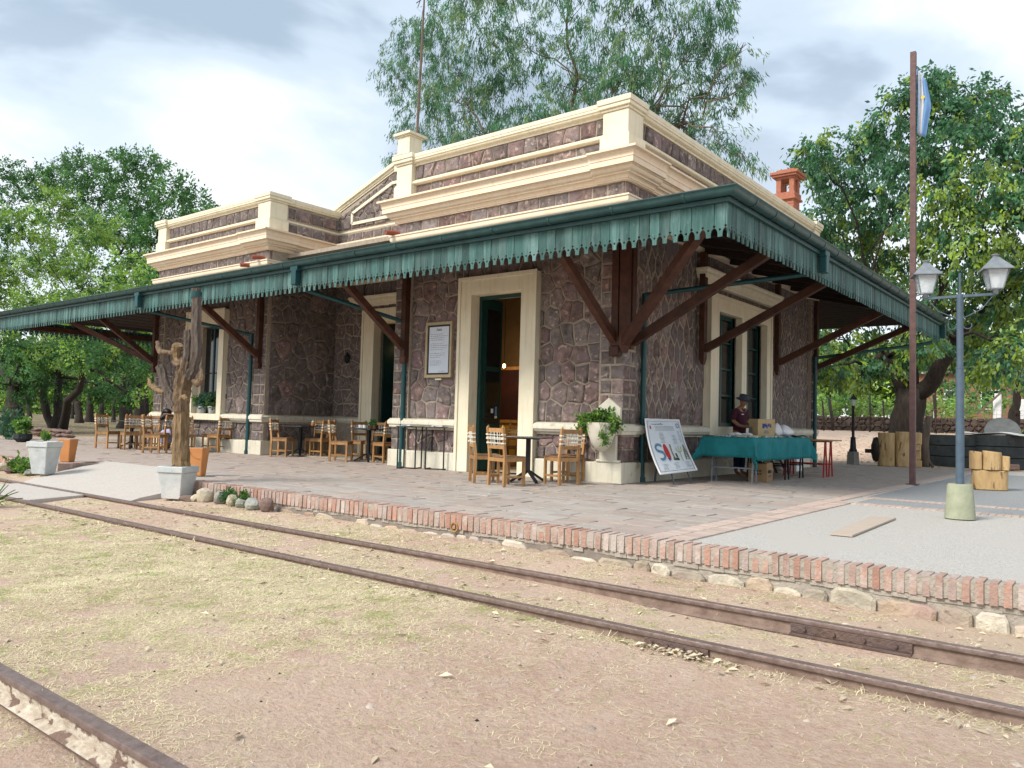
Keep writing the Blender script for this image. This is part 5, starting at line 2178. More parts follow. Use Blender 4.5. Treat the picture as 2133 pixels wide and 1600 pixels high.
# trees left
LY = 5.0
lc = px_clumps([(40, 470, 60), (110, 430, 60), (30, 560, 70), (120, 540, 70), (200, 480, 55), (190, 570, 60), (270, 560, 45), (60, 640, 60), (150, 650, 60), (260, 620, 50),
                (300, 560, 30), (20, 720, 60), (90, 740, 70), (160, 730, 60), (230, 740, 50), (285, 770, 40), (60, 800, 50), (140, 800, 40), (210, 810, 35), (270, 825, 25),
                (330, 590, 30), (-60, 600, 90), (-40, 760, 80), (310, 700, 30)], LY, 2.6)
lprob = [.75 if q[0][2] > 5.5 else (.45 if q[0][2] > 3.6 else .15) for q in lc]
lb = at(110, 906, 'y', LY)
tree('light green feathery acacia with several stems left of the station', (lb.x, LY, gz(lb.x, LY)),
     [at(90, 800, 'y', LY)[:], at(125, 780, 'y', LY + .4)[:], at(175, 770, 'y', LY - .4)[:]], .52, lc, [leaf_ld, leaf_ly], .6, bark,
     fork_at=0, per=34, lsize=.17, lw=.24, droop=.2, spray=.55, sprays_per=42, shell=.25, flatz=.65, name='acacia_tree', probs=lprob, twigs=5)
L2 = 14.0
lc2 = px_clumps([(170, 350, 45), (240, 350, 50), (310, 350, 45), (120, 370, 40), (200, 410, 60), (290, 420, 60), (360, 400, 45), (410, 430, 38), (250, 480, 60), (330, 480, 55),
                 (400, 470, 40), (80, 380, 40), (440, 450, 22), (300, 540, 50), (180, 470, 50)], L2, 3)
lb = at(262, 885, 'y', L2)
tree('taller dark green acacia standing behind the light green one', (lb.x, L2, gz(lb.x, L2)), [at(250, 560, 'y', L2)[:], at(310, 540, 'y', L2)[:]], .45, lc2, [leaf_l, leaf_ld], .3, bark,
     per=26, lsize=.24, lw=.22, droop=.1, spray=.65, sprays_per=36, shell=.3, flatz=.7, name='acacia_tree', twigs=6)
L3 = 4.0
lc3 = px_clumps([(-20, 380, 60), (20, 350, 30), (30, 420, 45), (-40, 480, 80), (-90, 400, 90)], 9, 2)
lb = at(-25, 905, 'y', 9)
tree('dark leaved tree cut off by the left edge of the picture', (lb.x, 9, gz(lb.x, 9)), [at(-20, 600, 'y', 9)[:]], .4, lc3, [leaf_ld, leaf_l], .4, bark,
     per=26, lsize=.2, lw=.22, spray=.5, sprays_per=22, name='acacia_tree', twigs=3)
# thick dark trunk with tyre-black wrap at the far left
lb = at(28, 906, 'y', 3.0)
lc4 = px_clumps([(20, 800, 45), (40, 760, 40), (-20, 780, 50), (0, 700, 50)], 3.0, 1.5)
tree('thick dark trunked tree behind the pot plants at the left edge', (lb.x, 3.0, gz(lb.x, 3.0)), [at(28, 800, 'y', 3.0)[:]], .50, lc4, [leaf_ld, leaf_l], .3, bark,
     per=26, lsize=.16, lw=.22, spray=.5, sprays_per=20, name='acacia_tree', twigs=3)
# row of slimmer trunks in the wood left
wood = [(165, 882, 20), (186, 880, 24), (212, 886, 14), (236, 886, 28), (255, 884, 22), (290, 886, 18), (150, 884, 34), (305, 884, 26), (60, 884, 30), (135, 880, 40), (325, 884, 34)]
wlabs = ['slim dark trunked tree in the wood, just right of the acacia stems', 'thick dark trunked tree in the wood between two slim ones', 'slender leaning trunked tree left of the first cafe chairs',
         'pale slim trunked tree above the left cafe tables', 'dark trunked tree behind the left cafe table', 'broad dark trunked tree behind the bent over guest', 'faint distant trunk close behind the acacia',
         'dark trunked tree beside the left corner of the station', 'distant tree between the thick trunk and the acacia', 'most distant tree seen between the acacia stems', 'tree half hidden by the left corner of the station']
for i, (u, v, yy) in enumerate(wood):
    b_ = at(u, v, 'y', yy)
    D = (b_ - CAMC).dot(FW)
    k = D / FPX
    cl = px_clumps([(u - 20, 740, 55), (u + 25, 790, 45), (u, 690, 60), (u - 10, 640, 45), (u + 15, 730, 50)], yy, 2)
    tree(wlabs[i], (b_.x, yy, gz(b_.x, yy)), [at(u + R.uniform(-8, 8), 800, 'y', yy)[:]], (.34, .42, .2, .2, .28, .45, .2, .3, .3, .3, .3)[i] , cl, [leaf_bg, leaf_ly], .35, bark,
         per=16, lsize=.42, lw=.28, spray=.9, sprays_per=6, group='trees of the wood on the left', name='wood_tree', twigs=2, trunk_n=7)


def shrub_mass(name, label, cl, mats, prob, per, lsize, spray, sp, kind='stuff', cat='shrubs', lw=.25):
    o = crown(name, cl, per, lsize, lw, mats, [prob] * len(cl), None, .1, spray, sp, .3, .8)
    return tag(o, label, cat, None, kind)


# far foliage closing the view
far = []
for i in range(60):
    u = -150 + i * 10
    far += px_clumps([(u, 868 + R.uniform(-6, 6), R.uniform(14, 20)), (u, 845 + R.uniform(-14, 10), R.uniform(20, 30)), (u + 5, 800 + R.uniform(-20, 20), R.uniform(30, 45)), (u, 755, 40)], 62, 5)
shrub_mass('far_woodland', 'mass of sunlit green woodland far behind the left trees', far, [leaf_bg, leaf_ly], .5, 12, .75, 1.5, 4.5, lw=.34)
far = []
for i in range(44):
    u = 1650 + i * 14
    far += px_clumps([(u, 835 + R.uniform(-6, 6), R.uniform(16, 24)), (u, 800 + R.uniform(-15, 15), R.uniform(24, 36)), (u + 5, 755 + R.uniform(-20, 20), R.uniform(30, 45))], 75, 5)
shrub_mass('far_woodland', 'mass of green woodland far behind the fence on the right', far, [leaf_bg, leaf_ly], .3, 12, .8, 1.4, 5, lw=.34)
shr = px_clumps([(1710, 840, 20), (1735, 850, 24), (1765, 845, 22), (1790, 852, 22), (1815, 850, 20), (1840, 855, 18), (1745, 835, 20), (1700, 855, 16), (1860, 850, 18), (1960, 850, 22), (2000, 855, 22), (2030, 858, 18),
                 (1985, 838, 18), (2075, 845, 16)], 43, 2)
shrub_mass('fence_shrubs', 'bright green shrubs growing through the wire fence behind the station', shr, [leaf_l, leaf_ly], .6, 18, .22, .55, 40)

hs = px_clumps([(1890, 835, 20), (1915, 820, 22), (1935, 845, 18), (1975, 815, 20), (2010, 830, 24), (2045, 815, 22), (2075, 835, 18), (2110, 815, 24), (1950, 800, 24), (2030, 795, 26), (2090, 790, 26), (1990, 850, 16)], 52, 2)
shrub_mass('house_shrubs', 'dark leafy bushes in front of the brick house', hs, [leaf_l, leaf_ld], .5, 18, .3, .7, 16)
# low stone wall of dark stones behind, fence posts
wy = 39.0
wl = thing('stone_wall', 'low dark dry stone wall across the back right', 'wall', (0, wy, 0))
WST = []
x0, x1 = -12, 12
cells = voronoi(x1 - x0, .95, .55, .26, .4)
for c in cells:
    r_ = stone_mb(c, (x0, -.2, 1.0), X1, Z1, NF, .12, .02)
    if r_:
        m, ar, cen = r_
        WST.append((ar * (1 if -9 < cen.x < 8 else .1), m, cen))
emit_pieces(WST, 'stone', 'stonework', farwall, wl, 90)
m = MB()
for i in range(24):
    m.box(x0 + i, x0 + i + 1, -.17, .35, .4, 1.86 + R.uniform(-.06, .06))
obj('wall_core', m, farwall, wl)
fposts = [(1716, 892, 835, 1, 'thin crooked fence post nearest the station corner'), (1736, 893, 830, 3, 'thick leaning dark fence post near the station corner'), (1775, 880, 815, 0, 'thin fence post directly behind the small lamp'),
          (1812, 882, 822, 0, 'straight fence post left of the big forked trunk'), (1842, 885, 835, 1, 'slim fence post beside the big forked trunk'), (1950, 880, 822, 2, 'slim fence post just right of the flagpole'),
          (1888 + 60, 890, 800, 0, 'tall stake against the brick wall right of the flagpole')]
for u, vb, vt, lean, lab in fposts:
    b_ = at(u, vb, 'y', wy - 1.2)
    tp = at(u - lean * 3, vt, 'y', wy - 1.2)
    z0 = float(gz(b_.x, wy - 1.2)) - .2
    m = MB().tube([(0, 0, z0), ((tp.x - b_.x) * .5 + .03, 0, (z0 + tp.z) / 2), (tp.x - b_.x, 0, tp.z)], .09 if lean == 3 else .055, 7, jit=.15)
    tag(obj('fence_post', m, bark, loc=(b_.x, wy - 1.2, 0), smooth='all'), lab, 'post', 'posts of the wire fence behind the station')
wf = MB()
for k in range(5):
    for i in range(34):
        a = (-11 + i * .7, wy - 1.25, 1.35 + k * .26 + .04 * math.sin(i * .9))
        b_ = (-11 + (i + 1) * .7, wy - 1.25, 1.35 + k * .26 + .04 * math.sin((i + 1) * .9))
        wf.beam(a, b_, .012, .012)
for i in range(90):
    wf.beam((-11 + i * .26, wy - 1.25, 1.3), (-11 + i * .26 + R.uniform(-.1, .1), wy - 1.25, 2.4), .010, .010)
tag(obj('wire_fence', wf, rust), 'rusty wire netting of the fence behind the station', 'fence')
# white posts and brace to the right, brick house
bw = MB()
hb = thing('brick_house', 'orange brick house wall seen through the trees on the right', 'house', (0, 60, 0))
a_, b2 = at(1868, 850, 'y', 60), at(2160, 850, 'y', 60)
m = MB().box(a_.x, b2.x, 0, 6, 1.5, 5.9)
obj('wall', m, farbrick, hb)
m = MB().box(a_.x - .3, b2.x + .3, -.4, 6.4, 5.9, 6.1)
obj('roof', m, roofm, hb)
for f in (.36, .62):
    xx = a_.x + (b2.x - a_.x) * f
    m = MB().box(xx, xx + 1.3, -.04, .05, 3.0, 4.6)
    f_ = obj('window', m, white, hb)
    obj('pane', MB().box(xx + .1, xx + 1.2, -.06, -.045, 3.1, 4.5), paneglass, f_)
for u, vt, vb, w, lab in ((2079, 820, 853, .32, 'whitewashed thick gate post by the far fence'), (2071, 830, 850, .12, 'thin white post beside the thick gate post'), (2128, 832, 876, .30, 'white gate post at the right picture edge')):
    p = at(u, vb, 'y', 41)
    tp = at(u, vt, 'y', 41)
    m = MB().box(-w / 2, w / 2, -w / 2, w / 2, p.z - .6, tp.z)
    tag(obj('gate_post', m, white, loc=(p.x, 41, 0), bevel=.02), lab, 'post')
p, q_ = at(2035, 852, 'y', 40.5), at(2085, 818, 'y', 40.5)
tag(obj('fence_brace', MB().beam((p.x, 40.5, p.z - .3), (q_.x, 40.5, q_.z), .10, .10), bark_pale), 'slanting pale pole propped against the gate post', 'pole')
m = MB()
for u, v in ((1945, 833), (1965, 833)):
    p = at(u, v, 'y', 44)
    m.box(p.x, p.x + .07, 43.9, 43.97, p.z - 1.3, p.z)
a_, b_ = at(1945, 833, 'y', 44), at(1972, 833, 'y', 44)
m.box(a_.x, b_.x, 43.6, 44.3, a_.z, a_.z + .07)
tag(obj('white_table', m, white), 'small white table standing beyond the fence', 'table')
# ground plants right behind the tank
gp_ = []
for i in range(26):
    x_ = R.uniform(1.8, 9)
    y_ = R.uniform(18, 32)
    gp_.append(((x_, y_, float(gz(x_, y_)) + .1), R.uniform(.25, .5)))
shrub_mass('ground_plants', 'low bright green weeds on the earth behind the dark tank', gp_, [leaf_plant, leaf_ly], .5, 16, .13, .30, 60, cat='weeds')

# ------------------------------------------------------------------ cafe chairs
def make_chair():
    t_ = thing('cafe_chair', 'x', 'chair', (0, 0, 0), 0, 'wooden chairs with white corded backs')
    W, Dp, SH, BH = .44, .43, .46, .97       # back at y=0, faces +y
    for s in (-1, 1):
        x = s * (W / 2 - .022)
        m = MB()
        m.beam((x, .0, 0), (x, .012, SH), .042, .048, up=(0, 1, 0))
        m.beam((x, .012, SH), (x, -.045, BH - .03), .042, .044, up=(0, 1, 0))
        m.add([(x - .021, -.067, BH - .03), (x + .021, -.067, BH - .03), (x + .021, -.023, BH - .03), (x - .021, -.023, BH - .03), (x - s * .012, -.045, BH + .02)], [(0, 1, 4), (1, 2, 4), (2, 3, 4), (3, 0, 4)])
        obj('leg', m, chairw, t_)
        m = MB().beam((x, Dp - .02, 0), (x, Dp - .02, SH), .042, .042, up=(0, 1, 0))
        obj('leg', m, chairw, t_)
        obj('stretcher', MB().box(x - .012, x + .012, .02, Dp - .04, .13, .165), chairw, t_)
        obj('seat_rail', MB().box(x - .014, x + .014, .02, Dp - .04, SH - .065, SH - .004), chairw, t_)
    obj('seat_rail', MB().box(-W / 2 + .04, W / 2 - .04, -.012, .018, SH - .065, SH - .004), chairw, t_)
    obj('seat_rail', MB().box(-W / 2 + .04, W / 2 - .04, Dp - .035, Dp - .008, SH - .065, SH - .004), chairw, t_)
    obj('stretcher', MB().box(-W / 2 + .012, W / 2 - .012, Dp / 2 - .012, Dp / 2 + .012, .135, .16), chairw, t_)
    m = MB()
    for i in range(4):
        a = -W / 2 + i * W / 4
        m.box(a + .003, a + W / 4 - .003, .035, Dp + .012, SH, SH + .022)
    obj('seat', m, seatw, t_, bevel=.003)
    m = MB().box(-W / 2 + .04, W / 2 - .04, -.052, -.028, BH - .105, BH - .035)
    obj('top_rail', m, chairw, t_)
    m = MB().box(-W / 2 + .04, W / 2 - .04, -.026, -.004, .60, .66)
    obj('lower_rail', m, chairw, t_)
    m = MB()
    for z in (.685, .70, .755, .77, .785, .825):
        m.beam((-W / 2 - .004, -.055 + (.83 - z) * .1, z + .004), (W / 2 + .004, -.055 + (.83 - z) * .1, z - .004), .008, .008)
        m.beam((-W / 2 - .004, -.012, z), (W / 2 + .004, -.012, z - .003), .006, .006)
    for i, x in enumerate((-.115, -.085, -.03, -.012, .045, .07, .12)):
        m.beam((x, -.054, .865), (x + .02 * math.sin(i * 2), -.03, .655), .007, .007)
    for s in (-1, 1):
        for z in (.69, .765, .83):
            m.box(s * (W / 2 - .022) - .025, s * (W / 2 - .022) + .025, -.066 + (.83 - z) * .12, -.002, z - .010, z + .012)
    obj('cord_lacing', m, cord, t_)
    return t_


chair0 = make_chair()
CH = [  # back centre x, y, facing angle (deg, 0 = +y, ccw), label
    (-1.78, -1.93, -38, 'corded chair seen edge on, leftmost at the table by the open doorway'),
    (-1.04, -2.18, -12, 'corded chair with its back to the yard, frontmost at the table by the doorway'),
    (-.42, -1.00, 72, 'corded chair seen from its back corner, right of the doorway table'),
    (-.98, .02, 172, 'corded chair on the wall side of the doorway table'),
    (-10.25, .02, -62, 'corded chair left of the black table deep in the recess'),
    (-9.95, 1.25, -160, 'dim corded chair behind the recess table'),
    (-9.30, .95, 95, 'chair turned away at the right of the recess table, beneath the stone wall'),
    (-7.88, -.02, -58, 'corded chair left of the table with the cups'),
    (-7.60, 1.20, -170, 'corded chair behind the table with the cups, below the cream moulding'),
    (-8.05, .95, -100, 'second corded chair pushed in at the far left side of the cup table'),
    (-6.55, .62, 82, 'corded chair beside the cream plinth, right of the cup table'),
    (-15.75, -1.85, -70, 'corded chair at the far left of the left cafe table'),
    (-15.05, -.75, -150, 'corded chair at the rear of the left cafe table'),
    (-14.35, -1.65, 78, 'corded chair right of the left cafe table, in front of the lilac trousers'),
    (-15.55, -.95, -95, 'corded chair behind the leftmost chair of the left cafe table'),
    (-12.75, -2.05, -55, 'corded chair nearest the cactus trunk on its left side'),
    (-12.95, -.95, -110, 'corded chair just behind the one left of the cactus trunk'),
    (-13.05, .18, 130, 'chair in front of the left window, half hidden by the cactus trunk'),
    (-12.35, -.12, 98, 'chair under the window pots, right of the cactus trunk'),
]
for i, (x, y, a, lab) in enumerate(CH):
    if i == 0:
        chair0.location = (x, y, .004)
        chair0.rotation_euler = (0, 0, rad(a))
        chair0['label'] = lab
    else:
        dup(chair0, (x, y, .004), rad(a), lab)


def make_table():
    t_ = thing('cafe_table', 'x', 'table', (0, 0, 0), 0, 'black pedestal cafe tables')
    m = MB().box(-.37, .37, -.37, .37, .765, .790)
    obj('tabletop', m, tabletop, t_, bevel=.004)
    m = MB().box(-.035, .035, -.035, .035, .16, .765)
    m.box(-.2, .2, -.03, .03, .745, .764)
    obj('pedestal', m, blackm, t_)
    for k in range(4):
        a = PI / 2 * k + PI / 4
        m = MB().beam((.02 * math.cos(a), .02 * math.sin(a), .20), (.33 * math.cos(a), .33 * math.sin(a), .018), .05, .035)
        obj('foot', m, blackm, t_)
    return t_


tab0 = make_table()
TB = [(-1.22, -1.10, 20, 'black pedestal table in front of the open doorway'), (-9.90, .55, 10, 'black pedestal table in the recess with a small clay pot on it'),
      (-7.25, .55, 5, 'black pedestal table in the recess set with white cups'), (-6.95, 1.32, 5, 'second table behind, carrying the right hand cup in the recess'),
      (-15.05, -1.35, 15, 'black pedestal table of the left cafe group, where the guest leans'), (-13.35, -.9, 15, 'black table hidden behind the cactus trunk')]
for i, (x, y, a, lab) in enumerate(TB):
    if i == 0:
        tab0.location = (x, y, .004)
        tab0.rotation_euler = (0, 0, rad(a))
        tab0['label'] = lab
    else:
        dup(tab0, (x, y, .004), rad(a), lab)
# clay pot
m = MB().lathe([(.03, 0), (.05, .03), (.055, .06), (.045, .085)], 12)
cpot = thing('small_pot', 'small clay pot with pale pebbles on the recess table', 'pot', (-9.62, .72, .795))
obj('pot', m, terra, cpot, smooth=True)
obj('plant', MB().lathe([(.01, .08), (.045, .10), (.035, .13), (.01, .15)], 8), potwhite, cpot, smooth=True)
# cups and saucers
cup0 = thing('coffee_cup', 'white cup on a saucer, leftmost on the recess table', 'cup', (-7.42, .42, .794), 0, 'white cups and saucers in the recess')
obj('saucer', MB().lathe([(.04, 0), (.085, .014), (.085, .018), (.03, .010)], 16), white, cup0, smooth=True)
c_o = MB().lathe([(.028, .012), (.042, .03), (.045, .085), (.041, .085), (.036, .03), (.01, .02)], 14)
c_o.tube([(.042, 0, .07), (.07, 0, .06), (.065, 0, .035), (.04, 0, .032)], .006, 6)
obj('cup', c_o, white, cup0, smooth=True)
dup(cup0, (-7.22, .38, .794), 1.0, 'white cup standing close right of the leftmost cup')
dup(cup0, (-6.72, 1.15, .794), 2.0, 'white cup alone at the right end of the recess tables')
pb = thing('planter_box', 'small brown wooden box with herbs between the cups', 'planter', (-7.0, .45, .792))
obj('box', MB().box(-.13, .13, -.05, .05, 0, .08), timber, pb)
crown('herbs', [((0, 0, .12), .09)], 10, .06, .25, [leaf_ld, leaf_plant], [.3], pb, 0, .06, 900, .1)

# menu stands by the wall
for i, (x, y, lab) in enumerate(((-4.98, -.30, 'left black open frame side table with menus by the downpipe'), (-4.45, .0, 'right black open frame side table with papers beside the door surround'))):
    t_ = thing('side_table', lab, 'table', (x, y, 0), rad(24))
    s = .2
    H = .88
    m = MB().box(-s - .05, s + .05, -s, s, H, H + .018)
    obj('tabletop', m, tabletop, t_)
    for a in (-1, 1):
        m = MB()
        for b_ in (-1, 1):
            m.box(a * s - .012, a * s + .012, b_ * (s - .02) - .012, b_ * (s - .02) + .012, 0, H)
        m.box(a * s - .012, a * s + .012, -s + .03, s - .03, .006, .03)
        obj('leg_frame', m, blackm, t_)
    m = MB().box(-s, s, -s + .01, -s + .034, .006, .03)
    obj('floor_bar', m, blackm, t_)
    mm = MB()
    for k in range(3):
        mm.cbox((R.uniform(-.12, .12), R.uniform(-.08, .08), H + .024 + k * .008), (.24, .17, .012), R.uniform(0, 3))
    tag(obj('menus', mm, poster if i == 0 else white, loc=(x, y, 0)), ('pale menus lying on the left side table' if i == 0 else 'papers and menus lying on the right side table'), 'menu')
    if i == 1:
        tag(obj('wood_block', MB().box(-.03, .03, -.03, .03, 0, .05), timber, loc=(x + .02, y, H + .05)), 'small brown wooden block on the menus of the right side table', 'block')


# ------------------------------------------------------------------ lettering helpers
def text_mb(body, size, loc, rot, mt, parent=None, name='lettering', shear=0, align='LEFT', ext=.001):
    cu = bpy.data.curves.new('t', 'FONT')
    cu.body = body
    cu.size = size
    cu.shear = shear
    cu.extrude = ext
    cu.align_x = align
    cu.resolution_u = 3
    tmp = bpy.data.objects.new('t', cu)
    COL.objects.link(tmp)
    bpy.context.view_layer.update()
    dg = bpy.context.evaluated_depsgraph_get()
    me = bpy.data.meshes.new_from_object(tmp.evaluated_get(dg))
    bpy.data.objects.remove(tmp)
    me.materials.clear()
    me.materials.append(mt)
    o = bpy.data.objects.new(name, me)
    COL.objects.link(o)
    o.parent = parent
    o.location = loc
    o.rotation_euler = rot
    return o


def scribble(mb, x0, x1, z, h, to3, th=.0012):
    """a line of illegible handwriting: a wavy stroke"""
    x = x0
    while x < x1:
        wl_ = R.uniform(.02, .06)
        xe = min(x + wl_, x1)
        n = max(3, int((xe - x) / .0045))
        prev = None
        for i in range(n + 1):
            f = i / n
            px = x + (xe - x) * f
            pz = z + (h * (.5 + .5 * math.sin(i * 2.1 + px * 90)) * R.uniform(.35, 1.0))
            p = to3(px, pz)
            if prev is not None:
                mb.beam(prev, p, th * 2, th)
            prev = p
        x = xe + R.uniform(.008, .016)


# framed notice on the wall
fn = thing('framed_notice', 'tall framed white notice with lines of black script on the stone wall', 'sign', (-4.56, WP - .05, 1.95))
W2, H2 = .385, 1.19
m = MB()
m.box(-W2, W2, -.05, .03, -.0, .06)
m.box(-W2, W2, -.05, .03, H2 - .06, H2)
m.box(-W2, -W2 + .055, -.05, .03, .06, H2 - .06)
m.box(W2 - .055, W2, -.05, .03, .06, H2 - .06)
obj('frame', m, mat('pale_frame_wood', (0.46, 0.38, 0.24), (0.36, 0.29, 0.17), 8, 0.7), fn)
obj('mount', MB().box(-W2 + .055, W2 - .055, -.025, .02, .06, H2 - .06), blackm, fn)
obj('paper', MB().box(-W2 + .10, W2 - .10, -.032, -.026, .10, H2 - .10), mat('notice_paper', (0.62, 0.68, 0.76), (0.58, 0.64, 0.72), 3, 0.5), fn)
text_mb('Pablo', .075, (0, -.034, H2 - .19), (PI / 2, 0, 0), ink, fn, 'heading', .35, 'CENTER')
sc_ = MB()
zt = H2 - .265
for blk, n, wds in ((0, 4, (.36, .50, .40, .38)), (1, 4, (.36, .50, .48, .38)), (2, 3, (.42, .42, .30)), (3, 3, (.32, .34, .30))):
    for i in range(n):
        scribble(sc_, -.245, -.245 + wds[i], zt, .017, lambda x, z: (x, -.034, z))
        zt -= .042
    zt -= .038
scribble(sc_, .02, .22, .125, .018, lambda x, z: (x, -.034, z))
obj('script_lines', sc_, ink, fn)
obj('label_plate', MB().box(-.09, .09, -.03, .02, -.055, -.02), cream, fn, bevel=.008)

# ------------------------------------------------------------------ wall pot by the corner
wp = thing('wall_pot', 'white conical wall pot on a cream pointed backing at the corner pilaster', 'planter', (-.25, -.02, 0))
m = MB()
m.prism([(-.24, 0.376), (.24, 0.376), (.24, .42), (.17, .42), (.17, .9), (.24, .95), (.25, 1.33), (0, 1.52), (-.25, 1.33), (-.24, .95), (-.17, .9), (-.17, .42), (-.24, .42)], (0, .07, 0), (0, -.005 - .03, 0))
obj('backing', m, cream_lo, wp, bevel=.01)
m = MB().lathe([(.02, .56), (.10, .60), (.19, .72), (.25, .88), (.285, 1.05), (.29, 1.075), (.265, 1.075), (.24, 1.0)], 20, c=(0, -.24, 0), sx=1, sy=.85)
obj('pot', m, potwhite, wp, smooth=True)
crown('foliage', [((-.08, -.28, 1.13), .17), ((.12, -.28, 1.14), .14), ((-.26, -.30, 1.08), .12), ((-.32, -.28, .97), .06), ((.28, -.28, 1.06), .08)], 12, .055, .42, [leaf_plant, leaf_ly], [.25, .2, .4, .3, .3], wp, .2, .12, 1500, .1)
m = MB()
for k in range(5):
    x_ = .10 + .03 * k
    m.tube([(x_, -.47, 1.07), (x_ + .05, -.50, .95), (x_ + .08 - .02 * k, -.46, .82 + .03 * k), (x_ + .05, -.42, .70 + .04 * k)], .004, 4)
obj('trailing_stem', m, leaf_ld, wp)
crown('trailing_leaves', [((.18, -.48, .86), .07), ((.22, -.46, .74), .05)], 8, .04, .4, [leaf_plant, leaf_ly], [.3, .3], wp, .2, .06, 1600, .1)

# ------------------------------------------------------------------ window sill pots (left window)
for i, (x, lab) in enumerate(((-13.85, 'left grey pot with leafy plant on the sill of the left window'), (-13.30, 'right grey pot with leafy plant on the sill of the left window'))):
    t_ = thing('window_pot', lab, 'plant pot', (x, .06, 1.06))
    obj('pot', MB().lathe([(.10, 0), (.14, .16), (.15, .17), (.15, .20), (.12, .2)], 14), greycon, t_, smooth=True)
    crown('foliage', [((0, 0, .33), .20), ((.1, .02, .38), .14)], 12, .07, .4, [leaf_blue, leaf_plant], [.3, .3], t_, .1, .12, 900, .1)

# ------------------------------------------------------------------ cactus planter, pots
def square_pot(name, label, loc, wtop, wbot, h, rim, rz, mt, cat='planter'):
    t_ = thing(name, label, cat, loc, rz)
    m = MB()
    k = wbot / wtop
    hh = h - rim
    for (a, b_, z0, z1) in ((wbot / 2, wtop / 2 * .92, 0, hh),):
        vs = []
        for r_, z in ((a, z0), (b_, z1)):
            vs += [(-r_, -r_, z), (r_, -r_, z), (r_, r_, z), (-r_, r_, z)]
        m.add(vs, [(0, 3, 2, 1), (4, 5, 6, 7), (0, 1, 5, 4), (1, 2, 6, 5), (2, 3, 7, 6), (3, 0, 4, 7)])
    obj('body', m, mt, t_, bevel=.012)
    if rim > .02:
        r_ = wtop / 2
        q = MB()
        q.box(-r_, r_, -r_, -r_ + .06, hh, h)
        q.box(-r_, r_, r_ - .06, r_, hh, h)
        q.box(-r_, -r_ + .06, -r_ + .06, r_ - .06, hh, h)
        q.box(r_ - .06, r_, -r_ + .06, r_ - .06, hh, h)
        obj('rim', q, mt, t_, bevel=.012)
        q = MB().box(-r_ + .06, r_ - .06, -r_ + .06, r_ - .06, hh, hh + .04)
        obj('soil', q, joint, t_)
    return t_


CPY = -5.80
CPX = at(370, 1000, 'y', CPY).x
square_pot('square_planter', 'square grey concrete planter holding the dead cactus trunk', (CPX, CPY, -.25), .44, .31, .49, .095, rad(27), greycon)
cac = thing('cactus_trunk', 'tall dead cactus trunk with sawn upright arms standing in the grey planter', 'cactus', (CPX, CPY, .20))


def ct(pts, rs, name, mt, n=14, ribs=.10):
    P = [at(u, v, 'y', CPY + dy) - Vector((CPX, CPY, .20)) for u, v, dy in pts]
    # densify
    Q, S = [], []
    for i in range(len(P) - 1):
        for k in range(4):
            f = k / 4
            Q.append(P[i].lerp(P[i + 1], f) + Vector((R.uniform(-.006, .006),) * 3))
            S.append((rs[i] * (1 - f) + rs[i + 1] * f) * R.uniform(.95, 1.05))
    Q.append(P[-1])
    S.append(rs[-1])
    m = MB().tube(Q, S, n, jit=.08, ribs=ribs * 1.5)
    return obj(name, m, mt, cac)


ct([(377, 985, 0), (377, 960, 0), (376, 900, 0), (378, 840, 0), (382, 790, 0), (388, 760, 0)], [.135, .132, .125, .115, .125, .12], 'main_stem', cactusy, 18)
ct([(377, 858, -.01), (379, 815, -.01), (386, 775, -.01), (392, 750, -.01)], [.118, .125, .135, .12], 'main_stem', cactusw, 18)
ct([(392, 790, .0), (402, 770, .02), (409, 735, .03), (410, 680, .03), (409, 640, .03), (409, 602, .03)], [.09, .085, .085, .078, .074, .072], 'cactus_arm', cactusg, 14)
ct([(386, 780, -.04), (390, 745, -.05), (391, 715, -.05), (391, 688, -.05)], [.07, .062, .06, .06], 'cactus_arm', cactusg, 14)
ct([(368, 845, -.06), (352, 820, -.10), (341, 795, -.12), (333, 764, -.13)], [.085, .075, .068, .075], 'cactus_arm', cactusg, 14)
ct([(376, 765, -.05), (368, 745, -.08), (367, 728, -.08), (371, 718, -.08)], [.05, .05, .085, .075], 'cactus_stub', cactusy, 10, .05)
ct([(362, 738, -.1), (350, 733, -.12), (334, 734, -.15), (327, 712, -.15)], [.035, .03, .055, .03], 'cactus_stub', cactusw, 9, .05)
ct([(341, 818, -.12), (328, 812, -.14), (315, 804, -.16), (309, 788, -.17)], [.03, .04, .045, .02], 'cactus_stub', cactusy, 9, .05)
ct([(400, 790, .03), (412, 800, .05), (420, 790, .06), (420, 768, .06)], [.04, .05, .055, .02], 'cactus_stub', cactusw, 9, .05)
ct([(362, 755, -.1), (374, 762, -.12), (369, 770, -.1)], [.05, .035, .02], 'cactus_stub', cactusw, 9, .05)
ct([(378, 828, -.10), (384, 826, -.14), (389, 832, -.14)], [.03, .035, .03], 'cactus_stub', cactusy, 8, .05)
p_ = at(409, 614, 'y', CPY + .03) - Vector((CPX, CPY, .20))
obj('green_band', MB().tube([p_ - Vector((0, 0, .045)), p_ + Vector((0, 0, .045))], .082, 14), greenpipe, cac)
square_pot('square_planter', 'empty square grey planter with a green sprout left of the ramp', (-8.80, -5.98, -.15), .43, .27, .60, .10, rad(30), greycon)
spm = crown('sprout', [((0, 0, 0), .05)], 6, .13, .30, [leaf_ly, leaf_plant], [.5], None, -1.6, .06, 400, .1)
spm.location = (-8.74, -5.98, .48)
tag(spm, 'bright green sprout growing in the empty grey planter', 'plant')
t_ = square_pot('terracotta_planter', 'tapered orange terracotta planter right behind the cactus planter', tuple(at(413, 991, 'z', .004)), .27, .175, .47, .0, rad(33), terra)
m = MB().box(-.115, .115, -.115, .115, .45, .471)
obj('soil', m, joint, t_)
m = MB()
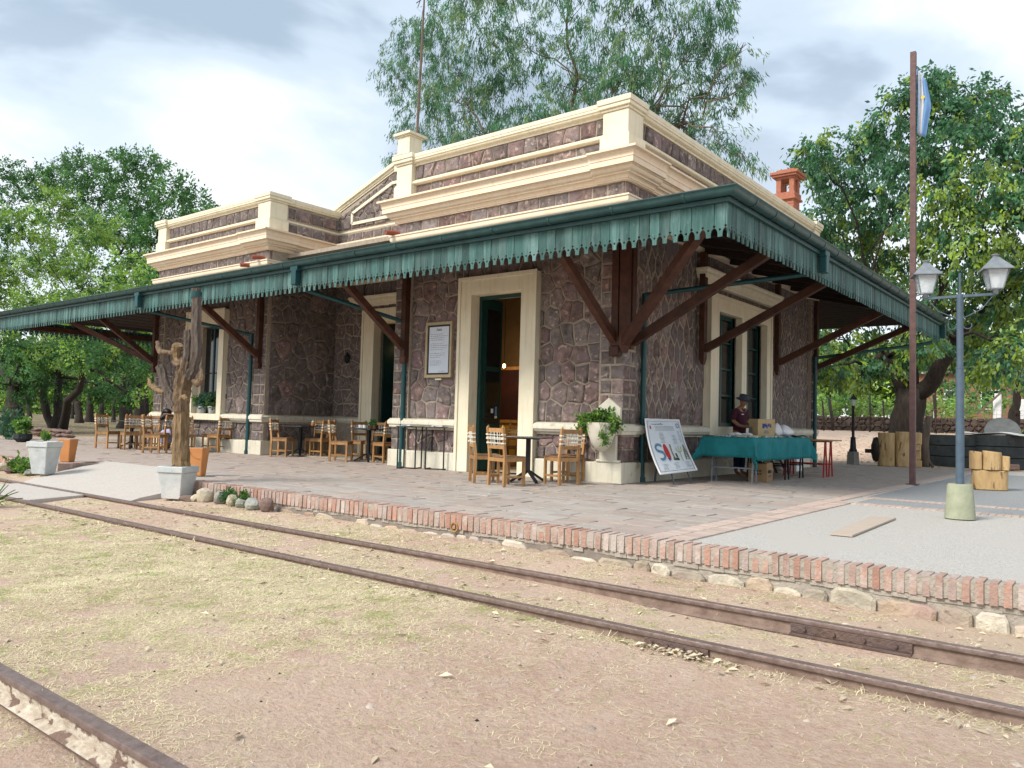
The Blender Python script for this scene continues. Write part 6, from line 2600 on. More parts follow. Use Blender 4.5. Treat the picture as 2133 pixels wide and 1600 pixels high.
m.tube([(-.12, -.125, .42), (-.07, -.122, .34), (0.01, -.118, .30), (.07, -.116, .29)], .006, 5)
obj('raised_squiggle', m, terra, t_)
t_ = square_pot('terracotta_planter', 'tapered orange terracotta planter on the brick end left of the ramp', tuple(at(140, 962, 'z', .004)), .29, .19, .46, .0, rad(33), terra)
obj('soil', MB().box(-.12, .12, -.12, .12, .44, .461), joint, t_)

# plants at the far left: fern, pot with shrub
lp = at(22, 915, 'z', 0)
lp = Vector((lp.x, lp.y, 0.0))
lpx = thing('leafy_plant', 'blue green feathery bush at the left edge beside the dark pot', 'plant', (lp.x, lp.y, 0))
crown('foliage', [((0, 0, .35), .38), ((-.2, .1, .6), .28), ((.25, 0, .2), .25)], 14, .16, .16, [leaf_blue, leaf_ld], [.2] * 3, lpx, -.2, .3, 180, .2)
q_ = at(47, 921, 'z', 0)
dpot = thing('dark_pot', 'faceted dark grey pot with a small shrub beside the pile of stones', 'plant pot', (q_.x, q_.y, .0))
obj('pot', MB().lathe([(.16, 0), (.28, .12), (.27, .25), (.25, .26), (.22, .22)], 8), darktank, dpot)
crown('foliage', [((0, 0, .55), .24), ((.05, 0, .38), .12)], 12, .09, .4, [leaf_plant, leaf_ly], [.3, .3], dpot, 0, .14, 500, .1)
# pile of flat stones round the acacia foot
c0 = at(105, 908, 'y', .9)
pile = thing('stone_pile', 'low pile of flat brown stones around the foot of the acacia', 'stone pile', (c0.x, .9, 0))
for i in range(26):
    u = 62 + (i % 13) * 6.8 + R.uniform(-2, 2)
    lvl = i // 13
    p = at(u, 912 - lvl * 7, 'y', .9 + .3 * lvl + R.uniform(-.2, .3))
    o = bpy.data.objects.new('stone', rock_mesh(200 + i, R.uniform(.16, .28), R.uniform(.12, .2), R.uniform(.07, .11)))
    o.data.materials[0] = rk_brown
    COL.objects.link(o)
    o.parent = pile
    o.location = (p.x - c0.x, p.y - .9, .06 + lvl * .14)
    o.rotation_euler = (R.uniform(-.2, .2), R.uniform(-.2, .2), R.uniform(0, 3))
# small succulents at the platform foot
for u, v, lab in ((35, 976, 'green succulent clump left, under the platform edge at the far left'), (55, 982, 'green succulent clump just left of the empty grey planter')):
    p = at(u, v, 'y', -5.80)
    t_ = thing('succulent', lab, 'plant', (p.x, p.y, -.24))
    crown('leaves', [((0, 0, .12), .16), ((.14, .03, .1), .11)], 10, .08, .3, [leaf_plant, leaf_ly], [.4, .4], t_, -.4, .1, 700, .1)
t_ = thing('weed', 'small dark green weed among the border rocks', 'plant', (-3.15, -5.66, -.22))
crown('leaves', [((0, 0, .10), .10), ((.35, .0, .07), .09)], 10, .035, .4, [leaf_ld, leaf_plant], [.4, .4], t_, -.3, .06, 1800, .1)
# agave rosette
ag = thing('agave', 'spiky green rosette plant cut by the left edge beside the crossing', 'plant', (-4.85, -8.12, -.27))
for i in range(26):
    a = i * 2.399
    el = rad(18 + 62 * (i / 26))
    L = R.uniform(.34, .46)
    m = MB()
    vs = []
    for k in range(6):
        f = k / 5
        d = L * f
        zz_ = d * math.sin(el) - .35 * f * f * L * math.cos(el) * .6
        rr = d * math.cos(el)
        w = .024 * (1 - f) ** .6 * (1 - .3 * (1 - f)) + .001
        vs.append((rr * math.cos(a) - w * math.sin(a), rr * math.sin(a) + w * math.cos(a), zz_ + .02 + .006))
        vs.append((rr * math.cos(a), rr * math.sin(a), zz_ + .015))
        vs.append((rr * math.cos(a) + w * math.sin(a), rr * math.sin(a) - w * math.cos(a), zz_ + .02 + .006))
    fs = []
    for k in range(5):
        fs += [(3 * k, 3 * k + 1, 3 * k + 4, 3 * k + 3), (3 * k + 1, 3 * k + 2, 3 * k + 5, 3 * k + 4)]
    m.add(vs, fs)
    obj('leaf', m, agavem, ag, smooth='all', fix=False)

# ------------------------------------------------------------------ flagpole, lamp posts
fp = thing('flagpole', 'tall rusty brown square flagpole at the platform border', 'flagpole', (3.60, 5.35, 0))
obj('pole', MB().box(-.052, .052, -.052, .052, 0, 8.88), polebrown, fp)
obj('base_plate', MB().box(-.11, .11, -.11, .11, .002, .016), polebrown, fp)
obj('hook', MB().tube([(.05, 0, 4.6), (.10, 0, 4.58), (.10, 0, 4.52)], .008, 5), polebrown, fp)
fl = thing('flag', 'blue and white striped flag hanging limp from the flagpole', 'flag', (3.66, 5.35, 7.15))


def flag_stripe(name, f0, f1, mt):
    V, Fc = [], []
    NX, NZ = 12, 14
    for j in range(NZ + 1):
        g = j / NZ
        for i in range(NX + 1):
            f = f0 + (f1 - f0) * i / NX
            # hanging folds: horizontal reach shrinks downwards
            reach = .06 + .20 * (1 - abs(g - .45)) * f
            fold = .045 * math.sin(f * 13 + g * 1.5)
            V.append((reach * 1.0 * f + .01, fold, 1.42 * (1 - g) - .25 * f * (1 - g) - .1 * f))
    for j in range(NZ):
        for i in range(NX):
            a = j * (NX + 1) + i
            Fc.append((a, a + 1, a + NX + 2, a + NX + 1))
    m = MB().add(V, Fc)
    o = obj(name, m, mt, fl, smooth='all', fix=False)
    md = o.modifiers.new('s', 'SOLIDIFY')
    md.thickness = .002
    return o


flag_stripe('blue_stripe', 0, .34, flagblue)
flag_stripe('white_stripe', .34, .66, flagwhite)
flag_stripe('blue_stripe', .66, 1, flagblue)
obj('sun_emblem', MB().lathe([(.001, 0), (.035, 0), (.035, .006), (.001, .006)], 10), flagsun, fl, loc=(.13, -.055, .72)).rotation_euler = (PI / 2, 0, 0)

lpst = thing('lamp_post', 'blue grey lamp post with two lanterns set in a sage green concrete block', 'street lamp', (5.385, -.92, 0))
obj('base_block', MB().lathe([(.175, 0), (.172, .02), (.140, .41), (.13, .425), (.0, .425)], 28), sagec, lpst, smooth=True)
m = MB()
m.tube([(0, 0, .40), (0, 0, 1.86)], .048, 14)
m.tube([(0, 0, 1.86), (0, 0, 1.885)], .052, 14)
m.tube([(0, 0, 1.88), (0, 0, 2.80)], .038, 14)
m.tube([(0, 0, 2.80), (0, 0, 3.07)], .014, 8)
obj('pole', m, polegrey, lpst, smooth=True)
barA = RT.copy()
barA.z = 0
barA = Vector((.995, .02, 0)).normalized()
m = MB().beam(barA * -.40 + Vector((0, 0, 2.775)), barA * .40 + Vector((0, 0, 2.775)), .030, .030)
obj('cross_bar', m, polegrey, lpst)
m = MB()
for s in (-1, 1):
    pts = []
    for k in range(14):
        a = k / 13
        ang = a * 4.4
        rr = .10 * (1 - a * .75)
        pts.append(barA * (s * (.10 + rr * math.cos(ang + 2.2) * .9)) + Vector((0, 0, 2.42 + rr * math.sin(ang + 2.2))))
    m.tube([barA * (s * .36) + Vector((0, 0, 2.76)), barA * (s * .24) + Vector((0, 0, 2.60))] + pts, .006, 5)
obj('scroll', m, polegrey, lpst)


def lantern(cx, cz, parent, k=1.0):
    o = barA * cx
    b0, b1 = .068 * k, .120 * k
    z0, z1 = cz + .03 * k, cz + .27 * k
    m = MB()
    rot = 0.35
    def cr_(r_, z, i): a = rot + PI / 2 * i + PI / 4; return Vector((o.x + r_ * 1.414 * math.cos(a), o.y + r_ * 1.414 * math.sin(a), z))
    # corner bars
    for i in range(4):
        m.beam(cr_(b0, z0, i), cr_(b1, z1, i), .012 * k, .012 * k)
        m.beam(cr_(b0, z0, i), cr_(b0, z0, i + 1), .012 * k, .012 * k)
    m.tube([(o.x, o.y, cz - .03 * k), (o.x, o.y, cz + .03 * k)], .03 * k, 8)
    # roof
    vs = [cr_(b1 * 1.35, z1, i) for i in range(4)] + [cr_(b1 * .30, z1 + .15 * k, i) for i in range(4)] + [cr_(b1 * 1.35, z1 - .012 * k, i) for i in range(4)]
    m.add(vs, [(0, 1, 5, 4), (1, 2, 6, 5), (2, 3, 7, 6), (3, 0, 4, 7), (4, 5, 6, 7), (8, 9, 1, 0), (9, 10, 2, 1), (10, 11, 3, 2), (11, 8, 0, 3)])
    m.tube([(o.x, o.y, z1 + .15 * k), (o.x, o.y, z1 + .175 * k)], .036 * k, 10)
    m.tube([(o.x, o.y, z1 + .175 * k), (o.x, o.y, z1 + .19 * k)], .045 * k, 10)
    ln = obj('lantern', m, lampgrey, parent)
    for i in range(4):
        a_, b_ = cr_(b0 * .93, z0, i), cr_(b0 * .93, z0, i + 1)
        c_, d_ = cr_(b1 * .95, z1 - .01, i + 1), cr_(b1 * .95, z1 - .01, i)
        nrm = (b_ - a_).cross(d_ - a_).normalized() * .003
        pn = MB().add([a_, b_, c_, d_, a_ + nrm, b_ + nrm, c_ + nrm, d_ + nrm], [(0, 1, 2, 3), (7, 6, 5, 4), (0, 4, 5, 1), (1, 5, 6, 2), (2, 6, 7, 3), (3, 7, 4, 0)])
        obj('pane', pn, glassw, ln)
    bl = MB().lathe([(.012, 0), (.022, .03), (.04, .07), (.045, .10), (.03, .14), (.001, .155)], 12, c=(o.x, o.y, z0 + .01))
    obj('bulb', bl, bulbm, ln, smooth=True)
    return ln


lantern(-.385, 2.805, lpst)
lantern(.385, 2.805, lpst)

slp = thing('small_lamp_post', 'small black lamp post with flared base on a grey block behind the platform', 'street lamp', (.25, 13.72, 0))
obj('base_block', MB().lathe([(.19, 0), (.18, .05), (.165, .40), (.0, .41)], 4), greypaint, slp).rotation_euler = (0, 0, .4)
m = MB().lathe([(.12, .40), (.125, .44), (.095, .50), (.075, .80), (.085, .84), (.045, .86), (.035, 1.75), (.05, 1.77), (.05, 1.80), (.02, 1.83)], 14)
m.beam((-.03, 0, 1.5), (.14, .0, 2.35), .012, .012)
obj('pole', m, blackm, slp, smooth=True)
m = MB().lathe([(.05, 1.84), (.10, 2.0), (.105, 2.02)], 4)
obj('glass', m, glassw, slp)
m = MB().lathe([(.14, 2.02), (.05, 2.13), (.02, 2.16), (.025, 2.19), (.0, 2.21)], 6)
obj('lamp_cap', m, blackm, slp)

# ------------------------------------------------------------------ carved log seats
def log_body(w, h, d, seed, notch=False):
    rr = random.Random(seed)
    n = 26
    V, Fc = [], []
    nz_ = 9
    for j in range(nz_):
        z = h * j / (nz_ - 1)
        for i in range(n):
            a = 2 * PI * i / n
            k = 1 + .05 * math.sin(3 * a + seed) + .03 * math.sin(5 * a + z * 3) + rr.uniform(-.008, .008)
            sx = (abs(math.cos(a)) ** .75) * math.copysign(1, math.cos(a))
            sy = (abs(math.sin(a)) ** .85) * math.copysign(1, math.sin(a))
            V.append((sx * w / 2 * k, sy * d / 2 * k, z + (0 if 0 < j else 0)))
    for j in range(nz_ - 1):
        for i in range(n):
            a, b_ = j * n + i, j * n + (i + 1) % n
            Fc.append((a, b_, b_ + n, a + n))
    Fc.append(tuple(reversed(range(n))))
    Fc.append(tuple(range((nz_ - 1) * n, nz_ * n)))
    return MB().add(V, Fc)


lg = thing('log_armchair', 'armchair carved from a thick pale log near the lamp post', 'log armchair', (4.92, 5.38, 0), rad(22))
obj('seat_block', log_body(.60, .37, .52, 3), logm, lg, smooth=True, bevel=.015)
for nm, bx_, by_, w_2, d_2, hh, sd_ in (('armrest', -.235, -.02, .17, .44, .34, 11), ('armrest', .235, -.02, .17, .44, .27, 12), ('backrest', 0, -.19, .31, .17, .35, 13)):
    m = log_body(w_2, hh, d_2, sd_)
    m.v = [(a + bx_, b_ + by_, c + .378 - (a * .10 if c > .1 else 0)) for a, b_, c in m.v]
    obj(nm, m, logm, lg, smooth=True, bevel=.02)
lg2 = thing('log_bench', 'pale carved log bench with rounded backs at the foot of the forked tree', 'log bench', (1.60, 13.95, 0), rad(18))
m = log_body(.48, 1.02, .34, 5)
m.v = [(x - .42, y, z) for x, y, z in m.v]
obj('back_slab', m, logm, lg2, smooth=True, bevel=.02)
m = log_body(.46, 1.06, .34, 8)
m.v = [(x + .03, y + .02, z) for x, y, z in m.v]
obj('back_slab', m, logm, lg2, smooth=True, bevel=.02)
m = MB().box(.26, .52, -.16, .2, 0, .22)
m.box(.28, .50, -.14, .2, .50, .68)
m.box(.28, .52, .02, .2, .22, 1.05)
m.box(.27, .52, -.17, .02, .68, 1.04)
obj('arm_block', m, logm, lg2, bevel=.03)
m = MB().lathe([(.02, -.35), (.22, -.30), (.33, -.1), (.34, .15), (.2, .38), (.02, .42)], 10, c=(-.70, .12, .46), sx=.45, sy=.8)
o_ = obj('bark_side', m, bark, lg2, smooth='all')
obj('bark_stub', MB().box(-1.02, -.82, .02, .2, .38, .5), bark, lg2, bevel=.01)
# leaning dead log by the tree, brick on the earth
p = at(1925, 960, 'y', 14.6)
m = MB().tube([(p.x, 14.6, 0), (p.x + .02, 14.62, .8), (p.x + .12, 14.7, 1.55)], [.16, .13, .10], 8, jit=.15)
m.tube([(p.x + .25, 14.6, 0), (p.x + .02, 14.6, .4), (p.x - .15, 14.62, 1.1)], [.05, .04, .03], 6, jit=.1)
tag(obj('dead_stump', m, bark_pale, smooth='all'), 'thin broken dead trunk leaning beside the forked tree', 'stump')
p = at(2110, 977, 'z', 0)
tag(obj('stray_brick', MB().cbox((0, 0, .09), (.34, .2, .17), .2), rk_brown, loc=(p.x, p.y, -.03), bevel=.03), 'reddish block lying on the earth at the right edge', 'block')

# ------------------------------------------------------------------ dark ring tanks
for i, (cx, cy, r_, h, lab) in enumerate(((3.55, 17.7, .92, 1.08, 'largest dark ring tank on the right with a pale cover and lid'), (2.45, 17.3, .82, 1.05, 'dark ring tank on the left touching the tree side'), (4.15, 18.6, .75, 1.12, 'dark ring tank behind the largest one at its right'))):
    t_ = thing('ring_tank', lab, 'tank', (cx, cy, -.05), 0, 'dark ring tanks behind the platform')
    for k in range(3):
        z0 = k * h / 3
        m = MB().lathe([(r_ - .03, z0 + .005), (r_, z0 + .02), (r_, z0 + h / 3 - .02), (r_ - .03, z0 + h / 3 - .004)], 26)
        obj('ring', m, darktank, t_, smooth=True)
    m = MB()
    for k in range(4):
        a = -PI / 2 - .9 + k * .5
        m.tube([(math.cos(a) * (r_ - .02), math.sin(a) * (r_ - .02), h * .6 + (k % 2) * .2), (math.cos(a) * (r_ + .015), math.sin(a) * (r_ + .015), h * .6 + (k % 2) * .2)], .025, 7)
    obj('bolt', m, blackm, t_)
tag(obj('round_lid', MB().lathe([(.0, 0), (.52, 0), (.52, .03), (0, .04)], 28), mat('grey_lid', (0.22, 0.23, 0.23), (0.15, 0.16, 0.16), 6, 0.7), loc=(3.75, 18.0, 1.14)), 'grey round lid tilted up on top of the tank', 'lid').rotation_euler = (rad(62), 0, rad(15))
V, Fc = [], []
for j in range(9):
    for i in range(15):
        x_, y_ = -1.0 + i * .15, -.5 + j * .12
        V.append((x_, y_, .03 * math.sin(x_ * 5) + .03 * math.sin(y_ * 9 + x_ * 3) + .02))
for j in range(8):
    for i in range(14):
        a = j * 15 + i
        Fc.append((a, a + 1, a + 16, a + 15))
o_ = obj('pale_sheet', MB().add(V, Fc), white, loc=(3.55, 17.35, 1.06), smooth='all', fix=False)
o_.modifiers.new('s', 'SOLIDIFY').thickness = .006
tag(o_, 'crumpled pale sheet lying over the tank tops', 'sheet')

# board lying on the plaza
tag(obj('loose_board', MB().prism([(4.67, -3.82), (4.88, -3.80), (4.82, -1.68), (4.56, -1.82)], (0, 0, .018), (0, 0, -.004), (1, 0, 0), (0, 1, 0)), mat('fibre_board', (0.46, 0.38, 0.31), (0.42, 0.345, 0.28), 5, 0.85)), 'flat tan board lying on the grey pavement', 'board')
# clay pipe end in the platform face
pe = thing('drain_pipe', 'ochre pipe end sticking out of the platform face', 'pipe', (1.17, PY + .01, -.135))
V, Fc = [], []
m = MB().tube([(0, -.03, 0), (0, .25, .01)], .055, 16, cap=False)
obj('pipe_outer', m, mat('ochre_pipe', (0.42, 0.27, 0.10), (0.34, 0.21, 0.08), 9, 0.7), pe, smooth='all', fix=False)
m = MB().tube([(0, -.03, 0), (0, .25, .01)], .045, 16, cap=False)
obj('pipe_inner', m, MATS['ochre_pipe'], pe, smooth='all', fix=False)
V = []
for k in range(16):
    a = 2 * PI * k / 16
    V += [(.055 * math.cos(a), -.03, .055 * math.sin(a)), (.045 * math.cos(a), -.03, .045 * math.sin(a))]
obj('pipe_rim', MB().add(V, [(2 * k, 2 * ((k + 1) % 16), 2 * ((k + 1) % 16) + 1, 2 * k + 1) for k in range(16)]), MATS['ochre_pipe'], pe, fix=False)
obj('pipe_dark', MB().tube([(0, .1, 0), (0, .11, 0)], .05, 12), ink, pe)

# antenna mast behind the gable
p0, p1 = at(868, 290, 'y', 6.0), at(884, -6, 'y', 6.0)
am = thing('antenna', 'thin leaning antenna mast rising behind the gable pier', 'antenna', tuple(p0))
dlt = p1 - p0
m = MB().tube([Vector((0, 0, 0)) - dlt.normalized() * 5.0, dlt * .55, dlt * 1.02], [.05, .045, .028], 7)
obj('mast', m, bark_pale, am)
m = MB()
m.beam(dlt * .99 + Vector((-.38, 0, -.04)), dlt * .99 + Vector((.14, 0, .06)), .02, .02)
m.beam(dlt * .965 + Vector((-.3, 0, -.1)), dlt * .985 + Vector((-.1, 0, .2)), .018, .018)
m.tube([dlt * .97, dlt * .8 + Vector((-.12, 0, 0)), dlt * .6 + Vector((-.04, 0, 0))], .01, 4)
obj('aerial', m, blackm, am)

# ------------------------------------------------------------------ painted poster on its easel
tm0 = mat('grey_easel_steel', (0.12, 0.13, 0.15), (0.08, 0.09, 0.10), 8, 0.5)
ps = thing('painted_poster', 'leaning white poster with coloured picture letters by the corner downpipe', 'poster', (0, 0, 0))
PA, PB = Vector((.10, .66, 1.165)), Vector((.10, 2.02, 1.17))
PC, PD = Vector((.64, 1.72, .235)), Vector((.64, .26, .205))
# PA top left, PB top right, PC bottom right, PD bottom left
def pp_(u, v, off=0.0):
    top = PA.lerp(PB, u)
    bot = PD.lerp(PC, u)
    q = top.lerp(bot, v)
    bow = -.06 * math.sin(PI * v) * (1 - .3 * u)
    n = Vector((.86, 0, .5)).normalized()
    return q + n * (bow + .012 * math.sin(u * 22) * (1 - v) * .4 + off)


V, Fc = [], []
NU, NV = 24, 18
for s in (0, -.008):
    for j in range(NV + 1):
        for i in range(NU + 1):
            V.append(pp_(i / NU, j / NV, s))
n0 = (NU + 1) * (NV + 1)
for j in range(NV):
    for i in range(NU):
        a = j * (NU + 1) + i
        Fc += [(a, a + NU + 1, a + NU + 2, a + 1), (n0 + a, n0 + a + 1, n0 + a + NU + 2, n0 + a + NU + 1)]
obj('sheet', MB().add(V, Fc), poster, ps, smooth='all', fix=False)
m = MB()
for a, b_ in (((0, 0), (1, 0)), ((1, 0), (1, 1)), ((1, 1), (0, 1)), ((0, 1), (0, 0))):
    for k in range(12):
        p, q = (a[0] + (b_[0] - a[0]) * k / 12, a[1] + (b_[1] - a[1]) * k / 12), (a[0] + (b_[0] - a[0]) * (k + 1) / 12, a[1] + (b_[1] - a[1]) * (k + 1) / 12)
        m.beam(pp_(*p), pp_(*q), .018, .018)
obj('edge_strip', m, white, ps)
m = MB()
for a in (((.04, .04), (.96, .04)), ((.96, .04), (.96, .96)), ((.96, .96), (.04, .96)), ((.04, .96), (.04, .04))):
    for k in range(10):
        m.beam(pp_(a[0][0] + (a[1][0] - a[0][0]) * k / 10, a[0][1] + (a[1][1] - a[0][1]) * k / 10, .003), pp_(a[0][0] + (a[1][0] - a[0][0]) * (k + 1) / 10, a[0][1] + (a[1][1] - a[0][1]) * (k + 1) / 10, .003), .004, .003)
obj('border_line', m, ink, ps)
m = MB()
m.beam((.42, .95, .5), (.60, .86, .0), .018, .018)
m.beam((.42, 1.5, .5), (.60, 1.56, .0), .018, .018)
m.beam((.12, 1.2, 1.1), (.04, 1.2, .0), .03, .03)
m.beam((.40, .80, .42), (.40, 1.62, .42), .03, .03)
obj('easel', m, tm0, ps)


def poly_on(pts, off=.004):
    """flat print following the sheet: fan of small quads"""
    m = MB()
    tri = tessellate_polygon([[Vector((x, y, 0)) for x, y in pts]])
    vs = [pp_(x, y, off) for x, y in pts]
    for a, b_, c in tri:
        m.add([vs[a], vs[b_], vs[c]], [(0, 1, 2)])
    return m


def stroke(pts, w, name, mt, off=.005):
    m = MB()
    for i in range(len(pts) - 1):
        a, b_ = pts[i], pts[i + 1]
        w0 = w if not hasattr(w, '__len__') else w[i]
        w1 = w if not hasattr(w, '__len__') else w[i + 1]
        d = Vector((b_[0] - a[0], b_[1] - a[1]))
        if d.length < 1e-5:
            continue
        nn = Vector((-d.y, d.x)).normalized()
        q = [(a[0] + nn.x * w0, a[1] + nn.y * w0), (b_[0] + nn.x * w1, b_[1] + nn.y * w1), (b_[0] - nn.x * w1, b_[1] - nn.y * w1), (a[0] - nn.x * w0, a[1] - nn.y * w0)]
        m.add([pp_(x, y, off + .0002 * i) for x, y in q], [(0, 1, 2, 3)])
    return obj(name, m, mt, ps, fix=False)


pblue = mat('print_blue', (0.14, 0.30, 0.42), (0.05, 0.12, 0.20), 30, 0.6)
pred = mat('print_red', (0.55, 0.035, 0.03), (0.40, 0.02, 0.02), 10, 0.6)
pgreen = mat('print_pale_green', (0.50, 0.56, 0.30), (0.36, 0.42, 0.20), 20, 0.6)
pdark = mat('print_dark_olive', (0.06, 0.07, 0.03), (0.02, 0.02, 0.015), 20, 0.6)
polive = mat('print_olive', (0.30, 0.28, 0.12), (0.10, 0.10, 0.05), 25, 0.6)
S_ = [(.22 + .085 * math.cos(a), .52 + .065 * math.sin(a)) for a in [rad(-20 - 18 * k) for k in range(12)]] + [(.225 + .088 * math.cos(a), .66 + .075 * math.sin(a)) for a in [rad(-90 + 20 * k) for k in range(12)]]
stroke(S_, [.012] + [.024] * (len(S_) - 2) + [.012], 'picture_letter', pblue)
obj('picture_letter', poly_on([(.40 + .065 * math.cos(a) + .02 * math.sin(a), .60 + .155 * math.sin(a)) for a in [2 * PI * k / 16 for k in range(16)]]), pred, ps, fix=False)
obj('picture_letter', poly_on([(.36, .72), (.42, .72), (.45, .77), (.41, .75), (.39, .79), (.37, .75)], .006), blueink, ps, fix=False)
stroke([(.54, .46), (.535, .60), (.55, .75)], .016, 'picture_letter', polive)
stroke([(.51, .74), (.66, .755)], .025, 'picture_letter', pdark)
stroke([(.62, .64), (.63, .72)], .022, 'picture_letter', pdark)
stroke([(.755, .50), (.745, .62), (.75, .80)], .010, 'picture_letter', pgreen)
stroke([(.67, .53), (.68, .60), (.745, .63), (.81, .60), (.825, .51)], .013, 'picture_letter', pgreen)
stroke([(.90, .48), (.85, .78)], .010, 'picture_letter', polive)
stroke([(.90, .48), (.955, .78)], .012, 'picture_letter', polive)
for k in range(6):
    stroke([(.90 - .035 - .006 * k, .60 + .03 * k), (.90, .54 + .035 * k), (.90 + .035 + .006 * k, .60 + .03 * k)], .004, 'picture_letter', pdark, .006)
stroke([(.88, .76), (.935, .76)], .016, 'picture_letter', pgreen, .007)
sc_ = MB()


def p_lines(u0, u1, v0, n, step, h=.010, jag=.04):
    for i in range(n):
        a = u0 + R.uniform(0, jag)
        b_ = u1 - R.uniform(0, jag)
        x = a
        while x < b_:
            l = R.uniform(.012, .045)
            e_ = min(x + l, b_)
            q = [(x, v0 + i * step), (e_, v0 + i * step), (e_, v0 + i * step + h * R.uniform(.6, 1)), (x, v0 + i * step + h * R.uniform(.6, 1))]
            sc_.add([pp_(xx, yy, .0045) for xx, yy in q], [(0, 1, 2, 3)])
            x = e_ + .008


p_lines(.15, .48, .085, 1, .03, .016, .0)
p_lines(.22, .82, .13, 4, .022, .007)
p_lines(.30, .46, .25, 8, .024, .008, .03)
p_lines(.66, .80, .30, 7, .024, .008, .03)
p_lines(.84, .93, .22, 9, .026, .008, .02)
p_lines(.14, .30, .83, 5, .025, .008)
p_lines(.44, .60, .82, 5, .025, .008)
p_lines(.74, .92, .82, 5, .025, .008)
obj('printed_lines', sc_, mat('print_grey_text', (0.12, 0.13, 0.15), (0.08, 0.09, 0.1), 5, 0.8), ps, fix=False)
obj('emblem', poly_on([(.085, .13), (.11, .11), (.13, .15), (.12, .19), (.095, .17)], .006), pred, ps, fix=False)
stroke([(.86, .09), (.90, .08), (.93, .11), (.92, .15), (.88, .16), (.86, .12), (.86, .09)], .006, 'emblem', blueink, .006)

# ------------------------------------------------------------------ the stall
TA = Vector((.62, 2.20, 0))           # front left corner of the stall (top, near wall side)
def tb_(a, b_, z=0.0):
    """a along the wall (+y), b towards the track side (+x)"""
    return Vector((.55 + b_, 2.25 + a, z))


st = thing('stall_table', 'long trestle stall table beside the side windows', 'table', (0, 0, 0))
TLn, TWd, TZ = 3.2, .95, .865
m = MB().box(.57, .55 + TWd - .02, 2.27, 2.25 + TLn - .02, TZ - .03, TZ - .004)
obj('tabletop', m, cardbd, st)


def trestle(x0, x1, y, mt, z=.835, sp=.11, name='trestle', parent=None):
    m = MB()
    for x in (x0, x1):
        for s in (-1, 1):
            m.beam((x, y + s * sp, 0), (x, y + s * .02, z), .028, .028)
    for s in (-1, 1):
        k = .28
        m.beam((x0, y + s * (sp - (sp - .02) * k / z), k), (x1, y + s * (sp - (sp - .02) * k / z), k), .022, .022)
    m.beam((x0 - .03, y, z - .012), (x1 + .03, y, z - .012), .045, .03)
    return obj(name, m, mt, parent)


tm = mat('grey_trestle_steel', (0.20, 0.22, 0.25), (0.13, 0.15, 0.17), 8, 0.45)
trestle(.66, 1.46, 2.45, tm, parent=st)
trestle(.66, 1.46, 4.25, blackm, parent=st)
trestle(.66, 1.46, 5.15, blackm, parent=st)
# cloth
V, Fc = [], []
cx0, cx1, cy0, cy1 = .50, 1.53, 2.20, 5.45
NXc, NYc = 30, 56
ov = .38


def cloth_pt(s, t_):
    """s, t beyond the table edges hang down"""
    x, y, z = s, t_, TZ + .004
    dx = max(cx0 - s, 0, s - cx1)
    dy = max(cy0 - t_, 0, t_ - cy1)
    hang = max(dx, dy)
    if hang > 0:
        corner = min(dx, dy)
        z -= (dx + dy - corner * .55)
        fold = .035 * math.sin(t_ * 7.0 + 1) + .025 * math.sin(t_ * 17) if dx > dy else .03 * math.sin(s * 9)
        k = min(1, hang / .25)
        out = .02 + fold * k + .10 * corner
        if s < cx0:
            x = cx0 - out * (dx > 0) - .12 * corner
        if s > cx1:
            x = cx1 + out + .25 * corner
        if t_ < cy0:
            y = cy0 - out - .45 * corner
        if t_ > cy1:
            y = cy1 + out + .3 * corner
    else:
        z += .004 * math.sin(s * 14) * math.sin(t_ * 9)
    return (x, y, z)


ss = list(np.linspace(cx0 - .36, cx1 + .44, NXc))
tt = list(np.linspace(cy0 - .38, cy1 + .36, NYc))
for t2 in tt:
    for s2 in ss:
        V.append(cloth_pt(s2, t2))
for j in range(NYc - 1):
    for i in range(NXc - 1):
        a = j * NXc + i
        Fc.append((a, a + 1, a + NXc + 1, a + NXc))
o_ = obj('tablecloth', MB().add(V, Fc), cloth, smooth='all', fix=False)
o_.modifiers.new('s', 'SOLIDIFY').thickness = .003
tag(o_, 'teal cloth draped over the stall table with a hanging corner', 'tablecloth')
# small wares on the cloth: rows of pale trinkets
wr = MB()
for i in range(150):
    x_ = R.uniform(.62, 1.48)
    y_ = R.uniform(2.35, 4.55)
    if y_ > 3.7 and (x_ < 1.25 or y_ > 4.3):
        continue
    wr.cbox((x_, y_, TZ + .022), (R.uniform(.03, .08), R.uniform(.03, .07), R.uniform(.012, .04)), R.uniform(0, 3), taper=.8)
o_ = obj('stall_wares', wr, mat('pale_trinkets', (0.60, 0.58, 0.45), (0.16, 0.16, 0.14), 16, 0.6))
tag(o_, 'rows of small pale trinkets laid out on the teal cloth', 'trinkets', None, 'stuff')
for (x_, y_, lab) in ((.95, 2.75, 'crumpled clear bag of wares nearest the left end of the stall'), (1.0, 3.25, 'second small clear bag lying in front of the vendor')):
    o_ = bpy.data.objects.new('clear_bag', rock_mesh(int(y_ * 100), .14, .09, .05))
    o_.data.materials[0] = plastic
    COL.objects.link(o_)
    o_.location = (x_, y_, TZ + .05)
    tag(o_, lab, 'bag')


def carton(label, x, y, z, sx, sy, sz, rz, mt, marks):
    t_ = thing('cardboard_box', label, 'box', (x, y, z), rz)
    m = MB().box(-sx / 2, sx / 2, -sy / 2, sy / 2, 0, sz)
    obj('carton', m, mt, t_, bevel=.004)
    m = MB().box(-sx / 2 - .006, sx / 2 + .006, -sy / 2 - .006, sy / 2 + .006, sz * .76, sz + .004)
    if marks == 'lid':
        obj('lid', m, mt, t_, bevel=.004)
    return t_


